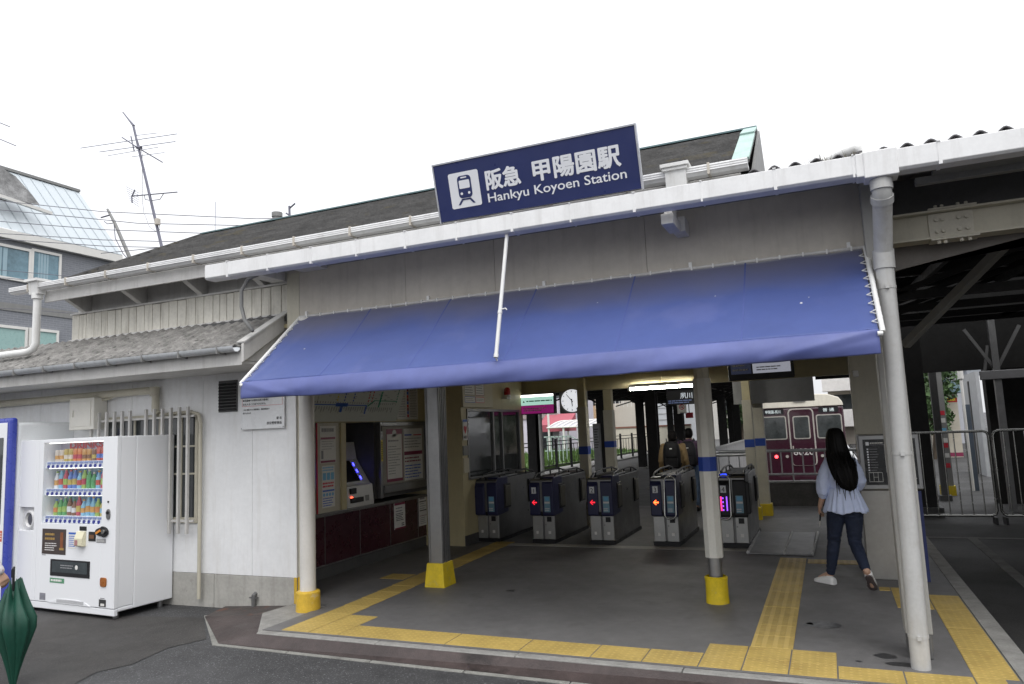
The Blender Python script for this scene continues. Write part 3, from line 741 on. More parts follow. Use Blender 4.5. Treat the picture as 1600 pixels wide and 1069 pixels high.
# beige posts by the gates
def beige_post(x, y, lb, w_=.155, foot=False, top=2.75):
    t = thing('beige_post', lb, 'post', (x,y,0), group='beige posts behind the gates')
    b = MB(); b.box(x-w_/2, x+w_/2, y-w_/2, y+w_/2, 0, 1.95); b.build('shaft', BEIGE, t, bevel=.006)
    b = MB(); q = w_*.42; b.box(x-q, x+q, y-q, y+q, 1.95, top); b.build('upper_shaft', CREAM, t, bevel=.004)
    q = w_/2+.003; MB().box(x-q,x+q,y-q,y+q,1.17,1.30).build('band', BLUEBAND, t)
    if foot: 
        q = w_/2+.03; b = MB(); b.box(x-q,x+q,y-q,y+q,-.01,.2); b.build('foot', YEL, t, bevel=.01)
beige_post(-3.74, 11.62, 'blue banded beige post standing behind gate 1')
beige_post(-4.25, 15.0, 'blue banded beige post farther back, between gates 1 and 2', .2)
beige_post(-1.22, 12.72, 'yellowish banded post with yellow foot right of gate 4', .15, True)
beige_post(-1.10, 13.25, 'shaded banded post with yellow foot just behind the yellowish one', .17, True)

# ------------------------------------------------------------------ station sign
S0, S1 = Vector((-2.80,5.165,3.352)), Vector((-1.115,5.165,3.352)); UPV = Vector((0,-.115,.445)); HS = UPV.length
t = thing('station_sign', 'dark blue station name board with white train symbol above the gutter', 'sign', (-1.96,5.165,3.35))
sM = frame_matrix(S0, (1,0,0), UPV); Wd = S1.x-S0.x
MB().box(0, Wd, 0, HS, -.03, 0, sM).build('board', NAVY, t)
b = MB(); b.box(-.012,0,-.01,HS+.012,-.034,.006,sM).box(Wd,Wd+.012,-.01,HS+.012,-.034,.006,sM).box(0,Wd,HS,HS+.012,-.034,.006,sM); b.build('frame', mat('sign edge aluminium', (.55,.56,.60), .4, .5), t)
F = Face(S0, (1,0,0), UPV)
U = lambda u: u*Wd
V = lambda v: v*HS
F.rrect(SIGNWHITE, U(.072), U(.232), V(.19), V(.81), .016)
# train symbol
F.rrect(NAVY, U(.118), U(.190), V(.355), V(.745), .030, .003)
F.rrect(SIGNWHITE, U(.138), U(.170), V(.70), V(.722), .003, .005)
F.rrect(SIGNWHITE, U(.126), U(.182), V(.52), V(.665), .008, .005)
for u in (.134, .174): F.disc(SIGNWHITE, U(u), V(.435), .011, .005)
F.poly(NAVY, [(U(.130),V(.345)),(U(.178),V(.345)),(U(.174),V(.318)),(U(.134),V(.318))], .003)
for sg, u in ((-1,.136),(1,.172)):
    F.poly(NAVY, [(U(u-.006),V(.345)),(U(u+.006),V(.345)),(U(u+.006+sg*.022),V(.245)),(U(u-.006+sg*.022),V(.245))], .003)
F.build('train_symbol', t)
n_ = sM.col[2].xyz
up_ = UPV.normalized()
SGN = SIGNWHITE
for s, u0, u1 in (('阪急', .262, .435), ('甲陽園駅', .497, .908)):
    lettering(s, S0+Vector((U(u0),0,0))+up_*V(.445)+n_*.002, (1,0,0), UPV, .2, SGN, t, fit=U(u1-u0), fith=V(.33), heavy=.0052)
lettering('Hankyu Koyoen Station', S0+Vector((U(.262),0,0))+up_*V(.205)+n_*.002, (1,0,0), UPV, .1, SGN, t, bold=.0008, fit=U(.675))

# ------------------------------------------------------------------ awning
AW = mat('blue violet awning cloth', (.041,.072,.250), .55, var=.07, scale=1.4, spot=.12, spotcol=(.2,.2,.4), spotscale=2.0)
def greyer_top(m):  # mixes grey into the cloth colour towards the top, edge broken by noise
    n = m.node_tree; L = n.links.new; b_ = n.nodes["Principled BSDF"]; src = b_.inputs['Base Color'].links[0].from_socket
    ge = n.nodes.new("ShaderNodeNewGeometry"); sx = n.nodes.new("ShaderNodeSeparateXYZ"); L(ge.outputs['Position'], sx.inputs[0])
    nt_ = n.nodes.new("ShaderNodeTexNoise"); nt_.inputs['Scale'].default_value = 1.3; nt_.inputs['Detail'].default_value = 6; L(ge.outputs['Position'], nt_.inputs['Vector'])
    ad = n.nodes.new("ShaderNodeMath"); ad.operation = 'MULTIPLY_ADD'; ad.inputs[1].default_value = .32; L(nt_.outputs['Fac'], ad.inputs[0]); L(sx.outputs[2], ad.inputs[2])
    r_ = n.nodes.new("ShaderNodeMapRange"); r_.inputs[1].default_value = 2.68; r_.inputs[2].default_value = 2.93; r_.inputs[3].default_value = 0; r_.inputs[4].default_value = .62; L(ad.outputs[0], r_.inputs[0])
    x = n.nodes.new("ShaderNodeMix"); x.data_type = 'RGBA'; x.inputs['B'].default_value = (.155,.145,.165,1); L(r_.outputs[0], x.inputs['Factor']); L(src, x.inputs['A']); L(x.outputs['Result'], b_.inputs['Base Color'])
greyer_top(AW)
nn = AW.node_tree; bb = nn.nodes["Principled BSDF"]; bb.inputs['Sheen Weight'].default_value = .25
t = thing('awning', 'long blue sloping cloth awning across the station entrance', 'awning', (-2.2,5.4,2.4))
import mathutils
AX0, AX1 = -4.765, .335
def nz(x, y, s=1.0): return mathutils.noise.noise(Vector((x*s, y*s, 3.3)))
def slope_pt(u, q):
    x = AX0+(AX1-AX0)*u; y = 5.775+(4.985-5.775)*q; z = 2.825+(2.14-2.825)*q
    scal = .5-.5*math.cos(2*math.pi*u*11)
    sag = .020*math.sin(math.pi*q)*(1+.4*math.sin(u*9)) + .012*nz(x*1.1+q*.7, q*2.2, 1.4)
    sag += .004*nz(x*4+q*6, q*9)*q
    cr = max(0, 1-abs((u-.012)-.05*(1-q))/.012)*.012*q + max(0, 1-abs((1-u)-.03*(1-q)-.012)/.012)*.010*q
    return Vector((x, y, z-sag-.007*scal*(1-q)**6+cr))
b = MB(); nx, ny = 170, 34; V_ = []
for j in range(ny+1): V_.append([b.b.verts.new(slope_pt(i/nx, j/ny)) for i in range(nx+1)])
for j in range(ny):
    for i in range(nx): b.b.faces.new((V_[j][i],V_[j][i+1],V_[j+1][i+1],V_[j+1][i]))
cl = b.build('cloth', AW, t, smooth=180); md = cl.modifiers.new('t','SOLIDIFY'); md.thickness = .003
b = MB(); ny = 16; V_ = []
for j in range(ny+1):
    q = j/ny; row = []
    for i in range(nx+1):
        u = i/nx; x = AX0+(AX1-AX0)*u; ends = min(1, u/.06, (1-u)/.06)
        bul = .050*math.sin(math.pi*min(1, q*.62))*(.55+.45*ends)
        fold = .012*math.sin((u*7+q*.9)*2.3+2*nz(x*.8, 2.0))*q + .010*nz(x*2.6+q*1.5, q*1.3)*q + .010*max(0, 1-abs(q-u*9)/.35)*(1 if u < .12 else 0) + .012*max(0, 1-abs(q-(1-u)*7)/.3)*(1 if u > .86 else 0)
        y = 4.985-bul-fold+.02*q*q
        z = 2.142-.150*q-.020*math.sin(math.pi*u)*q+.004*nz(x*7, q*4)*q
        row.append(b.b.verts.new((x, y, z)))
    V_.append(row)
for j in range(ny):
    for i in range(nx): b.b.faces.new((V_[j][i],V_[j][i+1],V_[j+1][i+1],V_[j+1][i]))
vl = b.build('valance', mat('paler awning cloth', (.095,.118,.31), .5, var=.12, scale=1.1, spot=.25, spotcol=(.06,.08,.27), spotscale=2.6), t, smooth=180); md = vl.modifiers.new('t','SOLIDIFY'); md.thickness = .003  # valance cloth is a paler blue than the slope
SEAM = mat('awning seam', (.065,.092,.275), .6, var=.05)
for u in (.165,.335,.5,.67,.84):
    b = MB()
    b.rings([[slope_pt(u-.0012,q)+Vector((0,-.003,.003)), slope_pt(u+.0012,q)+Vector((0,-.003,.003)), slope_pt(u+.0012,q)+Vector((0,0,0)), slope_pt(u-.0012,q)] for q in [k/30 for k in range(31)]]); b.build('seam', SEAM, t)
b = MB(); SP = mat('pale fleck', (.55,.55,.60), .6, var=0)
for u, q in ((.075,.52),(.62,.33),(.80,.40),(.925,.52),(.915,.58)):
    p = slope_pt(u, q)+Vector((0,-.004,.004)); r = random.uniform(.005,.010)
    b.faces([p+Vector((r*math.cos(a)*random.uniform(.6,1.3), .75*r*math.sin(a), .65*r*math.sin(a))) for a in [2*math.pi*k/7 for k in range(7)]], [tuple(range(7))])
b.build('fleck', SP, t, split=True)
MB().tube([(AX0-.02,5.785,2.835),(AX1+.02,5.785,2.835)],.014,10).build('top_rod', FASC, t, smooth=60)
for x, lb in ((AX0-.012, None),(AX1+.022, None)):
    MB().tube([(x,5.785,2.835),(x,4.985,2.14),(x,4.975,2.125)],.0165,10).tube([(x-.004*0,4.975,2.115),(x+.03*(1 if x<-1 else -1),4.975,2.115)],.016,10).build('side_rod', PVC, t, smooth=60)
MB().tube([(AX0-.02,5.005,2.118),(AX1+.02,5.005,2.118)],.010,8).build('front_rod', MGREY, t, smooth=60)
b = MB(); i = 0; x = AX0+.08
while x < AX1: b.box(x-.006,x+.006,5.765,5.795,2.815,2.852); x += .165
for x in (-4.7,-3.3,-2.15,-.9,.25): b.box(x-.012,x+.012,5.775,5.80,2.83,2.885)
b.build('tie', PVC, t, split=True)
b = MB()
for i in range(9):
    q = .08+.1*i; y = 5.785-.80*q; z = 2.835-.695*q; x = AX1+.022
    b.tube([(x+.016,y,z+.01),(x-.05,y-.03,z-.022),(x+.012,y-.05,z-.045)],.004,5)
    x = AX0-.012
    b.tube([(x-.014,y,z+.01),(x+.05,y-.03,z-.022),(x-.012,y-.05,z-.045)],.004,5)
b.build('lacing', PVC, t, split=True)
b = MB(); pa, pb = Vector((-2.218,5.18,3.18)), Vector((-2.252,4.945,2.165))
b.tube([pa, pb],.0155,10); b.tube([pa.lerp(pb,.64), pa.lerp(pb,.66)],.019,10); b.tube([pa.lerp(pb,.97), pb],.019,10); b.tube([pb, pb+Vector((.0,.02,-.02))],.008,6)
m_ = pa.lerp(pb,.63); b.tube([m_, m_+Vector((.05,-.01,.005)), m_+Vector((.06,-.01,-.008))],.006,6)
b.build('winding_rod', PVC, t, smooth=60)
# wall notice hung at the corner
t = thing('wall_notice', 'white enamel notice board half under the left end of the awning', 'notice', (-5.3,5.96,1.8))
q = at(376,672,y=5.965); q2 = at(444,668,y=5.965)
F0 = Vector((q.x,5.965,q.z)); wn = q2.x-q.x
MB().box(F0.x, F0.x+wn, 5.965, 5.985, F0.z, F0.z+.52).build('board', mat('white enamel', (.76,.77,.78), .3, var=.03), t, bevel=.004)
F = Face(F0, (1,0,0), (0,0,1))
for (u0,u1,v0,v1) in ((.02,wn-.02,.243,.246),(.02,wn-.02,.40,.403),(.02,.023,.243,.403),(wn-.023,wn-.02,.243,.403)): F.rect(REDINK,u0,u1,v0,v1)
for u, v in ((.012,.012),(wn-.012,.012)): F.disc(GINK,u,v,.006)
F.build('border', t)
for s, u, v, h, al in (('●営業●その他の目的で敷地に',.03,.295,.026,'LEFT'),('立ち入ることはできません',.03,.256,.026,'LEFT'),('これに違反すると軽犯罪法　鉄道営業法で',.03,.20,.019,'LEFT'),('罰せられます',.03,.165,.019,'LEFT'),('駅 長',wn-.03,.095,.030,'RIGHT'),('西宮警察署長',wn-.03,.045,.033,'RIGHT')):
    lettering(s, F0+Vector((u,-.0015,v)), (1,0,0), (0,0,1), h, INK, t, align=al)

# ------------------------------------------------------------------ vending machines
VZ = GZ-.055
vm = thing('vending_machine', 'white drinks vending machine with three lit shelves of bottles and cans', 'vending machine', (-6.735,5.30,-.112), RAD(-3.4)); vm.scale = (.976,)*3
Lk = dict(local=True)
W0, W1 = -1.85, -1.365      # left cup panel, then the main door
H = 1.885
b = MB(); b.box(W0,-.004,.225,.70,.075,H-.002); b.box(W0,-1.292,.046,.2249,.115,H-.002).box(-.228,-.004,.046,.2249,.115,H-.002).box(-1.292,-.228,.046,.2249,.115,.955).box(-1.292,-.228,.046,.2249,1.852,H-.002).box(W0,-.004,.046,.2249,.075,.1149); b.build('cabinet', VEND, vm, bevel=.01, **Lk)
wx0, wx1, wz0, wz1 = -1.285,-.235,.962,1.848
d_ = MB(); d_.box(W1+.002,wx0,0,.045,.115,H).box(wx1,0,0,.045,.115,H).box(wx0,wx1,0,.045,.115,wz0).box(wx0,wx1,0,.045,wz1,H)
d_.build('door', VEND, vm, bevel=.004, **Lk)
b = MB(); c0, c1, e0, e1 = -1.70,-1.43,.87,1.13
b.box(W0,c0,0,.045,.115,H).box(c1,W1-.003,0,.045,.115,H).box(c0,c1,0,.045,.115,e0).box(c0,c1,0,.045,e1,H); sp_ = b.build('side_panel', VEND, vm, bevel=.004, **Lk)
b = MB(); b.box(c0,c1,.038,.0449,e0,e1); b.rings([[Vector((-1.535+r*math.cos(a), y, .99+1.15*r*math.sin(a))) for a in [2*math.pi*i/20 for i in range(20)]] for y, r in ((.037,.10),(.006,.085),(.006,.07),(.03,.06))]); b.build('cup_slot', mat('grey white plastic', (.62,.62,.62), .4, var=.03), sp_, local=True)
MB().rings([[Vector((-1.535+r*math.cos(a), y, .99+1.15*r*math.sin(a))) for a in [2*math.pi*i/20 for i in range(20)]] for y, r in ((.028,.055),(.024,.05))]).build('cup_opening', DSTEEL, sp_, local=True)
MB().box(W0,0,.004,.045,.04,.108).build('base_panel', VEND, vm, bevel=.006, **Lk)
b = MB(); b.prism([(-1.10,.115),(-.38,.115),(-.46,.145),(-.60,.165),(-.86,.165),(-.98,.15)], 'y', -.004, .0); b.build('air_grille', VEND, vm, **Lk)
b = MB()
for i in range(26):
    x = -.95+.018*i; b.box(x,x+.008,-.0055,-.004,.122,.158)
b.build('slot', GINK, vm, **Lk)
b = MB()
for x in (-1.75,-.08):
    for y in (.08,.6): b.cyl((x,y,-.002),.03,.078,10)
b.build('foot', DSTEEL, vm, split=True, **Lk)
VDARK = mat('vending recess back', (.34,.45,.55), .5, var=.1)
b = MB(); b.box(wx0,wx1,.20,.21,wz0,wz1); b.build('display_back', VDARK, vm, **Lk)
b = MB(); b.box(wx0-.004,wx0,.045,.2,wz0,wz1).box(wx1,wx1+.004,.045,.2,wz0,wz1); b.build('display_liner', VEND, vm, **Lk)
SH = (1.562,1.262,.966)     # tray heights
BTN = mat('blue button', (.03,.04,.30), .35, var=0)
for k, z in enumerate(SH):
    tr = MB().box(wx0,wx1,.05,.195,z+.055,z+.07).faces([(wx0,.022,z),(wx1,.022,z),(wx1,.04,z+.072),(wx0,.04,z+.072),(wx0,.05,z),(wx1,.05,z),(wx1,.05,z+.072),(wx0,.05,z+.072)],[(0,1,2,3),(7,6,5,4),(0,4,5,1),(1,5,6,2),(2,6,7,3),(3,7,4,0)])
    tr = tr.build('shelf', VEND, vm, **Lk)
    b = MB()
    for i in range(12):
        x = wx0+.06+i*(.083); b.cyl((x,.028,z+.018),.019,-.010,10,'y')
    b.build('button', BTN, tr, split=True, **Lk)
    b = MB()
    for i in range(12): b.box(wx0+.03+i*.083, wx0+.092+i*.083, .026,.040,z+.045,z+.068)
    b.build('price_tag', mat('price tag', (.30,.36,.60), .4, var=0), tr, split=True, **Lk)
b = MB(); b.box(wx0+.02,wx1-.02,.05,.07,wz1-.012,wz1-.002).box(wx0+.02,wx1-.02,.055,.07,SH[0]-.008,SH[0]-.002).box(wx0+.02,wx1-.02,.055,.07,SH[1]-.008,SH[1]-.002)
b.build('display_lamp', tube_light('vending lamp', 1.6), vm, split=True, **Lk)
def C(*c): return mat('drink %d %d %d' % c, srgb(*[int(.72*v+.28*215) for v in c]), .3, var=.08, scale=14)
PAL = [(205,60,40),(220,150,60),(235,220,200),(70,110,200),(120,190,225),(60,150,70),(150,190,70),(200,170,60),(120,70,40),(240,240,240),(190,40,60),(230,120,40)]
rows = [[2,2,7,7,11,11,1,1,8,0,0,0],[9,4,10,3,3,4,6,5,5,4,10,1],[6,5,5,8,8,10,4,4,4,6,7,5]]
for k, z in enumerate(SH):
    i = 0; x = wx0+.075
    for c in rows[k]:
        cm = C(*PAL[c]); h = random.choice((.125,.13,.14)) if k == 0 else random.choice((.175,.19,.205,.16))
        b = MB(); zz = z+.07
        if h < .15: b.lathe([(.026,0),(.032,.006),(.032,h-.012),(.026,h),(.022,h)], (x,.12,zz), 14)
        else: b.lathe([(.028,0),(.032,.01),(.032,h*.35),(.030,h*.4),(.032,h*.45),(.030,h*.66),(.015,h*.86),(.012,h)], (x,.12,zz), 14)
        s_ = b.build('drink_sample', cm, vm, smooth=60, **Lk)
        b = MB(); b.lathe([(.0326,h*.2),(.0326,h*.52)], (x,.12,zz), 14); c2 = PAL[(c*5+3+k) % 12]; b.build('drink_label', C(*c2), s_, smooth=60, **Lk)
        if h >= .15: MB().cyl((x,.12,zz+h-.004),.0135,.018,10).build('cap', C(*PAL[(c+9) % 12]), s_, **Lk)
        x += .0825
F = Face((wx0,.1985,0), (1,0,0), (0,0,1)); Ww = wx1-wx0
F.rect(mat('pale blue print', (.16,.36,.62), .5, var=.2, scale=9), 0, Ww, 1.63, 1.755); F.rect(mat('pale violet print', (.48,.44,.55), .5, var=.1), 0, Ww, 1.755, 1.846)
F.rect(mat('orange fruit print', (.62,.26,.05), .5, var=.4, scale=14), .40,.60,1.64,1.76,.003)
F.rect(mat('sky print', (.06,.24,.60), .5, var=.3, scale=5), .56, Ww, 1.04,1.235,.002); F.rect(MATS['sky print'], .66, Ww, 1.335,1.50,.002)
F.build('picture_strip', vm, True)
lettering('DRINKS', (-1.12,.19,1.775), (1,0,0), (0,0,1), .10, REDINK, vm, bold=.004, local=True, fit=.60)
MB().box(wx0,wx1,.008,.011,wz0,wz1).build('display_glass', PANE, vm, **Lk)
# lower front
F = Face((0,-.0005,0), (1,0,0), (0,0,1))
F.rect(mat('dark brown advert', (.055,.04,.035), .35, var=.1), -1.254,-.826,.627,.90)
GOLD = mat('gold print', (.35,.22,.06), .5, var=0)
F.lines(GOLD, -1.20,-1.00,.77,.865,2,.5,.002,.2); F.lines(PAPER, -1.20,-.98,.66,.755,4,.35,.002,.3)
F.rect(mat('bottle brown', (.22,.07,.02), .4, var=.3, scale=20), -.925,-.875,.70,.865,.002); F.rect(GOLD, -.94,-.86,.675,.70,.002)
F.rect(PAPER, -.786,-.645,.70,.877); F.lines(BLUEINK, -.775,-.655,.715,.84,6,.4,.002,.1); F.rect(BLUEINK,-.78,-.65,.85,.87,.002)
F.rect(GINK,-.304,-.149,.774,.817); F.lines(PAPER,-.30,-.155,.78,.812,3,.3,.002)
F.rect(mat('green plate', (.10,.28,.16), .5, var=.1), -1.091,-.836,.326,.377); F.lines(PAPER,-1.07,-.87,.335,.37,1,.6,.002,.1)
F.rect(mat('grey sticker', (.22,.22,.25), .5, var=.2, scale=30), -1.266,-1.161,.113+.02,.181+.025)
F.rect(INK,-.238,-.125,.127,.20); F.rect(PAPER,-.21,-.15,.135,.16,.002); F.rect(GINK,-.22,-.15,.208,.216); F.rect(GINK,-1.25,-1.18,.612,.62)
F.build('sticker', vm, True)
MB().box(-.592,-.476,-.006,.0,.893,.938).build('amount_display', BLACK, vm, bevel=.004, **Lk)
b = MB(); b.prism([(0,.73),(0,.887),(-.022,.887),(-.05,.815),(-.05,.74),(-.03,.73)], 'x', -.617,-.481); bu = b.build('bill_slot', mat('cream plastic', (.68,.64,.46), .4, var=.03), vm, bevel=.006, **Lk)
F = Face((0,-.0505,0),(1,0,0),(0,0,1)); F.rect(mat('pink plate',(.40,.20,.20),.4), -.60,-.55,.745,.80); F.build('slot_plate', bu, True)
MB().box(-.433,-.317,-.008,0,.788,.886).build('card_reader', BLACK, vm, bevel=.006, **Lk)
F = Face((0,-.0085,0),(1,0,0),(0,0,1)); F.rect(mat('bronze plate',(.16,.07,.03),.4), -.415,-.337,.815,.855); F.build('reader_plate', vm, True)
b = MB(); b.rings([[Vector((-.205+.10*math.cos(a)*(1.05 if math.cos(a) < 0 else 1), y, .889+.05*math.sin(a)*(1.15 if math.cos(a)>0 else .9))) for a in [2*math.pi*i/24 for i in range(24)]] for y in (0,-.02)]); ck = b.build('coin_unit', BLACK, vm, bevel=.004, **Lk)
b = MB(); b.bar((-.285,-.024,.873),(-.215,-.024,.905),.022,.01,(0,1,0)); b.build('lever', mat('orange lever', (.7,.25,.03), .4, var=0), ck, local=True)
b = MB(); b.cyl((-.155,-.02,.895),.024,-.02,14,'y'); b.build('knob', CHROME, ck, local=True)
b = MB(); b.rings([[Vector((-.116+.03*math.cos(a), y, 1.072+.054*(1 if math.sin(a) > 0 else -1)*abs(math.sin(a))**.6)) for a in [2*math.pi*i/20 for i in range(20)]] for y in (0,-.012)])
lk = b.build('lock', DSTEEL, vm, bevel=.003, **Lk); MB().cyl((-.116,-.012,1.09),.016,-.012,12,'y').build('keyhole', BLACK, lk, local=True)
MB().cyl((-.125,0,1.2),.011,-.006,10,'y').build('lamp', BLACK, vm, **Lk)
fl = MB().box(-1.087,-.402,-.006,.0,.40,.577).build('delivery_flap', BLACK, vm, bevel=.008, **Lk)
F = Face((0,-.0065,0),(1,0,0),(0,0,1)); F.rect(mat('flap glass',(.05,.06,.065),.1,var=.2,scale=8), -1.05,-.44,.44,.56); F.lines(GINK,-.90,-.66,.48,.53,2,.4,.002); F.disc(PAPER,-.62,.505,.024,.002); F.build('flap_window', fl, True)
b = MB(); b.rings([[Vector((-.17+.05*math.copysign(abs(math.cos(a))**.5,math.cos(a)), y, .377+.048*math.copysign(abs(math.sin(a))**.5,math.sin(a)))) for a in [2*math.pi*i/20 for i in range(20)]] for y in (0,-.012)]); b.build('change_cup', mat('orange brown plastic', (.30,.10,.02), .3, var=.2, scale=20), vm, bevel=.004, **Lk)
# the taller blue framed machine next to it
bm2 = thing('vending_machine', 'taller vending machine with a blue rounded frame at the edge of the wall', 'vending machine', (-8.42,5.30,-.112), RAD(-3.4)); bm2.scale = (.976,)*3
b = MB(); b.box(-1.3,0,.06,.80,.06,2.10); b.build('cabinet', mat('pale grey enamel', (.74,.76,.77), .35, var=.02), bm2, bevel=.04, seg=4, **Lk)
b = MB(); b.box(-1.3,.008,-.02,.06,.05,2.155); b.build('frame', mat('blue enamel frame', (.045,.065,.36), .3, var=.04), bm2, bevel=.03, seg=4, **Lk)
MB().box(-1.24,-.058,-.028,-.02,.12,2.10).build('door', VEND, bm2, bevel=.01, **Lk)
MB().box(-1.16,-.115,-.034,-.028,.95,1.93).build('display_glass', GLASS, bm2, bevel=.01, **Lk)
F = Face((0,-.0285,0),(1,0,0),(0,0,1)); F.rect(PAPER,-.185,-.125,1.0,1.13,.008); F.rect(mat('orange sticker',(.6,.12,.05),.5),-.11,-.07,.76,.88); F.rect(GREENINK,-.17,-.14,1.03,1.07,.010); F.lines(PAPER,-.105,-.075,.78,.86,3,.4,.002); F.build('sticker', bm2, True)
# ------------------------------------------------------------------ ticket counter and machine
t = thing('ticket_counter', 'long counter faced with dark maroon panels under a steel ledge', 'counter', (-5.7,8,0))
b = MB(); b.box(-5.9,-5.53,6.25,9.44,0,.14); b.build('plinth', DGREY, t)
b = MB(); ys = (6.25,7.09,7.79,8.48,9.2,9.44)
for a, c in zip(ys[:-1], ys[1:]): b.box(-5.9,-5.52,a+.004,c-.004,.14,.70)
b.build('front_panel', MAROON, t, bevel=.003, split=True)
b = MB()
for y in ys[1:-1]: b.box(-5.6,-5.515,y-.004,y+.004,.14,.70)
b.box(-5.6,-5.512,6.25,9.44,.135,.150); b.build('steel_edge', STEEL, t, split=True)
b = MB(); b.box(-5.95,-5.49,6.2,9.44,.70,.74); b.build('ledge', DSTEEL, t, bevel=.005)
t = thing('ticket_partition', 'cream partition post with a red edge between the ticket machines', 'partition', (-5.7,7.2,.74))
MB().box(-5.93,-5.52,6.97,7.40,.742,1.795).build('partition_panel', BEIGE, t, bevel=.003)
MB().box(-5.53,-5.515,6.955,6.97,.742,1.795).build('red_edge', REDINK, t)
MB().box(-5.53,-5.50,7.40,7.50,.742,1.795).build('trim', CREAM, t, bevel=.003)
F = Face((-5.519,6.985,0),(0,1,0),(0,0,1))
F.rect(PAPER,.03,.33,1.32,1.76); F.lines(GINK,.06,.30,1.68,1.74,1,.7,.002,.05); F.rect(MINK,.04,.32,1.60,1.625,.002); F.lines(GINK,.06,.30,1.47,1.59,4,.2,.002); F.rect(MINK,.04,.32,1.325,1.35,.002); F.rect(GINK,.05,.09,1.37,1.47,.002)
F.build('notice', t)
F = Face((-5.518,6.985,0),(0,1,0),(0,0,1))
F.rect(PAPER,.06,.30,.80,1.29); F.lines(CYAN,.07,.29,1.22,1.28,2,.5,.002,.1)
for u in (.075,.15,.225): F.rect(CYAN,u,u+.06,1.12,1.205,.002)
F.lines(REDINK,.07,.29,1.03,1.10,2,.6,.002,.1); F.rect(BLUEINK,.07,.29,.985,1.005,.002)
for u in (.08,.135,.19,.245): F.disc(CYAN,u+.015,.95,.02,.002)
F.lines(BLUEINK,.07,.29,.81,.92,4,.4,.002)
F.build('notice', t)
def ticket_machine(y0, lb):
    t = thing('ticket_machine', lb, 'ticket machine', (-5.7,y0,.742), group='ticket machines on the counter')
    Y0, Y1 = y0, y0+.55
    b = MB(); b.prism([(-5.94,.742),(-5.50,.742),(-5.50,.80),(-5.52,1.0),(-5.56,1.02),(-5.76,1.33),(-5.80,1.55),(-5.94,1.55)], 'y', Y0, Y1)
    b.build('cabinet', mat('machine white', (.66,.66,.64), .4, var=.04), t, bevel=.006)
    n = Vector((.31,0,.20)).normalized(); dn = Vector((.20,0,-.31)).normalized()
    M = frame_matrix(Vector((-5.755,Y0,1.325))+n*.002, (0,1,0), Vector((-.20,0,.31)))
    MB().box(.06,.36,-.33,-.02,0,.008,M).build('screen', mat('dark screen', (.012,.012,.02), .15, var=0), t, bevel=.004)
    b = MB()
    for k in range(3): b.box(.40,.412,-.30+.10*k,-.255+.10*k,0,.006,M)
    b.build('indicator_light', mat('blue indicator light', (.05,.05,1.0), .4, var=0, emis=5), t, split=True)
    F = Face((-5.505,Y0,0),(0,1,0),Vector((-.02,0,.2)))
    b = MB(); b.box(-5.522,-5.488,Y0+.04,Y0+.16,.91,.98); b.box(-5.512,-5.48,Y0+.04,Y0+.30,.80,.86); b.build('slot', BLACK, t, bevel=.004, split=True)
    MB().box(-5.512,-5.494,Y0+.05,Y0+.09,.865,.875).build('red_lamp', mat('red lamp glow', (1,.08,.03), .4, var=0, emis=3), t)
    MB().box(-5.515,-5.497,Y0+.36,Y0+.44,.80,.87).build('keypad', MGREY, t, bevel=.003)
    return t
ticket_machine(7.53, 'white ticket machine with blue lights in the niche right of the partition')
ticket_machine(6.36, 'white ticket machine half hidden behind the round white post')
# notice case with posters
t = thing('notice_case', 'steel framed glass case with two notices above the counter', 'notice case', (-5.5,8.8,1.2))
b = MB(); b.box(-5.498,-5.44,8.16,8.22,.80,1.79).box(-5.498,-5.44,9.36,9.42,.92,1.79).box(-5.498,-5.44,8.22,9.36,1.74,1.79).box(-5.498,-5.42,8.22,9.36,.86,.96); b.build('frame', DSTEEL, t, bevel=.004)
MB().box(-5.499,-5.48,8.22,9.36,.96,1.74).build('back', mat('case back', (.30,.28,.24), .6, var=.05), t)
F = Face((-5.479,8.16,0),(0,1,0),(0,0,1))
F.rect(MINK,.20,.60,.99,1.70); F.rect(PAPER,.215,.585,1.03,1.63,.002); F.lines(GINK,.24,.56,1.52,1.56,1,.5,.003); F.lines(GINK,.24,.56,1.08,1.48,11,.25,.003,.5); F.disc(PAPER,.40,1.64,.05,.002)
F.rect(PAPER,.64,1.14,.98,1.70,.001); F.rect(BLUEINK,.66,.85,1.60,1.62,.002); F.rect(REDINK,.90,1.12,1.60,1.615,.002); F.rect(MINK,.645,1.135,1.33,1.38,.002); F.lines(GINK,.66,1.12,1.42,1.58,4,.3,.002); F.lines(MINK,.66,1.12,1.22,1.31,2,.4,.002); F.lines(BLUEINK,.66,1.12,1.0,1.2,5,.35,.002)
F.build('notice', t)
F = Face((-5.438,8.165,0),(0,1,0),(0,0,1)); F.rect(PAPER,.005,.05,1.66,1.76); F.rect(INK,.01,.045,1.67,1.75,.002); F.rect(YELINK,.008,.048,1.28,1.56); F.lines(INK,.012,.044,1.30,1.54,10,.4,.002,.1)
F.build('sticker', t)
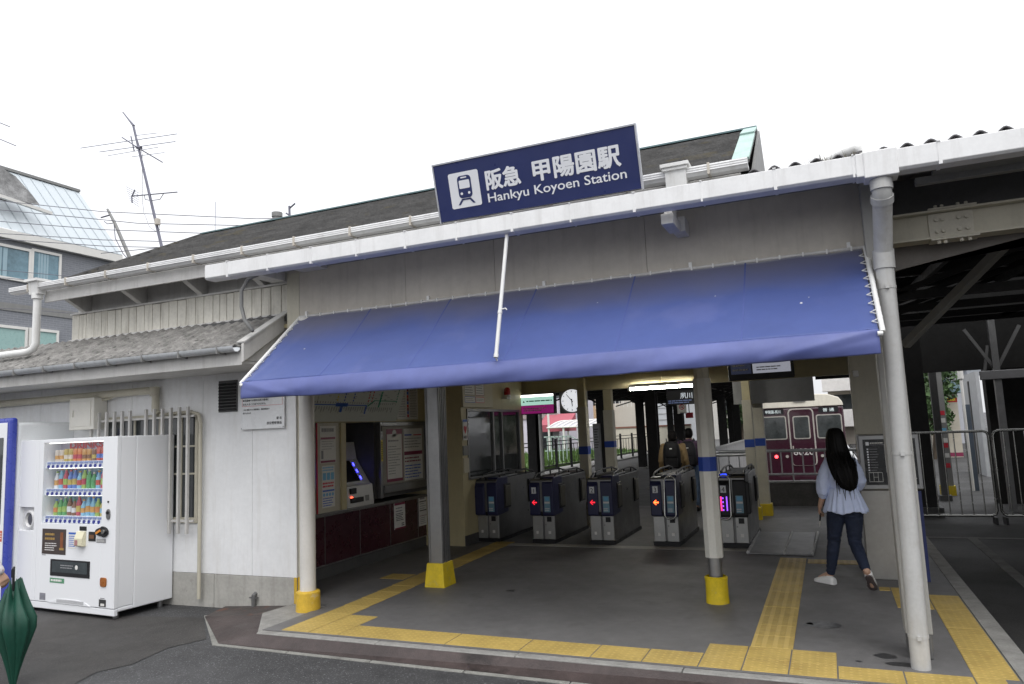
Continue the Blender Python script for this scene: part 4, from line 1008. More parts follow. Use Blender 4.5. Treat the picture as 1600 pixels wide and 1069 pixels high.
# route map (sloping) and the fare list
t = thing('route_map', 'sloping pale railway route map board above the ticket machines', 'route map', (-5.45,7.3,2.0))
RM = frame_matrix((-5.50,6.2,1.815), (0,1,0), (.16,0,.45))
MB().box(0,2.42,0,.50,0,.02,RM).build('board', mat('pale map enamel', (.62,.66,.62), .35, var=.03), t, bevel=.003)
F = Face((-5.50,6.2,1.815),(0,1,0),(.16,0,.45)); z=.021
F.rect(BLUEINK,.3,1.62,.205,.218,z); F.rect(BLUEINK,.98,1.22,.192,.236,z); F.rect(BLUEINK,1.08,1.13,.12,.236,z); F.rect(GREENINK,1.78,2.30,.275,.285,z); F.poly(GREENINK,[(1.62,.20),(1.66,.20),(1.80,.285),(1.76,.285)],z); F.rect(GREENINK,1.88,1.91,.19,.40,z); F.rect(BLUEINK,1.60,1.63,.10,.21,z)
F.rect(GINK,.0,.60,.213,.217,z); F.rect(GINK,.62,.625,.22,.46,z)
for u, m_ in ((.98,YELINK),(1.12,BLUEINK),(1.30,BLUEINK),(1.62,REDINK),(1.9,GREENINK),(2.28,GREENINK),(1.70,REDINK)):
    for v in (.26,.30,.34,.38,.42): F.rect(m_,u,u+.022,v,v+.022,z)
    F.rect(GINK,u+.009,u+.013,.22,.46,z-.0003)
for i in range(46):
    u = .05+i*.048; F.rect(GINK,u,u+.012,.225+random.uniform(0,.01),.25,z); h = random.uniform(.03,.085); F.rect(GINK,u,u+.006,.19-h,.19,z); F.rect(GINK,u+.012,u+.016,.19-h*.8,.19,z)
for i in range(40): u = random.uniform(.7,2.3); v = random.uniform(.25,.45); F.rect(GINK,u,u+.05,v,v+.006,z)
F.rect(REDINK,.35,.5,.09,.12,z); F.rect(GINK,1.52,1.64,.07,.073,z); F.rect(GINK,1.52,1.64,.12,.123,z)
F.build('route_line', t)
t = thing('fare_list', 'white fare list sheet with red and blue columns beside the route map', 'notice', (-5.49,9.0,2.0))
MB().box(-5.499,-5.485,8.66,9.22,1.83,2.45).build('sheet', PAPER, t)
F = Face((-5.484,8.66,0),(0,1,0),(0,0,1)); F.lines(GINK,.03,.22,1.86,2.42,24,.35,.001,.1); F.lines(GINK,.34,.53,1.86,2.42,24,.35,.001,.1)
for i in range(12): F.rect((REDINK,BLUEINK,MINK)[i % 3],.26,.30,1.86+.046*i,1.90+.046*i)
F.build('print', t)
def wall_notice(name, lb, x, y0, y1, z0, z1, fn, cat='notice'):
    t = thing(name, lb, cat, (x,(y0+y1)/2,z0)); MB().box(x-.012,x-.002,y0,y1,z0,z1).build('sheet', PAPER, t)
    F = Face((x-.0015,y0,z0),(0,1,0),(0,0,1)); fn(F, y1-y0, z1-z0); F.build('print', t); return t
def fn(F, w_, h): F.rect(MINK,0,w_,0,.02); F.rect(MINK,0,w_,h-.03,h); F.lines(GINK,.03,w_-.03,h-.13,h-.05,2,.4); F.lines(INK,.03,w_-.03,h*.3,h*.62,5,.45); F.lines(INK,w_-.1,w_-.03,.03,.08,2,.5)
wall_notice('notice_sheet','cream notice with maroon ends stuck on the counter front',-5.505,8.57,8.84,.34,.69,fn)
def fn(F, w_, h): F.rect(INK,.01,w_-.01,h*.80,h*.83); F.rect(INK,.01,w_-.01,h*.5,h*.53); F.rect(MINK,.01,w_-.01,h*.33,h*.345); F.lines(GINK,.02,w_-.02,.02,h*.3,4,.3); F.lines(GINK,.02,w_-.02,h*.55,h*.78,3,.3); F.lines(GINK,.02,w_-.02,h*.86,h*.98,1,.5)
wall_notice('notice_sheet','white sheet with dark rules on the counter front beside the steel column',-5.505,9.22,9.43,.30,.72,fn)
# office wall sheets: AED sticker, small plates, timetable
t = thing('aed_sticker', 'white AED sticker with a red heart on the cream office wall', 'sticker', (-4.9,9.55,1.5))
F0 = Face((-4.899,9.452,0),(0,1,0),(0,0,1)); a0=at(700,655,x=-4.9); 
yy0, yy1, zz0, zz1 = 9.47, 9.59, 1.50, 1.80
MB().box(-4.884,-4.88,9.46,9.60,zz0,zz1).build('sheet', PAPER, t)
F = Face((-4.879,9.46,zz0),(0,1,0),(0,0,1)); F.rect(BLUEINK,.0,.14,.265,.30)
F.poly(REDINK,[(.07,.09),(.115,.15),(.118,.19),(.10,.21),(.085,.205),(.07,.185),(.055,.205),(.04,.21),(.022,.19),(.025,.15)])
F.build('heart', t); lettering('AED', (-4.8785,9.53,1.525), (0,1,0), (0,0,1), .055, INK, t, align='CENTER', heavy=.0015)
t = thing('wall_plate', 'small grey plate and paper under the AED sticker on the office wall', 'wall plate', (-4.9,9.55,1.3))
MB().box(-4.90,-4.882,9.46,9.61,1.28,1.42).build('plate', MGREY, t, bevel=.003); MB().box(-4.90,-4.884,9.47,9.63,1.03,1.24).build('paper_sheet', mat('cream paper', (.58,.54,.42), .6, var=.04), t)
t = thing('timetable', 'framed timetable board with red and blue borders above the office window', 'timetable', (-4.9,9.9,2.0))
MB().box(-4.90,-4.865,9.46,10.5,1.98,2.62).build('board', mat('cream board', (.52,.47,.34), .5, var=.05), t, bevel=.004)
F = Face((-4.864,9.46,1.98),(0,1,0),(0,0,1))
for u0,u1,v0,v1,m_ in ((.06,.40,.07,.16,BLUEINK),(.42,.72,.07,.16,REDINK),(.06,.40,.18,.60,GINK),(.42,.72,.18,.60,MINK)):
    F.rect(m_,u0,u1,v0,v0+.008); F.rect(m_,u0,u1,v1-.008,v1); F.rect(m_,u0,u0+.008,v0,v1); F.rect(m_,u1-.008,u1,v0,v1); F.rect(PAPER,u0+.008,u1-.008,v0+.008,v1-.008,.0005); F.lines(GINK,u0+.02,u1-.02,v0+.02,v1-.02,max(2,int((v1-v0)/.04)),.3,.002)
F.build('print', t)
t = thing('alarm_lamp', 'small red alarm lamp on the cream wall above the office window', 'alarm lamp', (-4.85,11.0,2.16))
MB().box(-4.90,-4.80,10.92,11.08,2.13,2.16).build('bracket', PAPER, t); b = MB(); b.lathe([(.055,0),(.055,.05),(.05,.10),(.03,.13),(0.005,.135)], (-4.83,11.0,2.19), 16); b.build('dome', mat('red lamp dome', (.45,.015,.02), .3, var=.05), t, smooth=60); MB().cyl((-4.83,11.0,2.16),.058,.035,16).build('base', PAPER, t, smooth=60)
# ------------------------------------------------------------------ lit sign, clock, lights, monitor
t = thing('lit_sign', 'lit hanging sign in pale green over magenta beside the clock', 'sign', (-4.6,11.6,2.2))
a, c = at(814,617,y=11.75), at(864,614,y=11.75); sx0, sx1 = a.x, c.x
MB().box(sx0-.02,sx1+.02,11.75,11.86,1.87,2.225).build('box', DGREY, t, bevel=.004)
MB().box(sx0,sx1,11.742,11.75,2.03,2.17).build('green_face', mat('lit pale green', (.42,.70,.60), .4, var=0, emis=.55), t)
MB().box(sx0,sx1,11.742,11.75,1.885,2.028).build('magenta_face', mat('lit magenta', (.36,.02,.20), .4, var=0, emis=.3), t)
MB().box(sx0,sx1,11.741,11.75,2.172,2.21).build('lamp_strip', tube_light('sign lamp', 2.2), t)
F = Face((sx0,11.7415,1.88),(1,0,0),(0,0,1)); F.lines(GREENINK,.10,sx1-sx0-.02,.20,.24,1,.5,.001,.05); F.poly(INK,[(.03,.20),(.07,.20),(.05,.235)]); F.lines(PAPER,.05,sx1-sx0-.1,.04,.11,2,.5,.001,.3)
F.build('print', t)
t = thing('clock', 'round white station clock in a square black case under the beam', 'clock', (-3.98,11.75,2.1))
cc = at(893,626,y=11.7); 
MB().box(cc.x-.235,cc.x+.235,11.74,11.88,1.86,2.235).build('case', MGREY, t, bevel=.01)
b = MB(); b.cyl((cc.x,11.742,cc.z),.19,-.03,36,'y'); b.build('dial', mat('lit clock dial', (.80,.82,.86), .4, var=0, emis=.55), t, smooth=40)
F = Face((cc.x,11.7115,cc.z),(1,0,0),(0,0,1))
for h in range(12):
    a = RAD(30*h); r0 = .15 if h % 3 else .14
    p = Vector((math.sin(a),math.cos(a))); q = Vector((p.y,-p.x)); F.poly(INK,[tuple(p*r0+q*.005),tuple(p*.175+q*.005),tuple(p*.175-q*.005),tuple(p*r0-q*.005)])
F.build('mark', t)
for ang, ln, wd, nm in ((176,.10,.010,'hour_hand'),(320,.145,.007,'minute_hand')):
    F = Face((cc.x,11.7095,cc.z),(1,0,0),(0,0,1)); a = RAD(ang); p = Vector((math.sin(a),math.cos(a))); q = Vector((p.y,-p.x))
    F.poly(INK,[tuple(p*-.03+q*wd),tuple(p*ln+q*wd*.6),tuple(p*ln-q*wd*.6),tuple(p*-.03-q*wd)]); F.build(nm, t)
def fluo(name, lb, a, c, strength, w_=.05):
    t = thing(name, lb, 'lamp', tuple((Vector(a)+Vector(c))/2), group=None)
    a, c = Vector(a), Vector(c); d = (c-a).normalized()
    MB().bar(a+Vector((0,0,.055)), c+Vector((0,0,.055)), .09,.05).build('housing', PAPER, t, bevel=.004)
    MB().tube([a+d*.02, c-d*.02], .019, 10).build('tube', tube_light('lamp tube %g' % strength, strength), t, smooth=60)
    b = MB(); b.box(a.x-.02,a.x+.02,a.y-.02,a.y+.02,a.z-.03,a.z+.05).box(c.x-.02,c.x+.02,c.y-.02,c.y+.02,c.z-.03,c.z+.05); b.build('socket', PAPER, t, split=True)
a, c = at(983,608,y=11.75), at(1084,603,y=11.75)
fluo('fluorescent_lamp', 'lit fluorescent tube under the cream beam above the gates', (a.x,11.75,2.2), (c.x,11.75,2.2), 60)
for x, y, lb in ((-3.2,9.0,'lit fluorescent tube on the hall ceiling nearer the gates'),(-3.2,7.2,'lit fluorescent tube on the hall ceiling nearer the awning')):
    pass
t = thing('departure_display', 'black hanging departure display tilted below the awning edge', 'display', (-.8,10.5,2.4))
DM = frame_matrix((-1.22,10.5,2.165),(1,0,0),(0,-.12,.5))
MB().box(0,.86,0,.42,-.10,0,DM).build('case', BLACK, t, bevel=.01)
F = Face((-1.22,10.5,2.165),(1,0,0),(0,-.12,.5)); SCR = mat('lit display grey', (.30,.31,.36), .3, var=0, emis=.5)
F.rect(SCR,.33,.82,.09,.36); F.rect(mat('lit display dark', (.02,.025,.05), .3, var=0, emis=.4),.04,.31,.09,.36); F.lines(PAPER,.06,.28,.12,.30,3,.4,.003,.3); F.lines(MINK,.38,.6,.22,.26,1,.5,.003); F.rect(REDINK,.55,.63,.28,.32,.003); F.lines(REDINK,.64,.78,.26,.29,1,.5,.003); F.lines(GINK,.38,.7,.12,.19,2,.4,.003)
F.build('screen', t)
MB().box(-1.05,-1.01,10.45,10.5,2.5,2.76).box(-.55,-.51,10.45,10.5,2.5,2.76).build('hanger', DGREY, t, split=True)
t = thing('platform_display', 'dark hanging platform sign with pale characters beyond the gates', 'sign', (-2.7,15,2.1))
a, c = at(1041,612,y=15), at(1086,631,y=15)
MB().box(a.x,c.x,15,15.12,c.z,a.z+.02).build('case', BLACK, t, bevel=.006); b = MB(); b.box(a.x,a.x+.02,15.03,15.08,a.z,3.2).box(c.x-.02,c.x,15.03,15.08,a.z,3.2); b.build('hanger', DGREY, t, split=True)
lettering('夙川', (c.x-.03,14.998,c.z+.13), (1,0,0), (0,0,1), .13, mat('lit white text', (.6,.65,.7), .4, var=0, emis=.6), t, align='RIGHT')
F = Face((a.x,14.999,c.z),(1,0,0),(0,0,1)); F.lines(mat('dim blue text',(.12,.16,.30),.5,var=0,emis=.3),.03,c.x-a.x-.03,.02,.10,2,.5,.001,.2); F.build('small_print', t)
t = thing('no_smoking_sign', 'small white no smoking sign hanging below the platform sign', 'sign', (-2.7,15,1.85))
a, c = at(1058,631,y=15.05), at(1073,646,y=15.05)
MB().box(a.x,c.x,15.04,15.05,c.z,a.z).build('plate', PAPER, t); F = Face(((a.x+c.x)/2,15.039,(a.z*.55+c.z*.45)),(1,0,0),(0,0,1))
r = (c.x-a.x)*.30; F.disc(REDINK,0,.02,r,.001); F.disc(PAPER,0,.02,r*.75,.002); F.rect(INK,-r*.5,r*.5,.01,.03,.003); F.poly(REDINK,[(-r*.6,.02+r*.5),(-r*.5,.02+r*.65),(r*.6,.02-r*.5),(r*.5,.02-r*.65)],.004); F.lines(INK,-.04,.04,-.12,-.085,1,.6,.002,.05); F.build('symbol', t)
t = thing('red_sign', 'small red sign hanging far along the platform', 'sign', (-3.2,20,1.9)); a, c = at(1071,645,y=20), at(1083,653,y=20)
MB().box(a.x,c.x,20,20.05,c.z,a.z).build('box', mat('red sign face', (.32,.02,.03), .5, var=.05), t); MB().box((a.x+c.x)/2-.01,(a.x+c.x)/2+.01,20.01,20.03,a.z,3.2).build('hanger', DARK, t)
# ------------------------------------------------------------------ ticket gates
GBODY = mat('gate brushed steel', (.20,.20,.20), .35, .85, var=.12, scale=3); GFRONT = mat('gate pale steel', (.40,.40,.39), .38, .8, var=.08, scale=4)
RED = mat('red arrow light', (1.0,.02,.04), .4, var=0, emis=1.0); ORG = mat('orange arrow light', (1.0,.10,.02), .4, var=0, emis=4)
def gate(x, y, num, lb, style, arrow):
    g_ = thing('ticket_gate', lb, 'ticket gate', (x,y,0), group='row of ticket gates')
    Wg, Ld = .36, 1.58
    b = MB(); b.prism([(.06,.05),(.06,.40),(.0,.44),(.0,.88),(.02,.905),(Ld-.02,.905),(Ld,.88),(Ld,.44),(Ld-.06,.40),(Ld-.06,.05)], 'x', .012, Wg-.012); b.build('cabinet', GBODY, g_, bevel=.006, local=True)
    MB().box(.0,Wg,.03,Ld-.03,0,.05).build('base', BLACK, g_, local=True)
    b = MB(); b.box(.015,.165,.03,.06,.055,.43).box(.195,.345,.03,.06,.055,.43); b.build('lower_panel', GFRONT, g_, bevel=.004, local=True, split=True)
    F = Face((0,.0295,0),(1,0,0),(0,0,1)); F.rect(BLACK,.235,.305,.30,.37); F.rect(PAPER,.065,.10,.13,.17); F.rect(PAPER,.25,.29,.13,.17); F.rect(MGREY,.205,.225,.25,.27); F.build('small_plate', g_, True)
    # reader side: navy module with number and arrow
    b = MB(); b.prism([(.03,.38),(-.03,.40),(-.035,.80),(.03,.90),(.30,.90),(.30,.40)], 'x', .002, .155)
    b.build('reader_module', GNAVY if style < 4 else BLACK, g_, bevel=.012, local=True, seg=3)
    b = MB(); b.prism([(.02,.38),(-.01,.40),(-.015,.84),(.05,.93),(.40,.93),(.40,.40)], 'x', .19, .358); b.build('reader_module', GNAVY if style < 4 else BLACK, g_, bevel=.012, local=True, seg=3)
    MB().box(.158,.187,.01,.6,.38,.93).build('gap_panel', BLACK, g_, local=True)
    F = Face((0,-.0355,0),(1,0,0),Vector((0,-.005,.40)))
    F.rect(SIGNWHITE,.045,.115,.70,.79) if num else None
    if num: F.build('number_plate', g_, True)
    if num: lettering(num, (.08,-.0475,.712), (1,0,0), (0,0,1), .085, INK, g_, align='CENTER', local=True)
    if arrow:
        F = Face((.08,-.0365,.575),(1,0,0),(0,0,1)); F.poly(arrow,[(.72*p_,.72*q_) for p_, q_ in ((-.05,0),(-.005,.045),(.012,.045),(-.018,.012),(.05,.012),(.05,-.012),(-.018,-.012),(.012,-.045),(-.005,-.045))]); F.build('arrow_light', g_, True)
    F = Face((0,-.0165,0),(1,0,0),(0,-.005,.44)); F.rect(mat('poster blue', (.20,.36,.46), .4, var=.1),.225,.315,.44,.66); F.lines(PAPER,.23,.31,.45,.50,2,.5,.002); F.rect(PAPER,.23,.31,.56,.585,.002); F.rect(CYAN,.24,.30,.60,.65,.002); F.build('sticker', g_, True)
    # top: sunken tray between two black rails
    b = MB(); b.box(.03,Wg-.03,.25,Ld-.1,.905,.925); b.build('tray', BLACK, g_, local=True)
    for xx in (.03,.33):
        b = MB(); b.tube([(xx,.10,.90),(xx,.22,.955),(xx,.6,.985),(xx,1.2,.985),(xx,1.5,.93),(xx,1.54,.90)],.013,8)
        for yy in (.35,.8,1.2): b.box(xx-.008,xx+.008,yy-.012,yy+.012,.90,.975)
        b.build('rail', BLACK, g_, local=True)
    MB().box(.31,.35,.18,.8,.92,.94).build('top_strip', STEEL, g_, bevel=.004, local=True)
    # flap doors in their frames on the passage side
    for yy in (.24,1.22):
        b = MB(); b.box(Wg-.012,Wg+.008,yy,yy+.24,.46,.82); fr = b.build('flap_frame', BLACK, g_, bevel=.02, local=True)
        MB().box(Wg+.004,Wg+.022,yy+.03,yy+.215,.49,.79).build('flap', mat('flap olive plastic', (.10,.095,.08), .5, var=.08), fr, bevel=.015, local=True)
    if style >= 3:
        x0 = .19 if style == 3 else .005
        P = []; cx = x0+.083; 
        for cx_, cz, a0, a1 in ((cx,.86,0,180),(cx,.42,180,360)):
            for k in range(9): a = RAD(a0+(a1-a0)*k/8); P.append((cx_+.075*math.cos(a), -.045 if cz < .6 else -.0, cz+.055*math.sin(a)))
        P.append(P[0])
        b = MB(); b.tube([Vector(p)+Vector((0,-.045*(1-(p[2]-.37)/.55),0)) for p in P],.013,8,cap=False); b.build('chrome_loop', CHROME, g_, smooth=60, local=True)
    if style == 4:
        b = MB(); b.box(.035,.052,-.045,-.035,.47,.65); b.build('light_bar', mat('pink light', (1,.04,.25), .4, var=0, emis=1.2), g_, local=True)
        b = MB(); b.box(.108,.122,-.045,-.035,.47,.65); b.build('light_bar', mat('violet light', (.30,.08,1), .4, var=0, emis=1.2), g_, local=True)
        b = MB()
        for k in range(4): b.box(.06,.075,-.045,-.036,.47+.05*k,.49+.05*k)
        b.build('light_dot', mat('violet light', (.35,.10,1)), g_, local=True, split=True)
        MB().box(.05,.12,.0,.12,.905,.93).build('light_cap', mat('blue light cap', (.02,.05,.9), .4, var=0, emis=2), g_, bevel=.006, local=True)
        MB().box(.35,.40,-.02,.16,.43,.83).build('reader_shelf', BLACK, g_, bevel=.01, local=True)
    return g_
gate(-4.905, 9.84, '', 'unnumbered ticket gate half set against the cream office wall', 1, None)
gate(-4.03, 9.84, '1', 'ticket gate numbered 1 with a dim red light', 1, RED)
gate(-3.17, 9.86, '2', 'ticket gate numbered 2 with a red arrow', 2, RED)
gate(-2.285, 9.86, '3', 'ticket gate numbered 3 with a bright orange arrow and chrome loop', 3, ORG)
gate(-1.40, 9.86, '4', 'ticket gate numbered 4 with pink and violet lights behind the white post', 4, None)
# ------------------------------------------------------------------ information board
t = thing('information_board', 'stainless pedestal with a black station plan board', 'information board', (.5,8.3,0))
b = MB(); b.box(.24,.735,8.2,8.5,0,.87); b.build('pedestal', mat('pedestal steel', (.34,.33,.31), .4, .75, var=.1, scale=2), t, bevel=.006)
b = MB(); b.box(.255,.80,8.16,8.52,.875,1.42); b.build('frame', STEEL, t, bevel=.012)
MB().box(.30,.765,8.152,8.161,.925,1.375).build('plan_panel', mat('black plan panel', (.018,.019,.02), .25, var=.05), t)
F = Face((.30,8.1515,.925),(1,0,0),(0,0,1)); F.rect(SIGNWHITE,.025,.055,.39,.425); F.lines(PAPER,.065,.19,.405,.42,1,.7); F.lines(GINK,.065,.19,.39,.40,1,.6)
for i in range(9): F.rect(SIGNWHITE,.03,.045,.345-.026*i,.36-.026*i); F.lines(GINK,.055,.055+.05+.03*random.random(),.346-.026*i,.359-.026*i,1,.5,.001,.1)
for u0,u1,v0,v1 in ((.03,.15,.03,.034),(.03,.15,.12,.124),(.03,.033,.03,.12),(.15,.153,.03,.12),(.07,.073,.03,.12),(.11,.113,.03,.12),(.07,.11,.075,.078),(.19,.193,.12,.40),(.2,.45,.06,.063),(.2,.203,.04,.09),(.3,.303,.04,.09)): F.rect(PAPER,u0,u1,v0,v1)
F.rect(SIGNWHITE,.20,.235,.16,.19); F.build('plan_print', t)
MB().box(.742,.775,8.18,8.5,.0,.86).build('blue_side', NAVY, t)
F = Face((.8005,8.17,.9),(0,1,0),(0,0,1)); F.rect(NAVY,.04,.32,.02,.45); 
for v in (.30,.16,.05): F.lines(PAPER,.08,.28,v,v+.06,1,.4,.002)
F.build('side_print', t)
# chrome barriers to the right
def barrier(x0, x1, y, lb):
    t = thing('barrier', lb, 'barrier', (x0,y,-.05), group='chrome barriers across the side alley')
    r = .07; P = [(x0,y,.10)]
    z0, z1 = .07, 1.31
    P = [(x0+r,y,z0)] + [(x1-r,y,z0),(x1-r*.3,y,z0+r*.3),(x1,y,z0+r),(x1,y,z1-r),(x1-r*.3,y,z1-r*.3),(x1-r,y,z1),(x0+r,y,z1),(x0+r*.3,y,z1-r*.3),(x0,y,z1-r),(x0,y,z0+r),(x0+r*.3,y,z0+r*.3),(x0+r,y,z0)]
    MB().tube(P,.02,8).build('frame', CHROME, t, smooth=60)
    n = 7; b = MB()
    for i in range(1,n): x = x0+(x1-x0)*i/n; b.tube([(x,y,z0),(x,y,z1)],.0095,6)
    b.build('bar', CHROME, t, smooth=60, split=True)
    b = MB(); b.box(x0+.02,x0+.05,y-.12,y+.12,-.05,z0-.018).box(x1-.05,x1-.02,y-.12,y+.12,-.05,z0-.018); b.build('foot', BLACK, t, split=True)
barrier(1.12,2.17,12.8,'chrome tube barrier next to the information board')
barrier(2.23,3.15,12.82,'chrome tube barrier at the picture\'s right border')
# ------------------------------------------------------------------ people
def voxel(b, name, size, it=3, fac=.5):
    me = b.mesh(name); o = bpy.data.objects.new(name, me); COL.objects.link(o)
    r = o.modifiers.new('r', 'REMESH'); r.mode = 'VOXEL'; r.voxel_size = size
    s = o.modifiers.new('s', 'SMOOTH'); s.iterations = it; s.factor = fac
    m = evaluated_mesh(o, name)
    for p in m.polygons: p.use_smooth = True
    return m
def limb(b, pts, rad, n=14):
    b.tube(pts, rad, n)
    for p, r in zip(pts, rad):
        r = r if not isinstance(r, tuple) else min(r)
        b.sphere(p, r*.98, 12, 8)
    return b
def add_hand(b, wrist, d, nrm, side, curl=.6, s=1.0, grip=False):
    """palm and five fingers; d to the knuckles, nrm out of the palm, side +1/-1: the thumb's side along d x nrm"""
    w_ = Vector(wrist); d = Vector(d).normalized(); nrm = Vector(nrm); nrm = (nrm-d*nrm.dot(d)).normalized(); lat = d.cross(nrm)*side
    def ringp(c, a, q): return [c+lat*(a*math.cos(2*math.pi*i/12))+nrm*(q*math.sin(2*math.pi*i/12)) for i in range(12)]
    b.rings([ringp(w_-d*.01*s,.024*s,.018*s), ringp(w_+d*.02*s,.032*s,.016*s), ringp(w_+d*.06*s,.040*s,.014*s), ringp(w_+d*.085*s,.040*s,.011*s)])
    for k, (o_, L_) in enumerate(((.030,.070),(.010,.078),(-.010,.073),(-.029,.058))):
        p = w_+d*.078*s+lat*o_*s; ang = 0; P = [p-d*.012*s, p]
        for q, f in enumerate((.45,.32,.23)):
            ang += curl*(1.0+.12*k)*(.75 if q == 0 else 1); p = p+(d*math.cos(ang)+nrm*math.sin(ang))*L_*f*s; P.append(p)
        b.tube(P, [.0095*s,.0095*s,.0088*s,.0080*s,.0062*s], 8); b.sphere(P[-1], .0064*s, 8, 6)
    p = w_+d*.028*s+lat*.030*s; td = (d*.62+lat*.62+nrm*.45).normalized(); P = [p-lat*.012*s, p, p+td*.032*s, p+(td+d*.5+nrm*curl*.7).normalized()*.056*s]
    b.tube(P, [.012*s,.012*s,.010*s,.007*s], 8); b.sphere(P[-1], .0072*s, 8, 6)
def add_head(b, c, s=1.0, fwd=(0,1,0)):
    """skull, jaw, nose, ears, brow; looks along fwd"""
    c = Vector(c); f = Vector(fwd).normalized(); r = f.cross(Vector((0,0,1))).normalized(); u = r.cross(f)
    def ell(o, rx, ry, rz, n=16, m=12):
        o = c+r*o[0]*s+f*o[1]*s+u*o[2]*s; rs = []
        for k in range(1, m):
            th = math.pi*k/m; rs.append([o+r*(rx*s*math.sin(th)*math.cos(2*math.pi*i/n))+f*(ry*s*math.sin(th)*math.sin(2*math.pi*i/n))-u*(rz*s*math.cos(th)) for i in range(n)])
        b.rings(rs)
    ell((0,-.008,.025),.074,.092,.082); ell((0,.022,-.035),.056,.060,.070); ell((0,.052,-.082),.026,.022,.020)
    ell((0,.088,-.018),.013,.018,.024); ell((0,.078,-.062),.024,.012,.010); ell((0,.070,.025),.050,.018,.012)
    ell((.073,-.005,-.015),.010,.020,.030); ell((-.073,-.005,-.015),.010,.020,.030)
SKIN = mat('skin', (.50,.31,.22), .55, var=.06, scale=12)
HAIRB = mat('black hair', (.005,.0045,.0045), .55, var=.25, scale=30, spec=.15)
EYE = mat('dark eye', (.02,.015,.012), .2, var=0)
def face_bits(root, c, s, fwd):
    c = Vector(c); f = Vector(fwd).normalized(); r = f.cross(Vector((0,0,1))).normalized(); u = r.cross(f)
    for sg in (-1, 1): MB().sphere(c+r*.030*s*sg+f*.072*s+u*0*s, .011*s, 10, 8).build('eye', EYE, root, smooth=180)
    b = MB(); b.tube([c+r*-.022*s+f*.084*s-u*.062*s, c+f*.090*s-u*.063*s, c+r*.022*s+f*.084*s-u*.062*s], [.003*s,.005*s,.003*s], 6); b.build('mouth', mat('lips', (.40,.15,.13), .5, var=0), root, smooth=180)
def shoe(b, heel, toe, up, s=1.0, w_=.042):
    """a low shoe from heel to toe, up = away from the sole"""
    h, t = Vector(heel), Vector(toe); d = t-h; L_ = d.length; d.normalize(); u = Vector(up); u = (u-d*u.dot(d)).normalized(); r = d.cross(u)
    rs = []
    for q, ww, hh in ((-.02,.022,.045),(.0,.030,.062),(.12,.034,.075),(.30,.033,.078),(.5,.037,.058),(.7,w_,.045),(.88,w_*.88,.036),(.97,w_*.6,.028),(1.0,w_*.3,.02)):
        c = h+d*L_*q; ring = []
        for i in range(14):
            a = 2*math.pi*i/14; x = ww*math.cos(a); z = hh*.5*(1+math.sin(a))
            if math.sin(a) < -.3: z = 0; x = ww*1.03*math.copysign(min(1, abs(math.cos(a))*1.25), math.cos(a))
            ring.append(c+r*x+u*z)
        rs.append(ring)
    b.rings(rs); return d, u, r

# --- the woman walking to the wide gate, seen from behind
t = thing('person', 'woman with long black hair in a pale blue peplum blouse and jeans walking in', 'person', (.05,7.78,0))
hd = Vector((.045,7.86,1.395)); FW = Vector((-.18,1,.0))
sL, sR = Vector((-.025,7.81,1.185)), Vector((.178,7.80,1.18)); eL, eR = Vector((-.085,7.79,.935)), Vector((.208,7.86,.95))
hL, hR = Vector((-.145,7.83,.745)), Vector((.135,8.03,.93))
pel = Vector((.075,7.78,.77)); hipL, hipR = pel+Vector((-.075,.0,-.02)), pel+Vector((.078,0,-.02))
kL, kR = Vector((-.045,7.87,.43)), Vector((.135,7.80,.42)); aL, aR = Vector((-.105,7.905,.095)), Vector((.205,7.545,.205))
b = MB()
b.tube([pel+Vector((0,0,-.09)), pel, Vector((.078,7.79,.93)), Vector((.083,7.80,1.06)), Vector((.085,7.80,1.17)), Vector((.075,7.81,1.225)), Vector((.06,7.83,1.27)), Vector((.05,7.85,1.33))],
       [(.08,.125),(.095,.142),(.076,.104),(.088,.115),(.082,.115),(.055,.07),(.046,.046),(.045,.045)], 18)
for s_, e_, h_ in ((sL,eL,hL),(sR,eR,hR)): limb(b, [s_, s_.lerp(e_,.5), e_, e_.lerp(h_,.4), h_], [.042,.038,.031,.030,.021])
for h_, k_, a_ in ((hipL,kL,aL),(hipR,kR,aR)): limb(b, [h_, h_.lerp(k_,.5), k_, k_.lerp(a_,.35), a_], [.078,.066,.047,.047,.032])
fLd = Vector((-.075,.13,0)); 
for a_, toe in ((aL, aL+Vector((-.10,.10,-.06))),(aR, Vector((.245,7.66,.05)))): limb(b, [a_, a_.lerp(toe,.5), toe], [.032,.03,.022])
add_head(b, hd, .93, FW)
add_hand(b, hL, (-.02,.05,-.10), (.9,.1,.0), 1, .75, .82); add_hand(b, hR, (-.09,.05,.0), (-.1,.2,-1), -1, .7, .82)
link('body', voxel(b, 'body', .0055, 2), SKIN, t)
face_bits(t, hd, .93, FW)
JEANS = mat('dark blue denim', (.011,.018,.042), .8, var=.22, scale=6, bump=.25, bscale=240, streak=0)
b = MB()
b.tube([pel+Vector((0,0,-.085)), pel+Vector((0,-.012,-.03)), pel+Vector((0,0,.07)), pel+Vector((.003,0,.14))], [(.085,.122),(.112,.146),(.092,.124),(.080,.108)], 20)
for h_, k_, a_ in ((hipL,kL,aL),(hipR,kR,aR)):
    a2 = k_.lerp(a_,.92); limb(b, [h_+Vector((0,-.02,0)), h_.lerp(k_,.45)+Vector((0,-.006,0)), k_, k_.lerp(a_,.30)+Vector((0,-.008,0)), a2], [.088,.080,.060,.058,.043], 18)
me = voxel(b, 'jeans', .006, 2)
for v in me.vertices:
    kz = math.exp(-((v.co.z-.42)/.09)**2)+math.exp(-((v.co.z-.16)/.07)**2)+.8*math.exp(-((v.co.z-.70)/.06)**2)+.25
    n_ = mathutils.noise.noise(Vector((v.co.x*14, v.co.y*14, v.co.z*46)))
    v.co += v.normal*n_*.006*kz
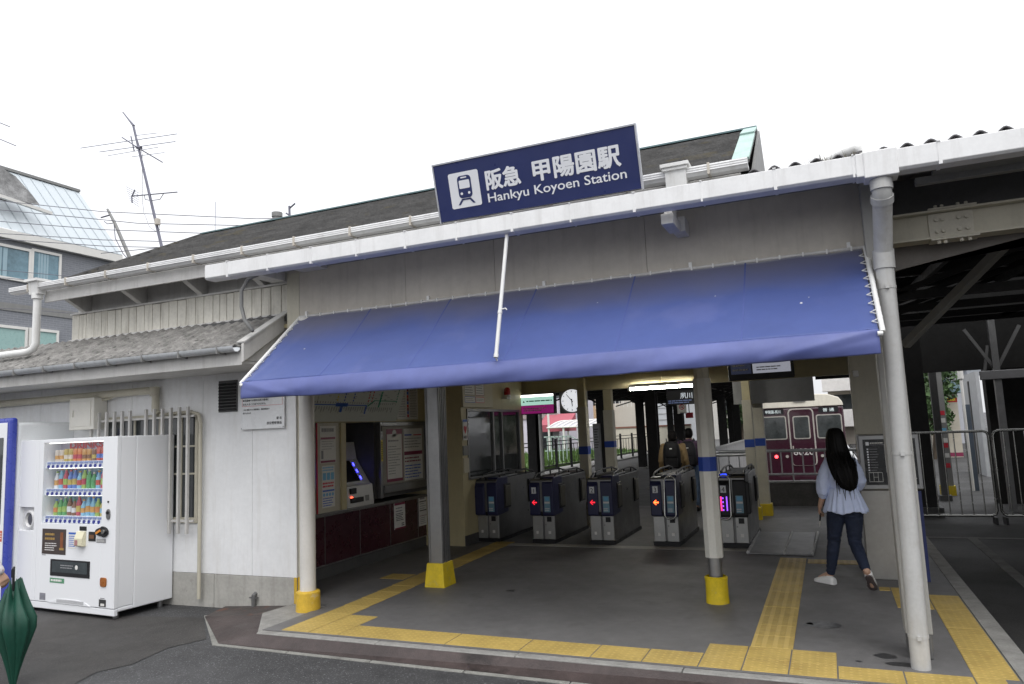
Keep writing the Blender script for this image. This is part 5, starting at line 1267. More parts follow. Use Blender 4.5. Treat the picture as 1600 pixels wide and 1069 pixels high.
link('jeans', me, JEANS, t)
BL = mat('pale blue striped cotton', (.58,.65,.86), .8, var=.05, scale=8)
b = MB()
b.tube([Vector((.078,7.785,.90)), Vector((.079,7.79,.97)), Vector((.083,7.80,1.07)), Vector((.085,7.80,1.165)), Vector((.078,7.812,1.22)), Vector((.07,7.82,1.243))], [(.092,.118),(.092,.120),(.102,.130),(.094,.130),(.066,.095),(.052,.058)], 22)
for s_, e_, h_ in ((sL,eL,hL),(sR,eR,hR)):
    cu = e_.lerp(h_,.38); o_ = Vector((-.012,0,0)) if s_ is sL else Vector((.012,0,0))
    limb(b, [s_+Vector((0,0,-.01)), s_.lerp(e_,.35)+o_, s_.lerp(e_,.8)+o_*1.6, e_.lerp(h_,.15)+o_, cu], [.055,.062,.070,.062,.044], 16)
me = voxel(b, 'blouse', .006, 2)
# crumple the sleeves a little
for v in me.vertices:
    n_ = mathutils.noise.noise(v.co*26)*.5+mathutils.noise.noise(Vector((v.co.x*50,v.co.y*50,v.co.z*18)))*.5
    v.co += v.normal*n_*(.007 if (v.co.x < -.02 or v.co.x > .18) else .0035)
link('blouse', me, BL, t)
b = MB(); rs = []; n = 120
for k in range(12):
    q = k/11; z = .935-.225*q; rx = .124+.072*q; ry = .102+.064*q; cx = .078+.004*q
    ring = []
    for i in range(n):
        a = 2*math.pi*i/n; pl = (math.sin(a*19+.6*math.sin(3*a))*.55+math.sin(a*31+1)*.25)*(.002+.012*q)
        ring.append(Vector((cx+(rx+pl)*math.cos(a), 7.785+(ry+pl)*math.sin(a), z+.012*q*math.sin(a*5+1)+.004*math.sin(19*a)*q)))
    rs.append(ring)
pp = b.rings(rs, cap=False).build('peplum', BL, t, smooth=180); md = pp.modifiers.new('t','SOLIDIFY'); md.thickness = .003
SHOE = mat('white canvas', (.72,.72,.71), .7, var=.05); SOLE = mat('shoe sole', (.09,.07,.07), .8, var=.2, scale=30)
fwdL = Vector((-.155,.135,0)).normalized(); heel = Vector((-.075,7.855,.006))
b = MB(); d_, u_, r_ = shoe(b, heel, heel+fwdL*.235, (0,0,1)); sh = b.build('shoe', SHOE, t, smooth=60)
b = MB(); b.tube([heel+fwdL*q*.235+Vector((0,0,.006)) for q in (0,.5,1)], [(.008,.03),(.008,.037),(.008,.02)], 8); b.build('sole', mat('white rubber', (.62,.62,.60), .6, var=.1), sh)
b = MB()
for k in range(4): c = heel+fwdL*(.11+.02*k)+Vector((0,0,.062-.007*k)); b.tube([c-r_*.02, c+Vector((0,0,.006)), c+r_*.02], .003, 5)
b.build('lace', SHOE, sh)
toe = Vector((.255,7.70,.012)); hl = Vector((.215,7.535,.165)); upf = Vector((.02,.62,.75))
b = MB(); d_, u_, r_ = shoe(b, hl, toe, upf); sh = b.build('shoe', SHOE, t, smooth=60)
b = MB(); P = [hl.lerp(toe, q)-u_*.006 for q in (-.02,.1,.4,.75,.95,1.02)]
rs = []
for p, ww in zip(P, (.02,.032,.033,.043,.036,.016)): rs.append([p+r_*ww*math.cos(2*math.pi*i/12)+u_*.008*math.sin(2*math.pi*i/12) for i in range(12)])
b.rings(rs); b.build('sole', SOLE, sh, smooth=60)
# hair: a cap of strands that falls to the waist
b = MB(); n = 180; rs = []
prof = [(1.508,.012,.012,.0),(1.503,.040,.045,.0),(1.49,.060,.070,.0),(1.46,.078,.092,.0),(1.42,.088,.105,-.004),(1.37,.094,.110,-.010),(1.32,.098,.107,-.020),(1.26,.108,.100,-.045),(1.20,.116,.085,-.085),(1.13,.118,.066,-.125),(1.08,.116,.056,-.148),(1.03,.106,.048,-.154),(.985,.090,.042,-.158),(.95,.070,.034,-.160),(.93,.046,.024,-.160),(.918,.022,.012,-.160)]
for k, (z, rx, ry, oy) in enumerate(prof):
    q = max(0, (1.40-z)/.50); cx = .045+.082*q
    ring = []
    for i in range(n):
        a = 2*math.pi*i/n; st = (mathutils.noise.noise(Vector((math.cos(a)*9,math.sin(a)*9,z*1.2)))*.010+mathutils.noise.noise(Vector((math.cos(a)*30,math.sin(a)*30,z*.9)))*.005)*(.35+q)
        # open the front of the face
        fy = math.sin(a)
        yy = ry*fy; 
        if fy > .35 and 1.28 < z < 1.46: yy *= .55
        ring.append(Vector((cx+(rx+st)*math.cos(a)+.006*math.sin(z*14), 7.852+oy+yy+st*fy, z+st*1.2*(1 if k > 11 else 0)+ (random.uniform(-.012,.012) if k > 12 else 0))))
    rs.append(ring)
b.rings(rs); 
for i in range(60):      # loose strands
    x = random.uniform(-.095,.105); z0 = random.uniform(1.1,1.3); L_ = random.uniform(.15,.30); cx = .085+x
    b.tube([(cx,7.70+random.uniform(-.02,.01),z0),(cx+random.uniform(-.008,.012)+.012,7.66,z0-L_*.5),(cx+.02+random.uniform(-.01,.02),7.655,z0-L_)],[.004,.004,.001],4)
b.build('hair', HAIRB, t, smooth=180)
ph = thing('handheld_card', 'small dark card case in the hand of the woman in the pale blue blouse', 'card case', (-.15,7.86,.66))
M = frame_matrix((-.150,7.862,.655),(.1,1,.1),(.12,-.1,1)); MB().box(-.028,.028,-.045,.045,-.006,.006,M).build('case', BLACK, ph, bevel=.004)
b = MB(); b.box(-.020,.020,-.10,-.045,-.002,.002,M); b.build('ticket', PAPER, ph)

# --- simple full figures for the others
def figure(name, label, base, rz, H, top, trousers, hair, jacket=False, pack=None, arm=None, sleeve='long', vox=.010, shoes=BLACK, armR=None):
    t = thing(name, label, 'person', base, rz); s = H/1.60; K = dict(local=True)
    def P(x, y, z): return Vector((x*s, y*s, z*s))
    hd = P(0,.02,1.475); sh = [P(-.175,0,1.29), P(.175,0,1.29)]; el = [P(-.225,-.03,1.03), P(.225,.0,1.03)]; hn = [P(-.235,.06,.82), P(.24,.10,.83)]
    if arm: el[0], hn[0] = [Vector(p) for p in arm]
    if armR: el[1], hn[1] = [Vector(p) for p in armR]
    hp = [P(-.085,0,.82), P(.085,0,.82)]; kn = [P(-.09,.08,.45), P(.09,-.03,.45)]; an = [P(-.09,.08,.09), P(.09,-.18,.10)]
    b = MB()
    b.tube([P(0,0,.74),P(0,0,.86),P(0,0,1.0),P(0,0,1.16),P(0,0,1.28),P(0,.0,1.335),P(0,.01,1.38),P(0,.02,1.43)], [(.09*s,.13*s),(.10*s,.155*s),(.09*s,.135*s),(.105*s,.155*s),(.095*s,.165*s),(.06*s,.09*s),(.05*s,.053*s),(.05*s,.05*s)], 16)
    for i in (0,1):
        limb(b, [sh[i], sh[i].lerp(el[i],.5), el[i], el[i].lerp(hn[i],.4), hn[i]], [.05*s,.044*s,.037*s,.035*s,.025*s])
        limb(b, [hp[i], hp[i].lerp(kn[i],.5), kn[i], kn[i].lerp(an[i],.35), an[i]], [.085*s,.074*s,.053*s,.052*s,.036*s])
        limb(b, [an[i], an[i]+P(0,.12,-.05)], [.035*s,.025*s])
        add_hand(b, hn[i], (hn[i]-el[i]), (1,.2,0) if i == 0 else (-1,.2,0), 1 if i == 0 else -1, .5, .95*s)
    add_head(b, hd, s); link('body', voxel(b, 'body', vox*.75, 2), SKIN, t, **K)
    for sg in (-1,1): MB().sphere(hd+Vector((.030*s*sg,.072*s,0)), .011*s, 8, 6).build('eye', EYE, t, smooth=180, **K)
    g_ = .016 if jacket else .010
    b = MB()
    b.tube([P(0,0,.80 if jacket else .84),P(0,0,.90),P(0,0,1.02),P(0,0,1.16),P(0,0,1.28),P(0,.005,1.345),P(0,.01,1.375 if jacket else 1.36)], [(.115*s,.165*s),(.12*s,.172*s),((.11+g_*.4)*s,(.155+g_)*s),((.115+g_*.4)*s,(.165+g_)*s),(.105*s,(.17+g_)*s),(.07*s,.10*s),(.062*s,.064*s)], 18)
    for i in (0,1):
        end = el[i].lerp(hn[i], .92 if sleeve == 'long' else .25)
        r0 = .058+g_*.6
        limb(b, [sh[i], sh[i].lerp(el[i],.5), el[i], end], [r0*s,(r0-.004)*s,(r0-.010)*s,(r0-.016)*s])
    me = voxel(b, 'top', vox, 2)
    for v in me.vertices: v.co += v.normal*mathutils.noise.noise(v.co*17+Vector((base[0],0,0)))*.008
    link('jacket' if jacket else 'shirt', me, top, t, **K)
    b = MB(); b.tube([P(0,0,.72),P(0,-.005,.80),P(0,0,.90),P(0,0,.95)], [(.09*s,.13*s),(.115*s,.162*s),(.105*s,.155*s),(.10*s,.148*s)], 16)
    for i in (0,1): limb(b, [hp[i], hp[i].lerp(kn[i],.5), kn[i], an[i].lerp(kn[i],.12)], [.100*s,.088*s,.070*s,.058*s])
    link('trousers', voxel(b, 'trousers', vox, 2), trousers, t, **K)
    for i in (0,1):
        b = MB(); shoe(b, an[i]+P(0,-.055,-.088), an[i]+P(0,.19,-.088 if i == 0 else -.092), (0,0,1), s); b.build('shoe', shoes, t, smooth=60, **K)
    b = MB(); rs = []
    for z, rx, ry, oy in ((.112,.02,.02,-.008),(.10,.05,.06,-.008),(.07,.072,.09,-.010),(.03,.080,.095,-.016),(-.02,.080,.085,-.026),(-.06,.068,.06,-.040),(-.085,.05,.035,-.045)):
        rs.append([hd+Vector(((rx+.003*math.sin(i*7))*s*math.cos(2*math.pi*i/40), (oy+(ry*(1 if math.sin(2*math.pi*i/40) < .2 or z > .05 else .3))*math.sin(2*math.pi*i/40))*s, z*s)) for i in range(40)])
    b.rings(rs).build('hair', hair, t, smooth=180, **K)
    return t, s
def backpack(name, label, base, rz, s, m, zc=1.10):
    t = thing(name, label, 'backpack', base, rz)
    b = MB(); rs = []
    for z, rx, ry in ((-.25,.10,.05),(-.24,.135,.085),(-.12,.15,.11),(.05,.148,.105),(.16,.13,.085),(.22,.10,.06),(.235,.06,.03)):
        rs.append([Vector(((rx*math.copysign(abs(math.cos(a))**.6, math.cos(a)))*s, (-.21+ry*math.copysign(abs(math.sin(a))**.6, math.sin(a)))*s, (zc+z)*s)) for a in [2*math.pi*i/24 for i in range(24)]])
    me = b.rings(rs).mesh('bag'); 
    link('bag', me, m, t, local=True, smooth=180)
    b = MB(); b.tube([(-.09*s,-.325*s,(zc-.20)*s),(-.10*s,-.33*s,(zc-.02)*s),(.10*s,-.33*s,(zc-.02)*s),(.09*s,-.325*s,(zc-.20)*s)],.008*s,6); b.box(-.11*s,.11*s,-.335*s,-.30*s,(zc-.21)*s,(zc-.06)*s); b.build('pocket', m, t, bevel=.015, local=True)
    for sg in (-1,1): MB().tube([(sg*.08*s,-.14*s,(zc+.21)*s),(sg*.10*s,-.06*s,(zc+.27)*s),(sg*.11*s,.08*s,(zc+.22)*s),(sg*.12*s,.125*s,(zc+.05)*s),(sg*.15*s,.03*s,(zc-.14)*s),(sg*.13*s,-.13*s,(zc-.2)*s)],[(.008*s,.022*s)]*6,8).build('strap', m, t, smooth=60, local=True)
    MB().box(-.02*s,.02*s,-.318*s,-.31*s,(zc+.10)*s,(zc+.118)*s).build('patch', PAPER, t, local=True)
    return t
BAGM = mat('black nylon', (.006,.006,.007), .7, var=.25, scale=20, spec=.2)
m1 = at(1050,680,y=13.0); m2 = at(1076,680,y=13.9)
TAN = mat('tan jacket', (.20,.135,.060), .8, var=.12, scale=10)
t1, s1 = figure('person', 'man in a tan jacket with a black backpack walking along the platform', (m1.x,13.0,0), RAD(4), 1.50, TAN, mat('dark brown trousers', (.05,.04,.03), .8, var=.1), mat('greying hair', (.007,.006,.006), .8, spec=.1, var=.3, scale=40), jacket=True)
backpack('backpack', 'black backpack worn over the tan jacket', (m1.x,13.0,0), RAD(4), s1*1.06, BAGM, 1.08)
PLAID = mat('purple checked shirt', (.10,.055,.10), .8, var=.3, scale=14)
t2, s2 = figure('person', 'man in a purple shirt and pale jeans with a dark backpack beyond the gates', (m2.x,13.9,0), RAD(2), 1.53, PLAID, mat('faded blue jeans', (.13,.19,.30), .8, var=.2, scale=8), HAIRB, sleeve='short')
backpack('backpack', 'dark backpack with a small white patch worn over the purple shirt', (m2.x,13.9,0), RAD(2), s2*1.0, mat('dark navy nylon', (.007,.007,.012), .7, var=.25, scale=20), 1.10)
t = thing('handbag', 'small dark bag hanging from the hand of the man in the purple shirt', 'bag', (m2.x+.27,13.98,.62))
b = MB(); b.rings([[Vector((m2.x+.25+rx*math.cos(2*math.pi*i/14), 13.99+.04*math.sin(2*math.pi*i/14), z)) for i in range(14)] for z, rx in ((.55,.05),(.57,.075),(.68,.07),(.71,.05))]); b.build('pouch', BLACK, t, smooth=60); MB().tube([(m2.x+.21,13.99,.70),(m2.x+.23,13.99,.77),(m2.x+.27,13.99,.77),(m2.x+.29,13.99,.70)],.006,6).build('loop', BLACK, t)
# --- the person at the left border with the folded umbrella
FLOWER = mat('white sleeve with red pattern', (.70,.66,.66), .7, var=.05, spot=.9, spotcol=(.50,.10,.14), spotscale=24)
hx = at(17,884,y=3.6)
bx, by = -6.06, 3.50
figure('person', 'person in a red patterned white top holding a green umbrella at the picture\'s left border', (bx,by,GZ-.03), RAD(-8), 1.56, FLOWER, mat('grey trousers', (.10,.10,.11), .8, var=.1), mat('dark brown hair', (.02,.013,.010), .5, var=.3, scale=40), shoes=DSTEEL, vox=.0075,
       armR=((.245,.02,1.03),(hx.x-bx-.085,.10,.86)))
t = thing('umbrella', 'folded dark green umbrella held by the person at the left border', 'umbrella', (hx.x+.03,3.6,-.1))
GRN = mat('dark green umbrella cloth', (.008,.060,.038), .5, var=.2, scale=6)
top, tip = Vector((hx.x+.035,3.6,.70)), Vector((hx.x+.045,3.62,-.145)); ax = (tip-top).normalized()
MB().tube([top+Vector((-.03,.02,.055)), top+Vector((-.06,.03,.03)), top+Vector((-.058,.03,-.02))][::-1]+[top+Vector((.0,.0,.05)), top, tip], .009, 8).build('shaft', BLACK, t, smooth=60)
b = MB(); rs = []; n = 96; L_ = (tip-top).length
U_ = ax.cross(Vector((0,1,0))).normalized(); Vv = ax.cross(U_)
for q, r in ((.18,.060),(.22,.092),(.29,.140),(.36,.165),(.45,.160),(.55,.128),(.67,.088),(.80,.050),(.92,.024),(.97,.012)):
    c = top+ax*L_*q; ring = []
    for i in range(n):
        a = 2*math.pi*i/n; fold = .62+.34*abs(math.sin(4*a+q*2.2))**.8 + .07*math.sin(11*a+q*5) + .10*math.cos(a-.3)
        cut = 0.10*(abs(math.sin(4*a+q*2.2))**2)*(1 if q < .19 else .5 if q < .23 else 0)*(1.4 if math.cos(a) > .3 else .7)
        ring.append(c-ax*cut+U_*r*fold*math.cos(a)+Vv*r*fold*.8*math.sin(a))
    rs.append(ring)
b.rings(rs).build('canopy', GRN, t, smooth=50)
b = MB(); b.tube([tip-ax*.03, tip], .007, 8); b.build('ferrule', STEEL, t)
# ------------------------------------------------------------------ train at the far end of the track
t = thing('train', 'maroon commuter train with ivory roof facing the buffer wall', 'train', (-.82,26,-1.15))
TX0, TX1, TZ0, TZ1 = -2.13, .49, -.85, 1.98
b = MB(); b.box(TX0,TX1,26.0,45,TZ0,TZ1); body = b.build('body', TRAINRED, t, bevel=.09, seg=4)
prof = [(TX0-.01,1.97),(TX0+.02,2.10),(TX0+.12,2.24),(TX0+.45,2.36),((TX0+TX1)/2,2.41),(TX1-.45,2.36),(TX1-.12,2.24),(TX1-.02,2.10),(TX1+.01,1.97)]
b = MB(); b.prism(prof, 'y', 25.99, 45); b.build('roof', IVORY, t, bevel=.02)
cx = (TX0+TX1)/2
F = Face((cx,25.998,0),(1,0,0),(0,0,1))
SILV = mat('window frame silver', (.55,.53,.48), .35, .5)
TWIN = mat('train window glass', (.035,.04,.04), .08, var=.5, scale=2, spec=.8)
def win(u0,u1,v0,v1,nm):
    w_ = Face((cx,25.998,0),(1,0,0),(0,0,1)); w_.rrect(SILV,u0,u1,v0,v1,.07,.004,.01); o = w_.build(nm, t)[0]
    w_ = Face((cx,25.998,0),(1,0,0),(0,0,1)); w_.rrect(TWIN,u0+.035,u1-.035,v0+.035,v1-.035,.05,.016,.004); w_.build('pane', o, True)
win(-1.24,-.46,.92,1.70,'window'); win(.46,1.24,.92,1.70,'window')
w_ = Face((cx,25.998,0),(1,0,0),(0,0,1)); w_.rrect(SILV,-.40,.40,.05,1.93,.14,.002,.01); fr = w_.build('door_frame', t)[0]
w_ = Face((cx,25.998,0),(1,0,0),(0,0,1)); w_.rrect(TRAINRED,-.355,.355,.06,1.89,.11,.014,.006); dr = w_.build('door', t)[0]
w_ = Face((cx,25.998,0),(1,0,0),(0,0,1)); w_.rrect(SILV,-.26,.26,.92,1.68,.06,.022,.01); o = w_.build('window', dr, True)[0]
w_ = Face((cx,25.998,0),(1,0,0),(0,0,1)); w_.rrect(TWIN,-.225,.225,.955,1.645,.05,.034,.004); w_.build('pane', dr, True)
for u0,u1 in ((-1.20,-.52),(.56,1.16)):
    w_ = Face((cx,25.998,0),(1,0,0),(0,0,1)); w_.rrect(BLACK,u0,u1,1.76,1.94,.03,.004,.006); o = w_.build('destination_blind', t)[0]
for s_, u in (('甲陽園-夙川',-.86),('普 通',.86)):
    lettering(s_, (cx+u,25.985,1.80),(1,0,0),(0,0,1),.12, mat('lit blind text', (.55,.62,.62), .4, var=0, emis=.5), t, align='CENTER', fit=.48 if u < 0 else .34)
w_ = Face((cx,25.985,0),(1,0,0),(0,0,1)); w_.rrect(MGREY,-.19,.19,2.14,2.36,.03,.004,.03)
for u in (-.11,-.05,.05,.11): w_.disc(BLACK,u,2.25,.028,.036,.004)
w_.build('headlight', t)
lettering('6020', (cx,25.965,.40),(1,0,0),(0,0,1),.30, mat('number silver', (.62,.60,.58), .35, .3), t, align='CENTER', heavy=.006, fit=.62)
w_ = Face((cx,25.998,0),(1,0,0),(0,0,1)); w_.disc(mat('red tail lamp', (1,.05,.06), .4, var=0, emis=4),-.86,.36,.055,.01,.02); w_.build('tail_lamp', t)
w_ = Face((cx,25.998,0),(1,0,0),(0,0,1)); w_.disc(SILV,-.52,.36,.05,.01,.02); w_.disc(SILV,.56,.36,.05,.01,.02); w_.build('marker_lamp', t)
w_ = Face((cx,25.998,0),(1,0,0),(0,0,1)); w_.rect(SILV,-.33,-.29,.55,.70,.022,.02); w_.build('door_handle', t)
b = MB(); b.box(TX0+.1,TX1-.1,26.05,44,-1.12,TZ0); b.box(-1.0,-.6,25.6,26.05,-.75,-.4); b.build('underframe', BLACK, t)
b = MB()
for x in (-1.36,-.28): b.box(x-.03,x+.03,14.9,70,-1.15,-1.0)
st_ = b.build('rails', DSTEEL); struct(st_, 'steel rails on the track bed')
# buffer wall with its railing
t = thing('buffer_wall', 'dark concrete wall at the end of the track', 'wall', (-.8,14.7,0)); MB().box(-2.35,1.0,14.62,14.745,-1.1,.42).build('wall_face', mat('dark concrete', (.075,.072,.068), .85, var=.3, scale=4), t, bevel=.01)
MB().box(-2.35,1.0,14.60,14.76,.42,.46).build('coping', MGREY, t, bevel=.01)
t = thing('railing', 'grey steel railing on the wall in front of the train', 'railing', (-.8,14.68,.46))
b = MB(); b.tube([(-2.3,14.68,1.03),(.95,14.68,1.0)],.03,10); b.tube([(-2.3,14.68,.585),(.95,14.68,.57)],.02,8); b.build('rail', mat('galvanised tube', (.38,.39,.40), .4, .5, var=.08), t, smooth=60, split=True)
b = MB(); x = -2.2
while x < .95: b.box(x-.012,x+.012,14.668,14.692,.46 if int((x+2.2)/.19+.5) % 4 == 0 else .58,1.01); x += .19
b.build('bar', MATS['galvanised tube'], t, split=True)
t = thing('railing', 'grey steel railing with upright panel behind gate 4', 'railing', (-1.9,13.4,0))
b = MB(); b.tube([(-2.0,14.4,1.03),(-2.0,13.2,1.03),(-1.95,13.15,1.03),(-1.30,13.15,1.03)],.028,10); b.tube([(-2.0,13.2,0),(-2.0,13.2,1.03)],.028,8); b.build('rail', MATS['galvanised tube'], t, smooth=60, split=True)
MB().box(-2.01,-1.99,13.35,14.3,.1,.95).build('panel', MGREY, t)
t = thing('platform_parapet', 'grey panel parapet along the track side of the platform', 'parapet', (-2.3,20,0))
b = MB(); y = 15.2
while y < 44: b.box(-2.42,-2.36,y+.01,y+1.79,0,1.0); y += 1.8
b.build('panel', mat('parapet grey', (.22,.22,.22), .6, var=.1, streak=.3), t, split=True); MB().box(-2.44,-2.34,15.2,44,1.0,1.03).build('coping', MGREY, t)
MB().sphere((-2.39,15.3,1.07),.045,10,8).build('post_knob', STEEL, t, smooth=180)
# platform canopy with its dark columns
t = thing('platform_canopy', 'long dark platform canopy on steel frames beyond the gates', 'canopy', (-5.5,28,3))
b = MB(); b.faces([(-9.3,12.1,2.95),(-5.6,12.1,3.35),(-2.2,12.1,3.1),(-2.2,48,3.1),(-5.6,48,3.35),(-9.3,48,2.95),(-9.3,12.1,3.0),(-5.6,12.1,3.4),(-2.2,12.1,3.15),(-2.2,48,3.15),(-5.6,48,3.4),(-9.3,48,3.0)],[(0,1,4,5),(1,2,3,4),(6,11,10,7),(7,10,9,8),(0,5,11,6),(2,8,9,3)]); b.build('roof', mat('dark canopy sheet', (.045,.042,.04), .8, var=.25), t)
b = MB()
for y in (12.6,15.6,18.5,21.5,24,26.5,29.5,33,37,41):
    b.box(-9.2,-2.25,y-.05,y+.05,2.74,2.90); 
    for x0,x1 in ((-9,-7.6),(-6.6,-5.2),(-5.2,-3.9),(-3.6,-2.3)): b.bar((x0,y,2.5),(x1,y,2.85),.05,.05)
for x in (-8.2,-6.8,-5.6,-4.4,-3.1): b.box(x-.04,x+.04,12.1,48,2.90,3.0)
b.build('frame', DARK, t, split=True)
b = MB(); y = 12.1
while y < 46: b.box(-2.21,-2.17,y,y+.55,2.86,3.08); y += .75
b.build('edge_panel', mat('pale canopy edge', (.45,.46,.47), .5, var=.1), t, split=True)
for x in (-3.4,-5.2): b = MB(); b.tube([(x,12.3,2.70),(x,46,2.70)],.02,6); b.build('conduit', DARK, t)
def column(px, y, lb, w_=.27, zt=2.95):
    p = at(px,700,y=y); t = thing('platform_column', lb, 'column', (p.x,y,0), group='dark columns of the platform canopy')
    b = MB(); q = w_/2; b.box(p.x-q,p.x+q,y-q,y-q+.03,0,zt).box(p.x-q,p.x+q,y+q-.03,y+q,0,zt).box(p.x-.03,p.x+.03,y-q+.03,y+q-.03,0,zt); b.build('shaft', DARK, t)
    b = MB(); b.box(p.x-q*1.5,p.x+q*1.5,y-q*1.5,y+q*1.5,0,.05); b.build('base', KERB, t)
    b = MB(); b.bar((p.x,y,2.35),(p.x-.7,y,2.8),.06,.06); b.bar((p.x,y,2.35),(p.x+.7,y,2.8),.06,.06); b.build('knee_brace', DARK, t, split=True)
for i,(px,y,lb) in enumerate(((1022,18.5,'thick dark column right behind gate 3'),(834,20,'dark column just right of the office wall'),(942,24.5,'dark column between the two beige posts'),(1003,27,'thinner dark column left of the thick one'),(1064,22,'dark column beside the man in the purple shirt'),(1050,36,'farthest slim dark column between the walking men'),
      (1132,27,'dark column above the parapet, nearest to the white post'),(1155,33,'dark column above the parapet, in the middle'),(1145,40,'dark column above the parapet, farthest of them'))):
    column(px,y,lb)
t = thing('notice_stand', 'tall grey timetable stand beside the dark platform column', 'notice stand', (-6.5,24,0)); a, c = at(930,662,y=24), at(937,722,y=24)
MB().box(a.x-.1,a.x+.15,24,24.1,0,a.z).build('frame', MGREY, t); F = Face((a.x-.08,23.999,a.z-.9),(1,0,0),(0,0,1)); F.rect(mat('dim sheet',(.25,.25,.26),.6),0,.2,0,.8); F.lines(INK,.02,.18,.05,.75,8,.4,.002); F.build('sheet', t)
# black fence along the platform
t = thing('platform_fence', 'black steel post fence along the left side of the platform', 'fence', (-9.4,30,0))
fp = lambda y: -9.95+(y-21.5)*.062
b = MB(); ys = [21.6,23.3,24.93,26.4,27.9,29.3,30.9,32.5,34.1,35.9,37.5,39.1,40.7]
for y in ys: b.box(fp(y)-.04,fp(y)+.04,y-.04,y+.04,.0,1.22)
b.build('post', BLACK, t, split=True)
b = MB()
for z in (1.12,.98,.22): b.bar((fp(21.5),21.5,z),(fp(41),41,z),.035,.03)
b.build('rail', BLACK, t, split=True)
b = MB(); y = 21.9
while y < 40.6: b.box(fp(y)-.01,fp(y)+.01,y-.01,y+.01,.22,.98); y += .42
b.build('bar', BLACK, t, split=True)
MB().box(-10.1,-8.9,21.5,41,-.1,.05).build('kerb', KERB, t)
# street beyond the fence: grass, awning, car port, buildings
gm_ = mat('short green grass', (.075,.135,.03), .9, var=.4, scale=3, bump=.8, bscale=30)
def bush(b, c, rx, ry, rz, n, s, seed=0):
    rnd = random.Random(seed)
    for i in range(n):
        while True:
            p = Vector((rnd.uniform(-1,1),rnd.uniform(-1,1),rnd.uniform(-1,1)))
            if .25 < p.length < 1: break
        q = Vector((c[0]+p.x*rx,c[1]+p.y*ry,c[2]+p.z*rz)); a = Vector((rnd.gauss(0,1),rnd.gauss(0,1),rnd.gauss(0,1))).normalized(); e = a.cross(Vector((rnd.gauss(0,1),rnd.gauss(0,1),rnd.gauss(0,1)))).normalized(); ss = s*rnd.uniform(.6,1.3)
        b.faces([q-a*ss,q+e*ss*.5,q+a*ss,q-e*ss*.5],[(0,1,2,3)])
    return b
b = MB(); b.box(-17,-10.3,25,44,-.12,.12); rnd = random.Random(3)
for i in range(2600):
    x, y = rnd.uniform(-16.5,-10.4), rnd.uniform(25.2,43); h = rnd.uniform(.08,.32); a = rnd.uniform(0,6.28); dx, dy = .05*math.cos(a), .05*math.sin(a)
    b.faces([(x-dx,y-dy,.1),(x+dx,y+dy,.1),(x+rnd.uniform(-.1,.1),y,.12+h)],[(0,1,2)])
o = b.build('grass_verge', gm_); tag(o, 'bright green grass verge beyond the black fence', 'grass', kind='stuff')
t = thing('stair_rail', 'pale green steel stair rail on the grass beyond the fence', 'railing', (-12.5,30,0))
b = MB()
for i in range(7): p = at(855+6*i,690,y=31); b.box(p.x-.018,p.x+.018,31,31.04,0,1.25)
a, c = at(850,688,y=31), at(893,688,y=31); b.box(a.x,c.x,31,31.05,1.2,1.26); b.bar((a.x,31.1,.6),(c.x,31.1,.62),.05,.05); b.bar((c.x,31.1,1.2),(c.x+1.8,31.1,.1),.05,.05); b.build('bars', mat('pale green rail', (.42,.52,.48), .5, var=.1), t, split=True)
def block(name, lb, px0, px1, y, zt, m, dep=8, cat='building', roof=None, z0=-.1):
    a, c = at(px0,680,y=y), at(px1,680,y=y); t = thing(name, lb, cat, ((a.x+c.x)/2,y,0)); MB().box(a.x,c.x,y,y+dep,z0,zt).build('wall', m, t)
    if roof: MB().box(a.x-.15,c.x+.15,y-.2,y+dep,zt,zt+roof[1]).build('roof', roof[0], t)
    return t, a.x, c.x
TANW = mat('tan facade', (.52,.36,.22), .8, var=.06, scale=.8)
t, x0, x1 = block('apartment_building', 'tan apartment building beyond the platform fence', 800,936,58,12,TANW)
for i in range(6):
    MB().box(x0+2+i*2.2,x0+3.2+i*2.2,57.94,58,3.4,4.5).build('window', GLASS, t)
b = MB(); b.box(x0+4.2,x1-1,57.0,58,2.95,3.05); b.build('balcony_slab', PAPER, t)
b = MB()
for i in range(26): b.box(x0+4.3+i*.33,x0+4.34+i*.33,57.0,57.04,3.05,3.8)
b.box(x0+4.2,x1-1,57.0,57.05,3.8,3.86); b.build('balcony_rail', PAPER, t)
t, x0, x1 = block('shop_building', 'pale lilac shop front under a red awning beyond the fence', 812,874,46,3.6,mat('pale lilac wall', (.60,.58,.64), .7, var=.05))
MB().box(x0+1.2,x0+2.4,45.95,46,0,2.2).build('door', GLASS, t); MB().box(x0,x1,45.9,46,2.3,2.6).build('sign_band', mat('dull sign band', (.32,.27,.26), .6, var=.2), t)
t = thing('shop_awning', 'dark pink awning over the shop front', 'awning', (-13.5,45,2))
a, c = at(842,673,y=44.5), at(889,671,y=44.5); b = MB(); b.prism([(46,2.55),(44.5,a.z+.35),(44.5,a.z-.1),(46,a.z-.1)],'x',a.x,c.x); b.build('cloth', mat('dark pink awning cloth', (.36,.085,.11), .7, var=.08), t)
b = MB()
for x in (a.x+.1,c.x-.1): b.box(x-.04,x+.04,44.55,44.63,0,a.z-.1)
b.build('post', PAPER, t, split=True)
t = thing('car_port', 'white arched car port roof on thin posts beyond the fence', 'car port', (-12,42,2))
a, c = at(858,690,y=42), at(928,685,y=42)
R_ = lambda q: (42+2.6*q, 1.42+.62*math.sin(math.pi*(.12+.5*q)))
b = MB(); P0 = [(a.x,)+R_(q/8) for q in range(9)]; P1 = [(c.x,)+R_(q/8) for q in range(9)]
b.faces(P0+P1,[(i,i+1,i+10,i+9) for i in range(8)]); b.build('roof_sheet', mat('smoked sheet', (.42,.42,.45), .3, var=.1), t)
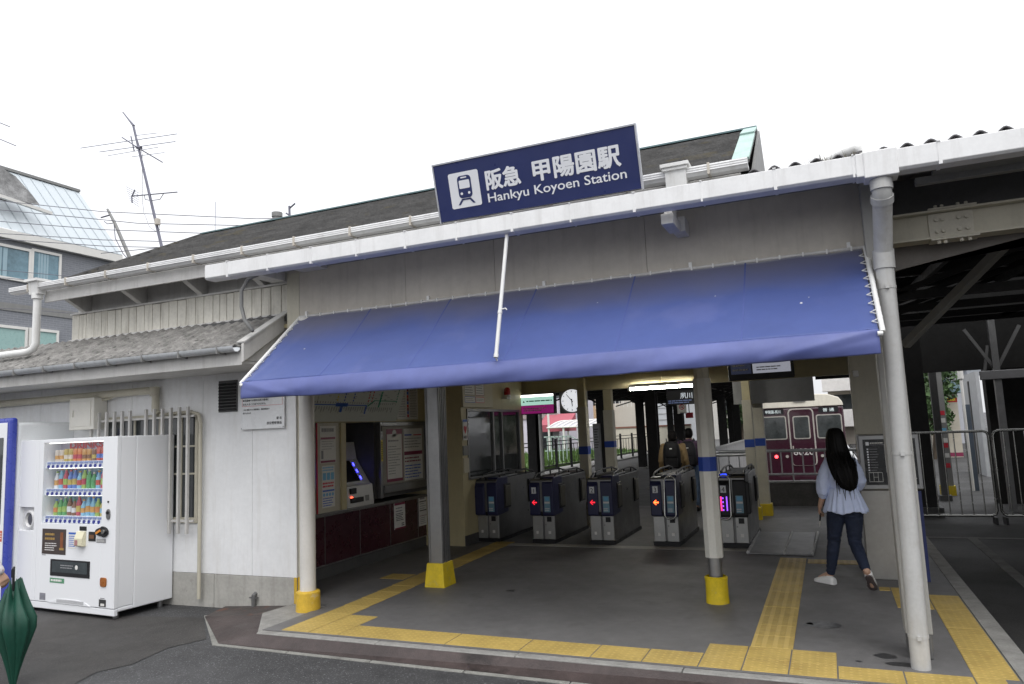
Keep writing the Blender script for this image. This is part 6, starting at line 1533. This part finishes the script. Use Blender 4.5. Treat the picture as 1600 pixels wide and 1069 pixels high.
for k in range(8):
    x = a.x+(c.x-a.x)*k/7; MB().tube([(x+.5*q/8,R_(q/8)[0]-.03,R_(q/8)[1]+.02) for q in range(9)],.045,6).build('rib', PAPER, t)
MB().tube([(a.x-.1,41.98,R_(0)[1]),(c.x+.1,41.98,R_(0)[1])],.05,6).build('front_beam', PAPER, t)
for k in range(4):
    x = a.x+(c.x-a.x)*k/3; MB().box(x-.05,x+.05,42,42.1,-.1,1.7 if k else 2.6).build('post', PAPER, t)
t = thing('white_column', 'thick white round column standing at the street corner beyond the fence', 'column', (-9,22,0)); a = at(843,700,y=23.5); MB().cyl((a.x,23.5,-.1),.13,3.2,18).build('shaft', PAPER, t, smooth=60)
t, x0, x1 = block('white_building', 'broad cream white building beyond the platform', 938,1062,60,14,mat('cream white facade', (.66,.63,.56), .8, var=.04, scale=.6))
MB().box(x0,x1,59.6,60,5.6,6.0).build('ledge', MGREY, t)
for i in range(4): MB().box(x0+3+i*4.0,x0+4.6+i*4,59.92,60,6.6,8.2).build('window', GLASS, t)
t, x0, x1 = block('boundary_wall', 'long cream boundary wall with brown coping behind the fence', 930,1080,47,1.42,mat('cream wall', (.62,.58,.48), .8, var=.06, streak=.2), dep=.3, cat='wall'); MB().box(x0,x1,46.95,47.35,1.42,1.52).build('coping', mat('red brown coping', (.25,.12,.09), .8, var=.2), t)
t, x0, x1 = block('grey_house', 'small pale grey house at the end of the platform', 1030,1060,52,4.4,mat('pale grey siding', (.48,.50,.52), .7, var=.05), roof=(MGREY,.25)); 
for k in range(7): MB().box(x0+.05,x1-.05,51.97,52,.6+.42*k,.64+.42*k).build('siding_line', MGREY, t)
t, x0, x1 = block('white_house', 'white house far beyond the parapet', 1062,1182,72,9,mat('off white wall', (.62,.61,.58), .8, var=.05), roof=(MGREY,.3))
for k in range(3): MB().box(x0+1.5+k*2.6,x0+2.8+k*2.6,71.94,72,2.2,3.6).build('window', GLASS, t)
t, x0, x1 = block('balcony_flats', 'pale block of flats with balconies right of the train', 1300,1350,48,14,mat('pale flats wall', (.58,.53,.46), .8, var=.06))
for k in range(5):
    MB().box(x0-.3,x1,46.9,48,1.0+2.1*k,1.15+2.1*k).box(x0-.3,x1,46.9,46.96,1.15+2.1*k,2.0+2.1*k).build('balcony', mat('pale balcony', (.66,.64,.62), .7, var=.08), t)
    MB().box(x0+.3,x1-.3,47.95,48,1.4+2.1*k,2.9+2.1*k).build('window', GLASS, t)
def tree(name, lb, c, rx, rz, n, s, seed):
    t = thing(name, lb, 'tree', c); b = MB(); b.tube([(c[0],c[1],c[2]-.1),(c[0]+.1,c[1],c[2]+rz*.7),(c[0],c[1],c[2]+rz*1.5)],[.16,.11,.04],8); b.tube([(c[0]+.05,c[1],c[2]+rz*.6),(c[0]+rx*.5,c[1],c[2]+rz*1.2)],[.07,.02],6); b.tube([(c[0]+.05,c[1],c[2]+rz*.7),(c[0]-rx*.5,c[1],c[2]+rz*1.3)],[.07,.02],6); b.build('trunk', BARK, t)
    b = MB(); rnd = random.Random(seed)
    for k in range(7): bush(b,(c[0]+rnd.uniform(-.6,.6)*rx,c[1]+rnd.uniform(-.6,.6)*rx,c[2]+rz*rnd.uniform(.7,1.7)),rx*.5,rx*.5,rz*.4,n//7,s,seed+k)
    b.build('crown', LEAF, t)
a = at(1456,640,y=30); tree('tree','leafy green tree at the far end of the side alley',(a.x,30,-.05),1.0,1.7,2600,.11,5)
a = at(1160,690,y=64); tree('tree','green tree far along the track beyond the parapet',(a.x,64,-.1),1.6,2.2,1800,.18,9)
a = at(1405,650,y=40); tree('tree','tree showing in slivers behind the broad beige post',(a.x,40,-.1),1.5,2.6,1800,.15,12)
# far end of the side alley
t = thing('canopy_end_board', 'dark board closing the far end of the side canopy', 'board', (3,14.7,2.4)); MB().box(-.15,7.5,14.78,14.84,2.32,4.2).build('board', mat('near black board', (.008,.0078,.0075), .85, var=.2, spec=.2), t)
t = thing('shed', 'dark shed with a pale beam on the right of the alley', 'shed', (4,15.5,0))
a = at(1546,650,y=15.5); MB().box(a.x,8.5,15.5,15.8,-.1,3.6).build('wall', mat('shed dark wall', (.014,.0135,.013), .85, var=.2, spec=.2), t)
a = at(1535,612,y=14.3); MB().box(a.x,6.5,14.3,14.4,2.12,2.27).build('beam', mat('dull beam', (.14,.14,.145), .6, var=.1), t, bevel=.01)
a2 = at(1572,700,y=14.35); MB().box(a2.x-.05,a2.x+.05,14.32,14.42,-.05,3.2).build('post', DSTEEL, t); b = MB(); b.bar((a2.x,14.37,2.27),(a2.x-.4,14.37,3.0),.05,.05); b.bar((a2.x,14.37,2.27),(a2.x+.4,14.37,3.0),.05,.05); b.bar((a.x+.08,14.37,2.27),(a.x+.16,14.37,2.7),.04,.04); b.build('strut', DGREY, t, split=True)
t = thing('panel_fence', 'pale grey panel wall running back beside the alley', 'wall', (2.6,19,0)); a = at(1544,745,z=-.05); MB().box(a.x-.02,a.x+.06,a.y,a.y+1.9,-.05,2.6).build('panel', mat('pale grey panel', (.34,.35,.36), .6, var=.08), t); MB().box(a.x-.05,a.x,a.y+1.0,a.y+1.1,-.05,2.4).build('post', DGREY, t)
t = thing('alley_post', 'grey post plastered with small stickers behind the chrome barrier', 'post', (2,17,0)); a = at(1475,700,y=17); MB().box(a.x-.1,a.x+.1,17,17.2,-.05,2.6).build('shaft', MGREY, t); MB().box(a.x-.13,a.x+.13,16.97,17.23,-.06,.14).build('foot', YEL, t)
F = Face((a.x-.1,16.999,0),(1,0,0),(0,0,1))
for v,m_ in ((1.55,REDINK),(1.4,PAPER),(1.2,CYAN),(.9,REDINK),(.7,PAPER),(.5,REDINK),(1.0,PAPER)): F.rect(m_,.1,.18,v,v+.09)
F.build('sticker', t)
t = thing('alley_post', 'slim white post with a lamp head on a blue grey sleeve', 'post', (2.6,18,0)); a = at(1507,640,y=18); MB().cyl((a.x,18,-.05),.03,2.75,10).build('shaft', PAPER, t); MB().cyl((a.x,18,2.3),.055,.28,12).build('lamp_head', PAPER, t); MB().box(a.x-.02,a.x+.10,17.98,18.1,-.05,1.75).build('sleeve', mat('blue grey sleeve', (.07,.09,.12), .6, var=.1), t)
t = thing('dark_column', 'dark steel column behind the right edge of the information board', 'column', (1.2,14,0)); a = at(1435,640,y=13.6); MB().box(a.x-.13,a.x+.13,13.6,13.86,-.05,3.9).build('shaft', DARK, t); MB().box(a.x-.2,a.x+.2,13.5,13.96,-.05,.1).build('base', DGREY, t)
t = thing('canopy_post', 'slim grey canopy post left of the stickered post', 'post', (1.9,16,0)); a = at(1463,640,y=16); MB().box(a.x-.06,a.x+.06,16,16.12,-.05,3.0).build('shaft', DGREY, t); MB().box(a.x-.1,a.x+.1,15.96,16.16,-.05,.05).build('base', DGREY, t)
t, x0, x1 = block('corner_shop', 'cream shop with blue roof and red sign strip at the alley end', 1478,1502,31,2.3,mat('cream shop wall', (.50,.46,.38), .7, var=.06), dep=6)
b = MB(); b.prism([(x0-.1,2.3),(x1+.3,2.3),(x1+.1,2.55),(x0-.1,3.05)],'y',30.8,37); b.build('roof', mat('blue grey roof', (.22,.33,.38), .6, var=.08), t)
F = Face((x0,30.998,0),(1,0,0),(0,0,1)); F.rect(mat('red sign strip',(.45,.04,.02),.5),0,x1-x0,1.95,2.2); F.lines(YELINK,.05,x1-x0-.05,1.98,2.16,1,.7,.002,.05); F.rect(MINK,0,x1-x0,-.02,.12); F.build('sign_strip', t)
t, x0, x1 = block('far_house', 'pale grey house with a balcony beyond the corner shop', 1462,1530,44,9,mat('bluish grey wall', (.42,.43,.47), .7, var=.06), dep=8)
MB().box(x0+1.6,x0+2.7,43.2,44,3.4,4.5).build('balcony', mat('grey balcony', (.28,.30,.33), .6, var=.08), t)
for x,z in ((x0+1.0,3.6),(x0+3.2,4.3),(x0+3.2,2.5)): MB().box(x,x+.55,43.95,44,z,z+.9).build('window', GLASS, t)

# ------------------------------------------------------------------ left background: grey house, aerials, poles, cables
BX = -24.0
t = thing('grey_house', 'grey brick house with a steep pale metal roof behind the station', 'house', (BX-3,16,0))
e0, e1 = at(-60,357,x=BX), at(182,414,x=BX); y0, y1 = e0.y-4, e1.y
BRK = mat('grey brick wall', (.16,.17,.20), .8, var=.08, scale=3)
nb = BRK.node_tree; bt = nb.nodes.new("ShaderNodeTexBrick"); bt.inputs['Scale'].default_value = 1; bt.inputs['Mortar Size'].default_value = .008; bt.inputs['Brick Width'].default_value = .24; bt.inputs['Row Height'].default_value = .075
bt.inputs['Color1'].default_value = (.19,.20,.225,1); bt.inputs['Color2'].default_value = (.215,.225,.25,1); bt.inputs['Mortar'].default_value = (.27,.28,.30,1)
gg = nb.nodes.new("ShaderNodeNewGeometry"); sp = nb.nodes.new("ShaderNodeSeparateXYZ"); cb = nb.nodes.new("ShaderNodeCombineXYZ"); nb.links.new(gg.outputs['Position'], sp.inputs[0]); nb.links.new(sp.outputs[1], cb.inputs[0]); nb.links.new(sp.outputs[2], cb.inputs[1]); nb.links.new(cb.outputs[0], bt.inputs['Vector']); nb.links.new(bt.outputs[0], nb.nodes["Principled BSDF"].inputs['Base Color'])
MB().box(BX-9,BX,y0,y1,-.2,8.46).build('wall', BRK, t)
EZ_ = 8.45
MB().box(BX-9,BX+.2,y0,y1+.1,8.46,8.74).build('eave', PAPER, t)
# steep roof slope facing us
rL, rR = at(-40,248,x=BX-2.6), at(123,302,x=BX-2.6)
RZT = (rL.z+rR.z)/2
MET = mat('pale metal roofing', (.47,.515,.545), .55, 0, var=.03, scale=.6, streak=.1)
b = MB(); b.faces([(BX+.2,y0,8.76),(BX+.2,y1+.1,8.76),(BX-2.6,rR.y,RZT),(BX-2.6,y0,RZT),(BX-8,y0,8.76),(BX-8,y1,8.76),(BX-5,rR.y,RZT),(BX-5,y0,RZT)],[(0,1,2,3),(2,6,7,3),(1,5,6,2)]); rf = b.build('roof', MET, t)
b = MB(); n = 22
for i in range(n):
    q = (i+.5)/n; ya = y0+(y1+.1-y0)*q; yb = y0+(rR.y-y0)*q
    b.bar((BX+.2,ya,8.78),(BX-2.6,yb,RZT+.02),.025,.012,(1,0,.5))
b.build('seam', mat('roof seam', (.42,.465,.495), .5, var=.05), rf, split=True)
MB().bar((BX-2.6,y0,RZT+.02),(BX-2.6,rR.y,RZT+.02),.2,.1).build('ridge_cap', MGREY, rf)
b = MB(); a = at(5,300,x=BX-.8); q_ = lambda px,py,xx: at(px,py,x=xx)
P = [q_(-20,262,BX-.9),q_(14,283,BX-.9),q_(40,312,BX-.6),q_(52,328,BX-.4),q_(-20,312,BX-.4)]
b.faces([p+Vector((.35,0,.1)) for p in P],[(0,1,2,3,4)]); b.faces([p+Vector((.10,0,.05)) for p in P],[(4,3,2,1,0)]); b.build('broken_patch', mat('grey rubble patch', (.20,.20,.20), .9, var=.5, scale=3), rf)
b = MB(); p0, p1 = q_(-20,312,BX-.2), q_(68,341,BX-.2); b.bar(p0+Vector((.4,0,.1)), p1+Vector((.4,0,.1)),.12,.1); b.build('ledge', PAPER, rf)
for (px0,py0,px1,py1) in ((-40,372,46,443),(48,388,93,450),(-40,503,40,560),(44,512,89,562)):
    a, c = at(px0,py0,x=BX), at(px1,py1,x=BX); z1 = at(px0,py0,x=BX).z; z0 = c.z
    fr = MB().box(BX-.05,BX+.07,a.y,c.y,z0,z0+.09).box(BX-.05,BX+.07,a.y,c.y,z1-.09,z1).box(BX-.05,BX+.07,a.y,a.y+.08,z0+.09,z1-.09).box(BX-.05,BX+.07,c.y-.08,c.y,z0+.09,z1-.09).build('window', PAPER, t)
    lo = py0 > 480
    MB().box(BX+.0,BX+.03,a.y+.08,c.y-.08,z0+.09,z1-.09).build('pane', mat('frosted green pane', (.30,.46,.44), .3, var=.05) if lo else mat('bluish window pane', (.16,.27,.33), .1, var=.3, scale=.8), fr)
    if not lo:
        b = MB(); n = 10; ya, yb = a.y+.25, c.y-.15
        b.faces([(BX+.032+.004*math.sin(i*2.2),ya+(yb-ya)*.55*i/n,z) for z in (z0+.1,z1-.1) for i in range(n+1)],[(i,i+1,i+n+2,i+n+1) for i in range(n)]); b.build('curtain', mat('blue grey curtain', (.30,.42,.48), .6, var=.05), fr)
a = at(0,462,x=BX); MB().box(BX,BX+.03,y0,y1,a.z-.45,a.z-.2).build('band', MGREY, t)
t = thing('low_shed', 'low shed with a dark corrugated roof edge behind the station', 'shed', (-16,12,0)); a, c = at(-10,545,x=-17), at(70,560,x=-17)
MB().box(-19,-17,a.y-2,c.y+1,-.2,c.z-.12).build('wall', mat('pale shed wall', (.5,.47,.42), .8, var=.1), t)
b = MB(); n = 40; ya, yb = a.y-2, c.y+1
b.faces([(xx,ya+(yb-ya)*i/n,c.z+.05+.05*math.sin(i*2.5)) for xx in (-16.8,-19.2) for i in range(n+1)],[(i,i+1,i+n+2,i+n+1) for i in range(n)]); b.build('roof', DARK, t)
# television aerial on the hip of the roof
t = thing('tv_aerial', 'tall leaning television aerial mast behind the roof ridge', 'aerial', (-8.1,7.2,4.2)); AM = mat('aerial metal', (.15,.15,.19), .5, .4, var=.1)
Y_ = 7.6
A_ = lambda u,v,dy=0: at(u/3.96, 150+v/3.96, y=Y_)+Vector((0,dy,0))
b = MB(); b.tube([A_(1012,985),A_(1003,943),A_(825,185),A_(812,165)],[.022,.022,.017,.017],8); b.build('mast', AM, t)
MB().tube([A_(760,100),A_(795,145),A_(828,185)],[.009,.012,.02],6).build('top_boom', AM, t)
b = MB(); b.tube([A_(790,270,-.1),A_(860,325),A_(938,385,.2)],.010,6); b.tube([A_(810,250),A_(830,340)],.010,6); b.tube([A_(1020,0)*0+A_(850,318),A_(872,322)],.03,6); b.build('boom', AM, t)
for k,(u0,v0,u1,v1) in enumerate(((497,323,1095,235),(615,347,1085,282),(668,370,980,317),(815,377,1018,350),(840,245,970,230))):
    MB().tube([A_(u0,v0),A_(u1,v1)],.0065 if k < 2 else .005,5).build('element', mat('thin aerial rod', (.30,.31,.38), .5, .3, var=0), t)
b = MB(); b.tube([A_(815,620),A_(1097,595)],.009,6); b.tube([A_(893,612),A_(898,640),A_(935,648),A_(990,640),A_(1015,600)],.006,6); b.tube([A_(835,580),A_(815,625),A_(818,662)],.011,6); b.build('lower_boom', AM, t)
for k in range(7): MB().tube([A_(778+4*k,560+14*k),A_(858,600+14*k)],.0045,5).build('reflector_rod', MATS['thin aerial rod'], t)
MB().box(A_(985,782).x-.035,A_(985,782).x+.035,Y_-.06,Y_,A_(985,782).z-.05,A_(985,782).z+.05).build('junction_box', mat('cream box', (.5,.46,.40), .5, var=.05), t, bevel=.01)
MB().tube([A_(845,250),A_(880,360),A_(880,640),A_(890,720),A_(925,810),A_(965,838),A_(990,825),A_(985,795)],.0055,5).build('lead', mat('grey lead', (.45,.45,.48), .6, var=0), t)
t = thing('tv_aerial', 'bare thin lightning rod on the roof ridge', 'rod', (-7,7.2,4.3)); MB().tube([at(336,365,y=7.13),at(337,315,y=7.13)],.004,5).build('spike', MATS['thin aerial rod'], t); MB().tube([at(336,365,y=7.13),at(336,361,y=7.13)],.012,6).build('socket', AM, t)
t = thing('tv_aerial', 'small distant aerial just right of the round vent above the ridge', 'aerial', (-16,20,8)); Q = lambda px,py: at(px,py,y=20)
MB().tube([Q(453,348),Q(452,322)],.04,6).build('mast', AM, t); MB().tube([Q(452,326),Q(461,318)],.03,6).build('boom', AM, t); MB().tube([Q(447,333),Q(457,340)],.03,6).build('boom', AM, t)
t = thing('vent_pole', 'round grey vent pole head rising over the ridge', 'pole', (-17,20,6)); a = Q(433,352); MB().cyl((a.x,20,a.z-6),.16,6.42,16).build('pole', MGREY, t, smooth=60); MB().cyl((a.x,20,a.z+.30),.19,.16,16).build('cap', MGREY, t, smooth=60); MB().box(a.x-.4,a.x,19.95,20.0,a.z+.1,a.z+.16).build('bracket', MGREY, t)
t = thing('tv_aerial', 'aerial rods at the top left border of the picture', 'aerial', (-26,16,10)); Q = lambda px,py: at(px,py,y=18)
MB().tube([Q(-30,180),Q(15,198)],.02,5).build('element', AM, t); MB().tube([Q(-30,205),Q(25,228)],.02,5).build('element', AM, t); MB().tube([Q(-25,170),Q(-12,330)],.04,6).build('mast', AM, t)
t = thing('utility_pole', 'leaning grey pole in front of the metal roof', 'pole', (-20,14,5)); Q = lambda px,py: at(px,py,y=13)
MB().tube([Q(214,470),Q(205,408),Q(180,350),Q(168,327)],[.05,.05,.04,.03],8).build('pole', MGREY, t, smooth=60); MB().tube([Q(158,340),Q(172,336)],.02,6).build('arm', AM, t); MB().tube([Q(163,346),Q(168,350),Q(176,349)],.012,5).build('hook', AM, t); MB().tube([Q(178,350),Q(180,372),Q(192,396),Q(200,405)],.012,5).build('stay', AM, t)
CB = mat('cable sheath', (.12,.12,.15), .6, var=0)
def cable(pts, lb, y=12.5, r=.010):
    P = [at(px,py,y=y) for px,py in pts]; Q = []
    for i in range(len(P)-1):
        for k in range(6): Q.append(P[i].lerp(P[i+1], k/6))
    Q.append(P[-1]); o = MB().tube(Q, r, 5).build('overhead_cable', CB); tag(o, lb, 'cable', 'overhead cables behind the station')
cable([(-80,310),(0,314),(162,331),(400,342),(560,340)],'uppermost overhead cable, meeting the top of the leaning pole')
cable([(-80,322),(0,328),(126,340),(215,349),(400,353),(520,352)],'second overhead cable down, passing below the pole top')
cable([(-80,342),(0,346),(162,359),(328,365),(420,364)],'overhead cable crossing the middle of the pale metal roof')
cable([(-80,362),(20,366),(162,375),(278,378),(340,377)],'overhead cable just above the eave of the grey house')
cable([(-80,370),(20,375),(167,385),(262,387)],'overhead cable near the foot of the aerial mast')
cable([(158,396),(252,387),(300,384)],'short rising cable ending at the aerial foot')
cable([(-60,420),(0,422),(110,432)],'thin cable crossing the upper window of the grey house',r=.008)
cable([(-60,431),(0,434),(100,442)],'thin cable at the sill of the upper window of the grey house',r=.008)
cable([(-60,480),(30,483),(118,490)],'cable crossing the brick wall of the grey house below the windows',r=.007)

t = thing('light_block_wall', 'unseen dark board wall added to keep light out of the alley canopy', 'wall', (4.7,10,0)); MB().box(4.7,4.8,5.9,14.7,-.1,3.34).box(4.7,4.8,8.5,14.7,3.34,3.5).box(4.7,4.8,11.0,14.7,3.5,3.64).build('boards', mat('dark boards', (.016,.015,.014), .85, var=.25, spec=.2), t)  # unseen wall, added to block light entering the alley from the right
t = thing('weed_tuft', 'small dry weeds growing beside the pipe on the gutter', 'weeds', (.2,5.2,3.32)); b = MB(); rnd = random.Random(4)
for i in range(70):
    x = rnd.uniform(.02,.33); p = Vector((x,5.17+rnd.uniform(0,.08),3.31)); q = p+Vector((rnd.uniform(-.05,.05),rnd.uniform(-.02,.02),rnd.uniform(.03,.09))); b.faces([p+Vector((-.003,0,0)),p+Vector((.003,0,0)),q],[(0,1,2)])
b.build('blades', mat('dry weeds', (.10,.085,.04), .8, var=.3), t)
o = MB().box(-4.6,-.98,9.62,9.80,-.01,.003).build('gate_strip', CONC); struct(o, 'pale concrete strip in front of the ticket gates')
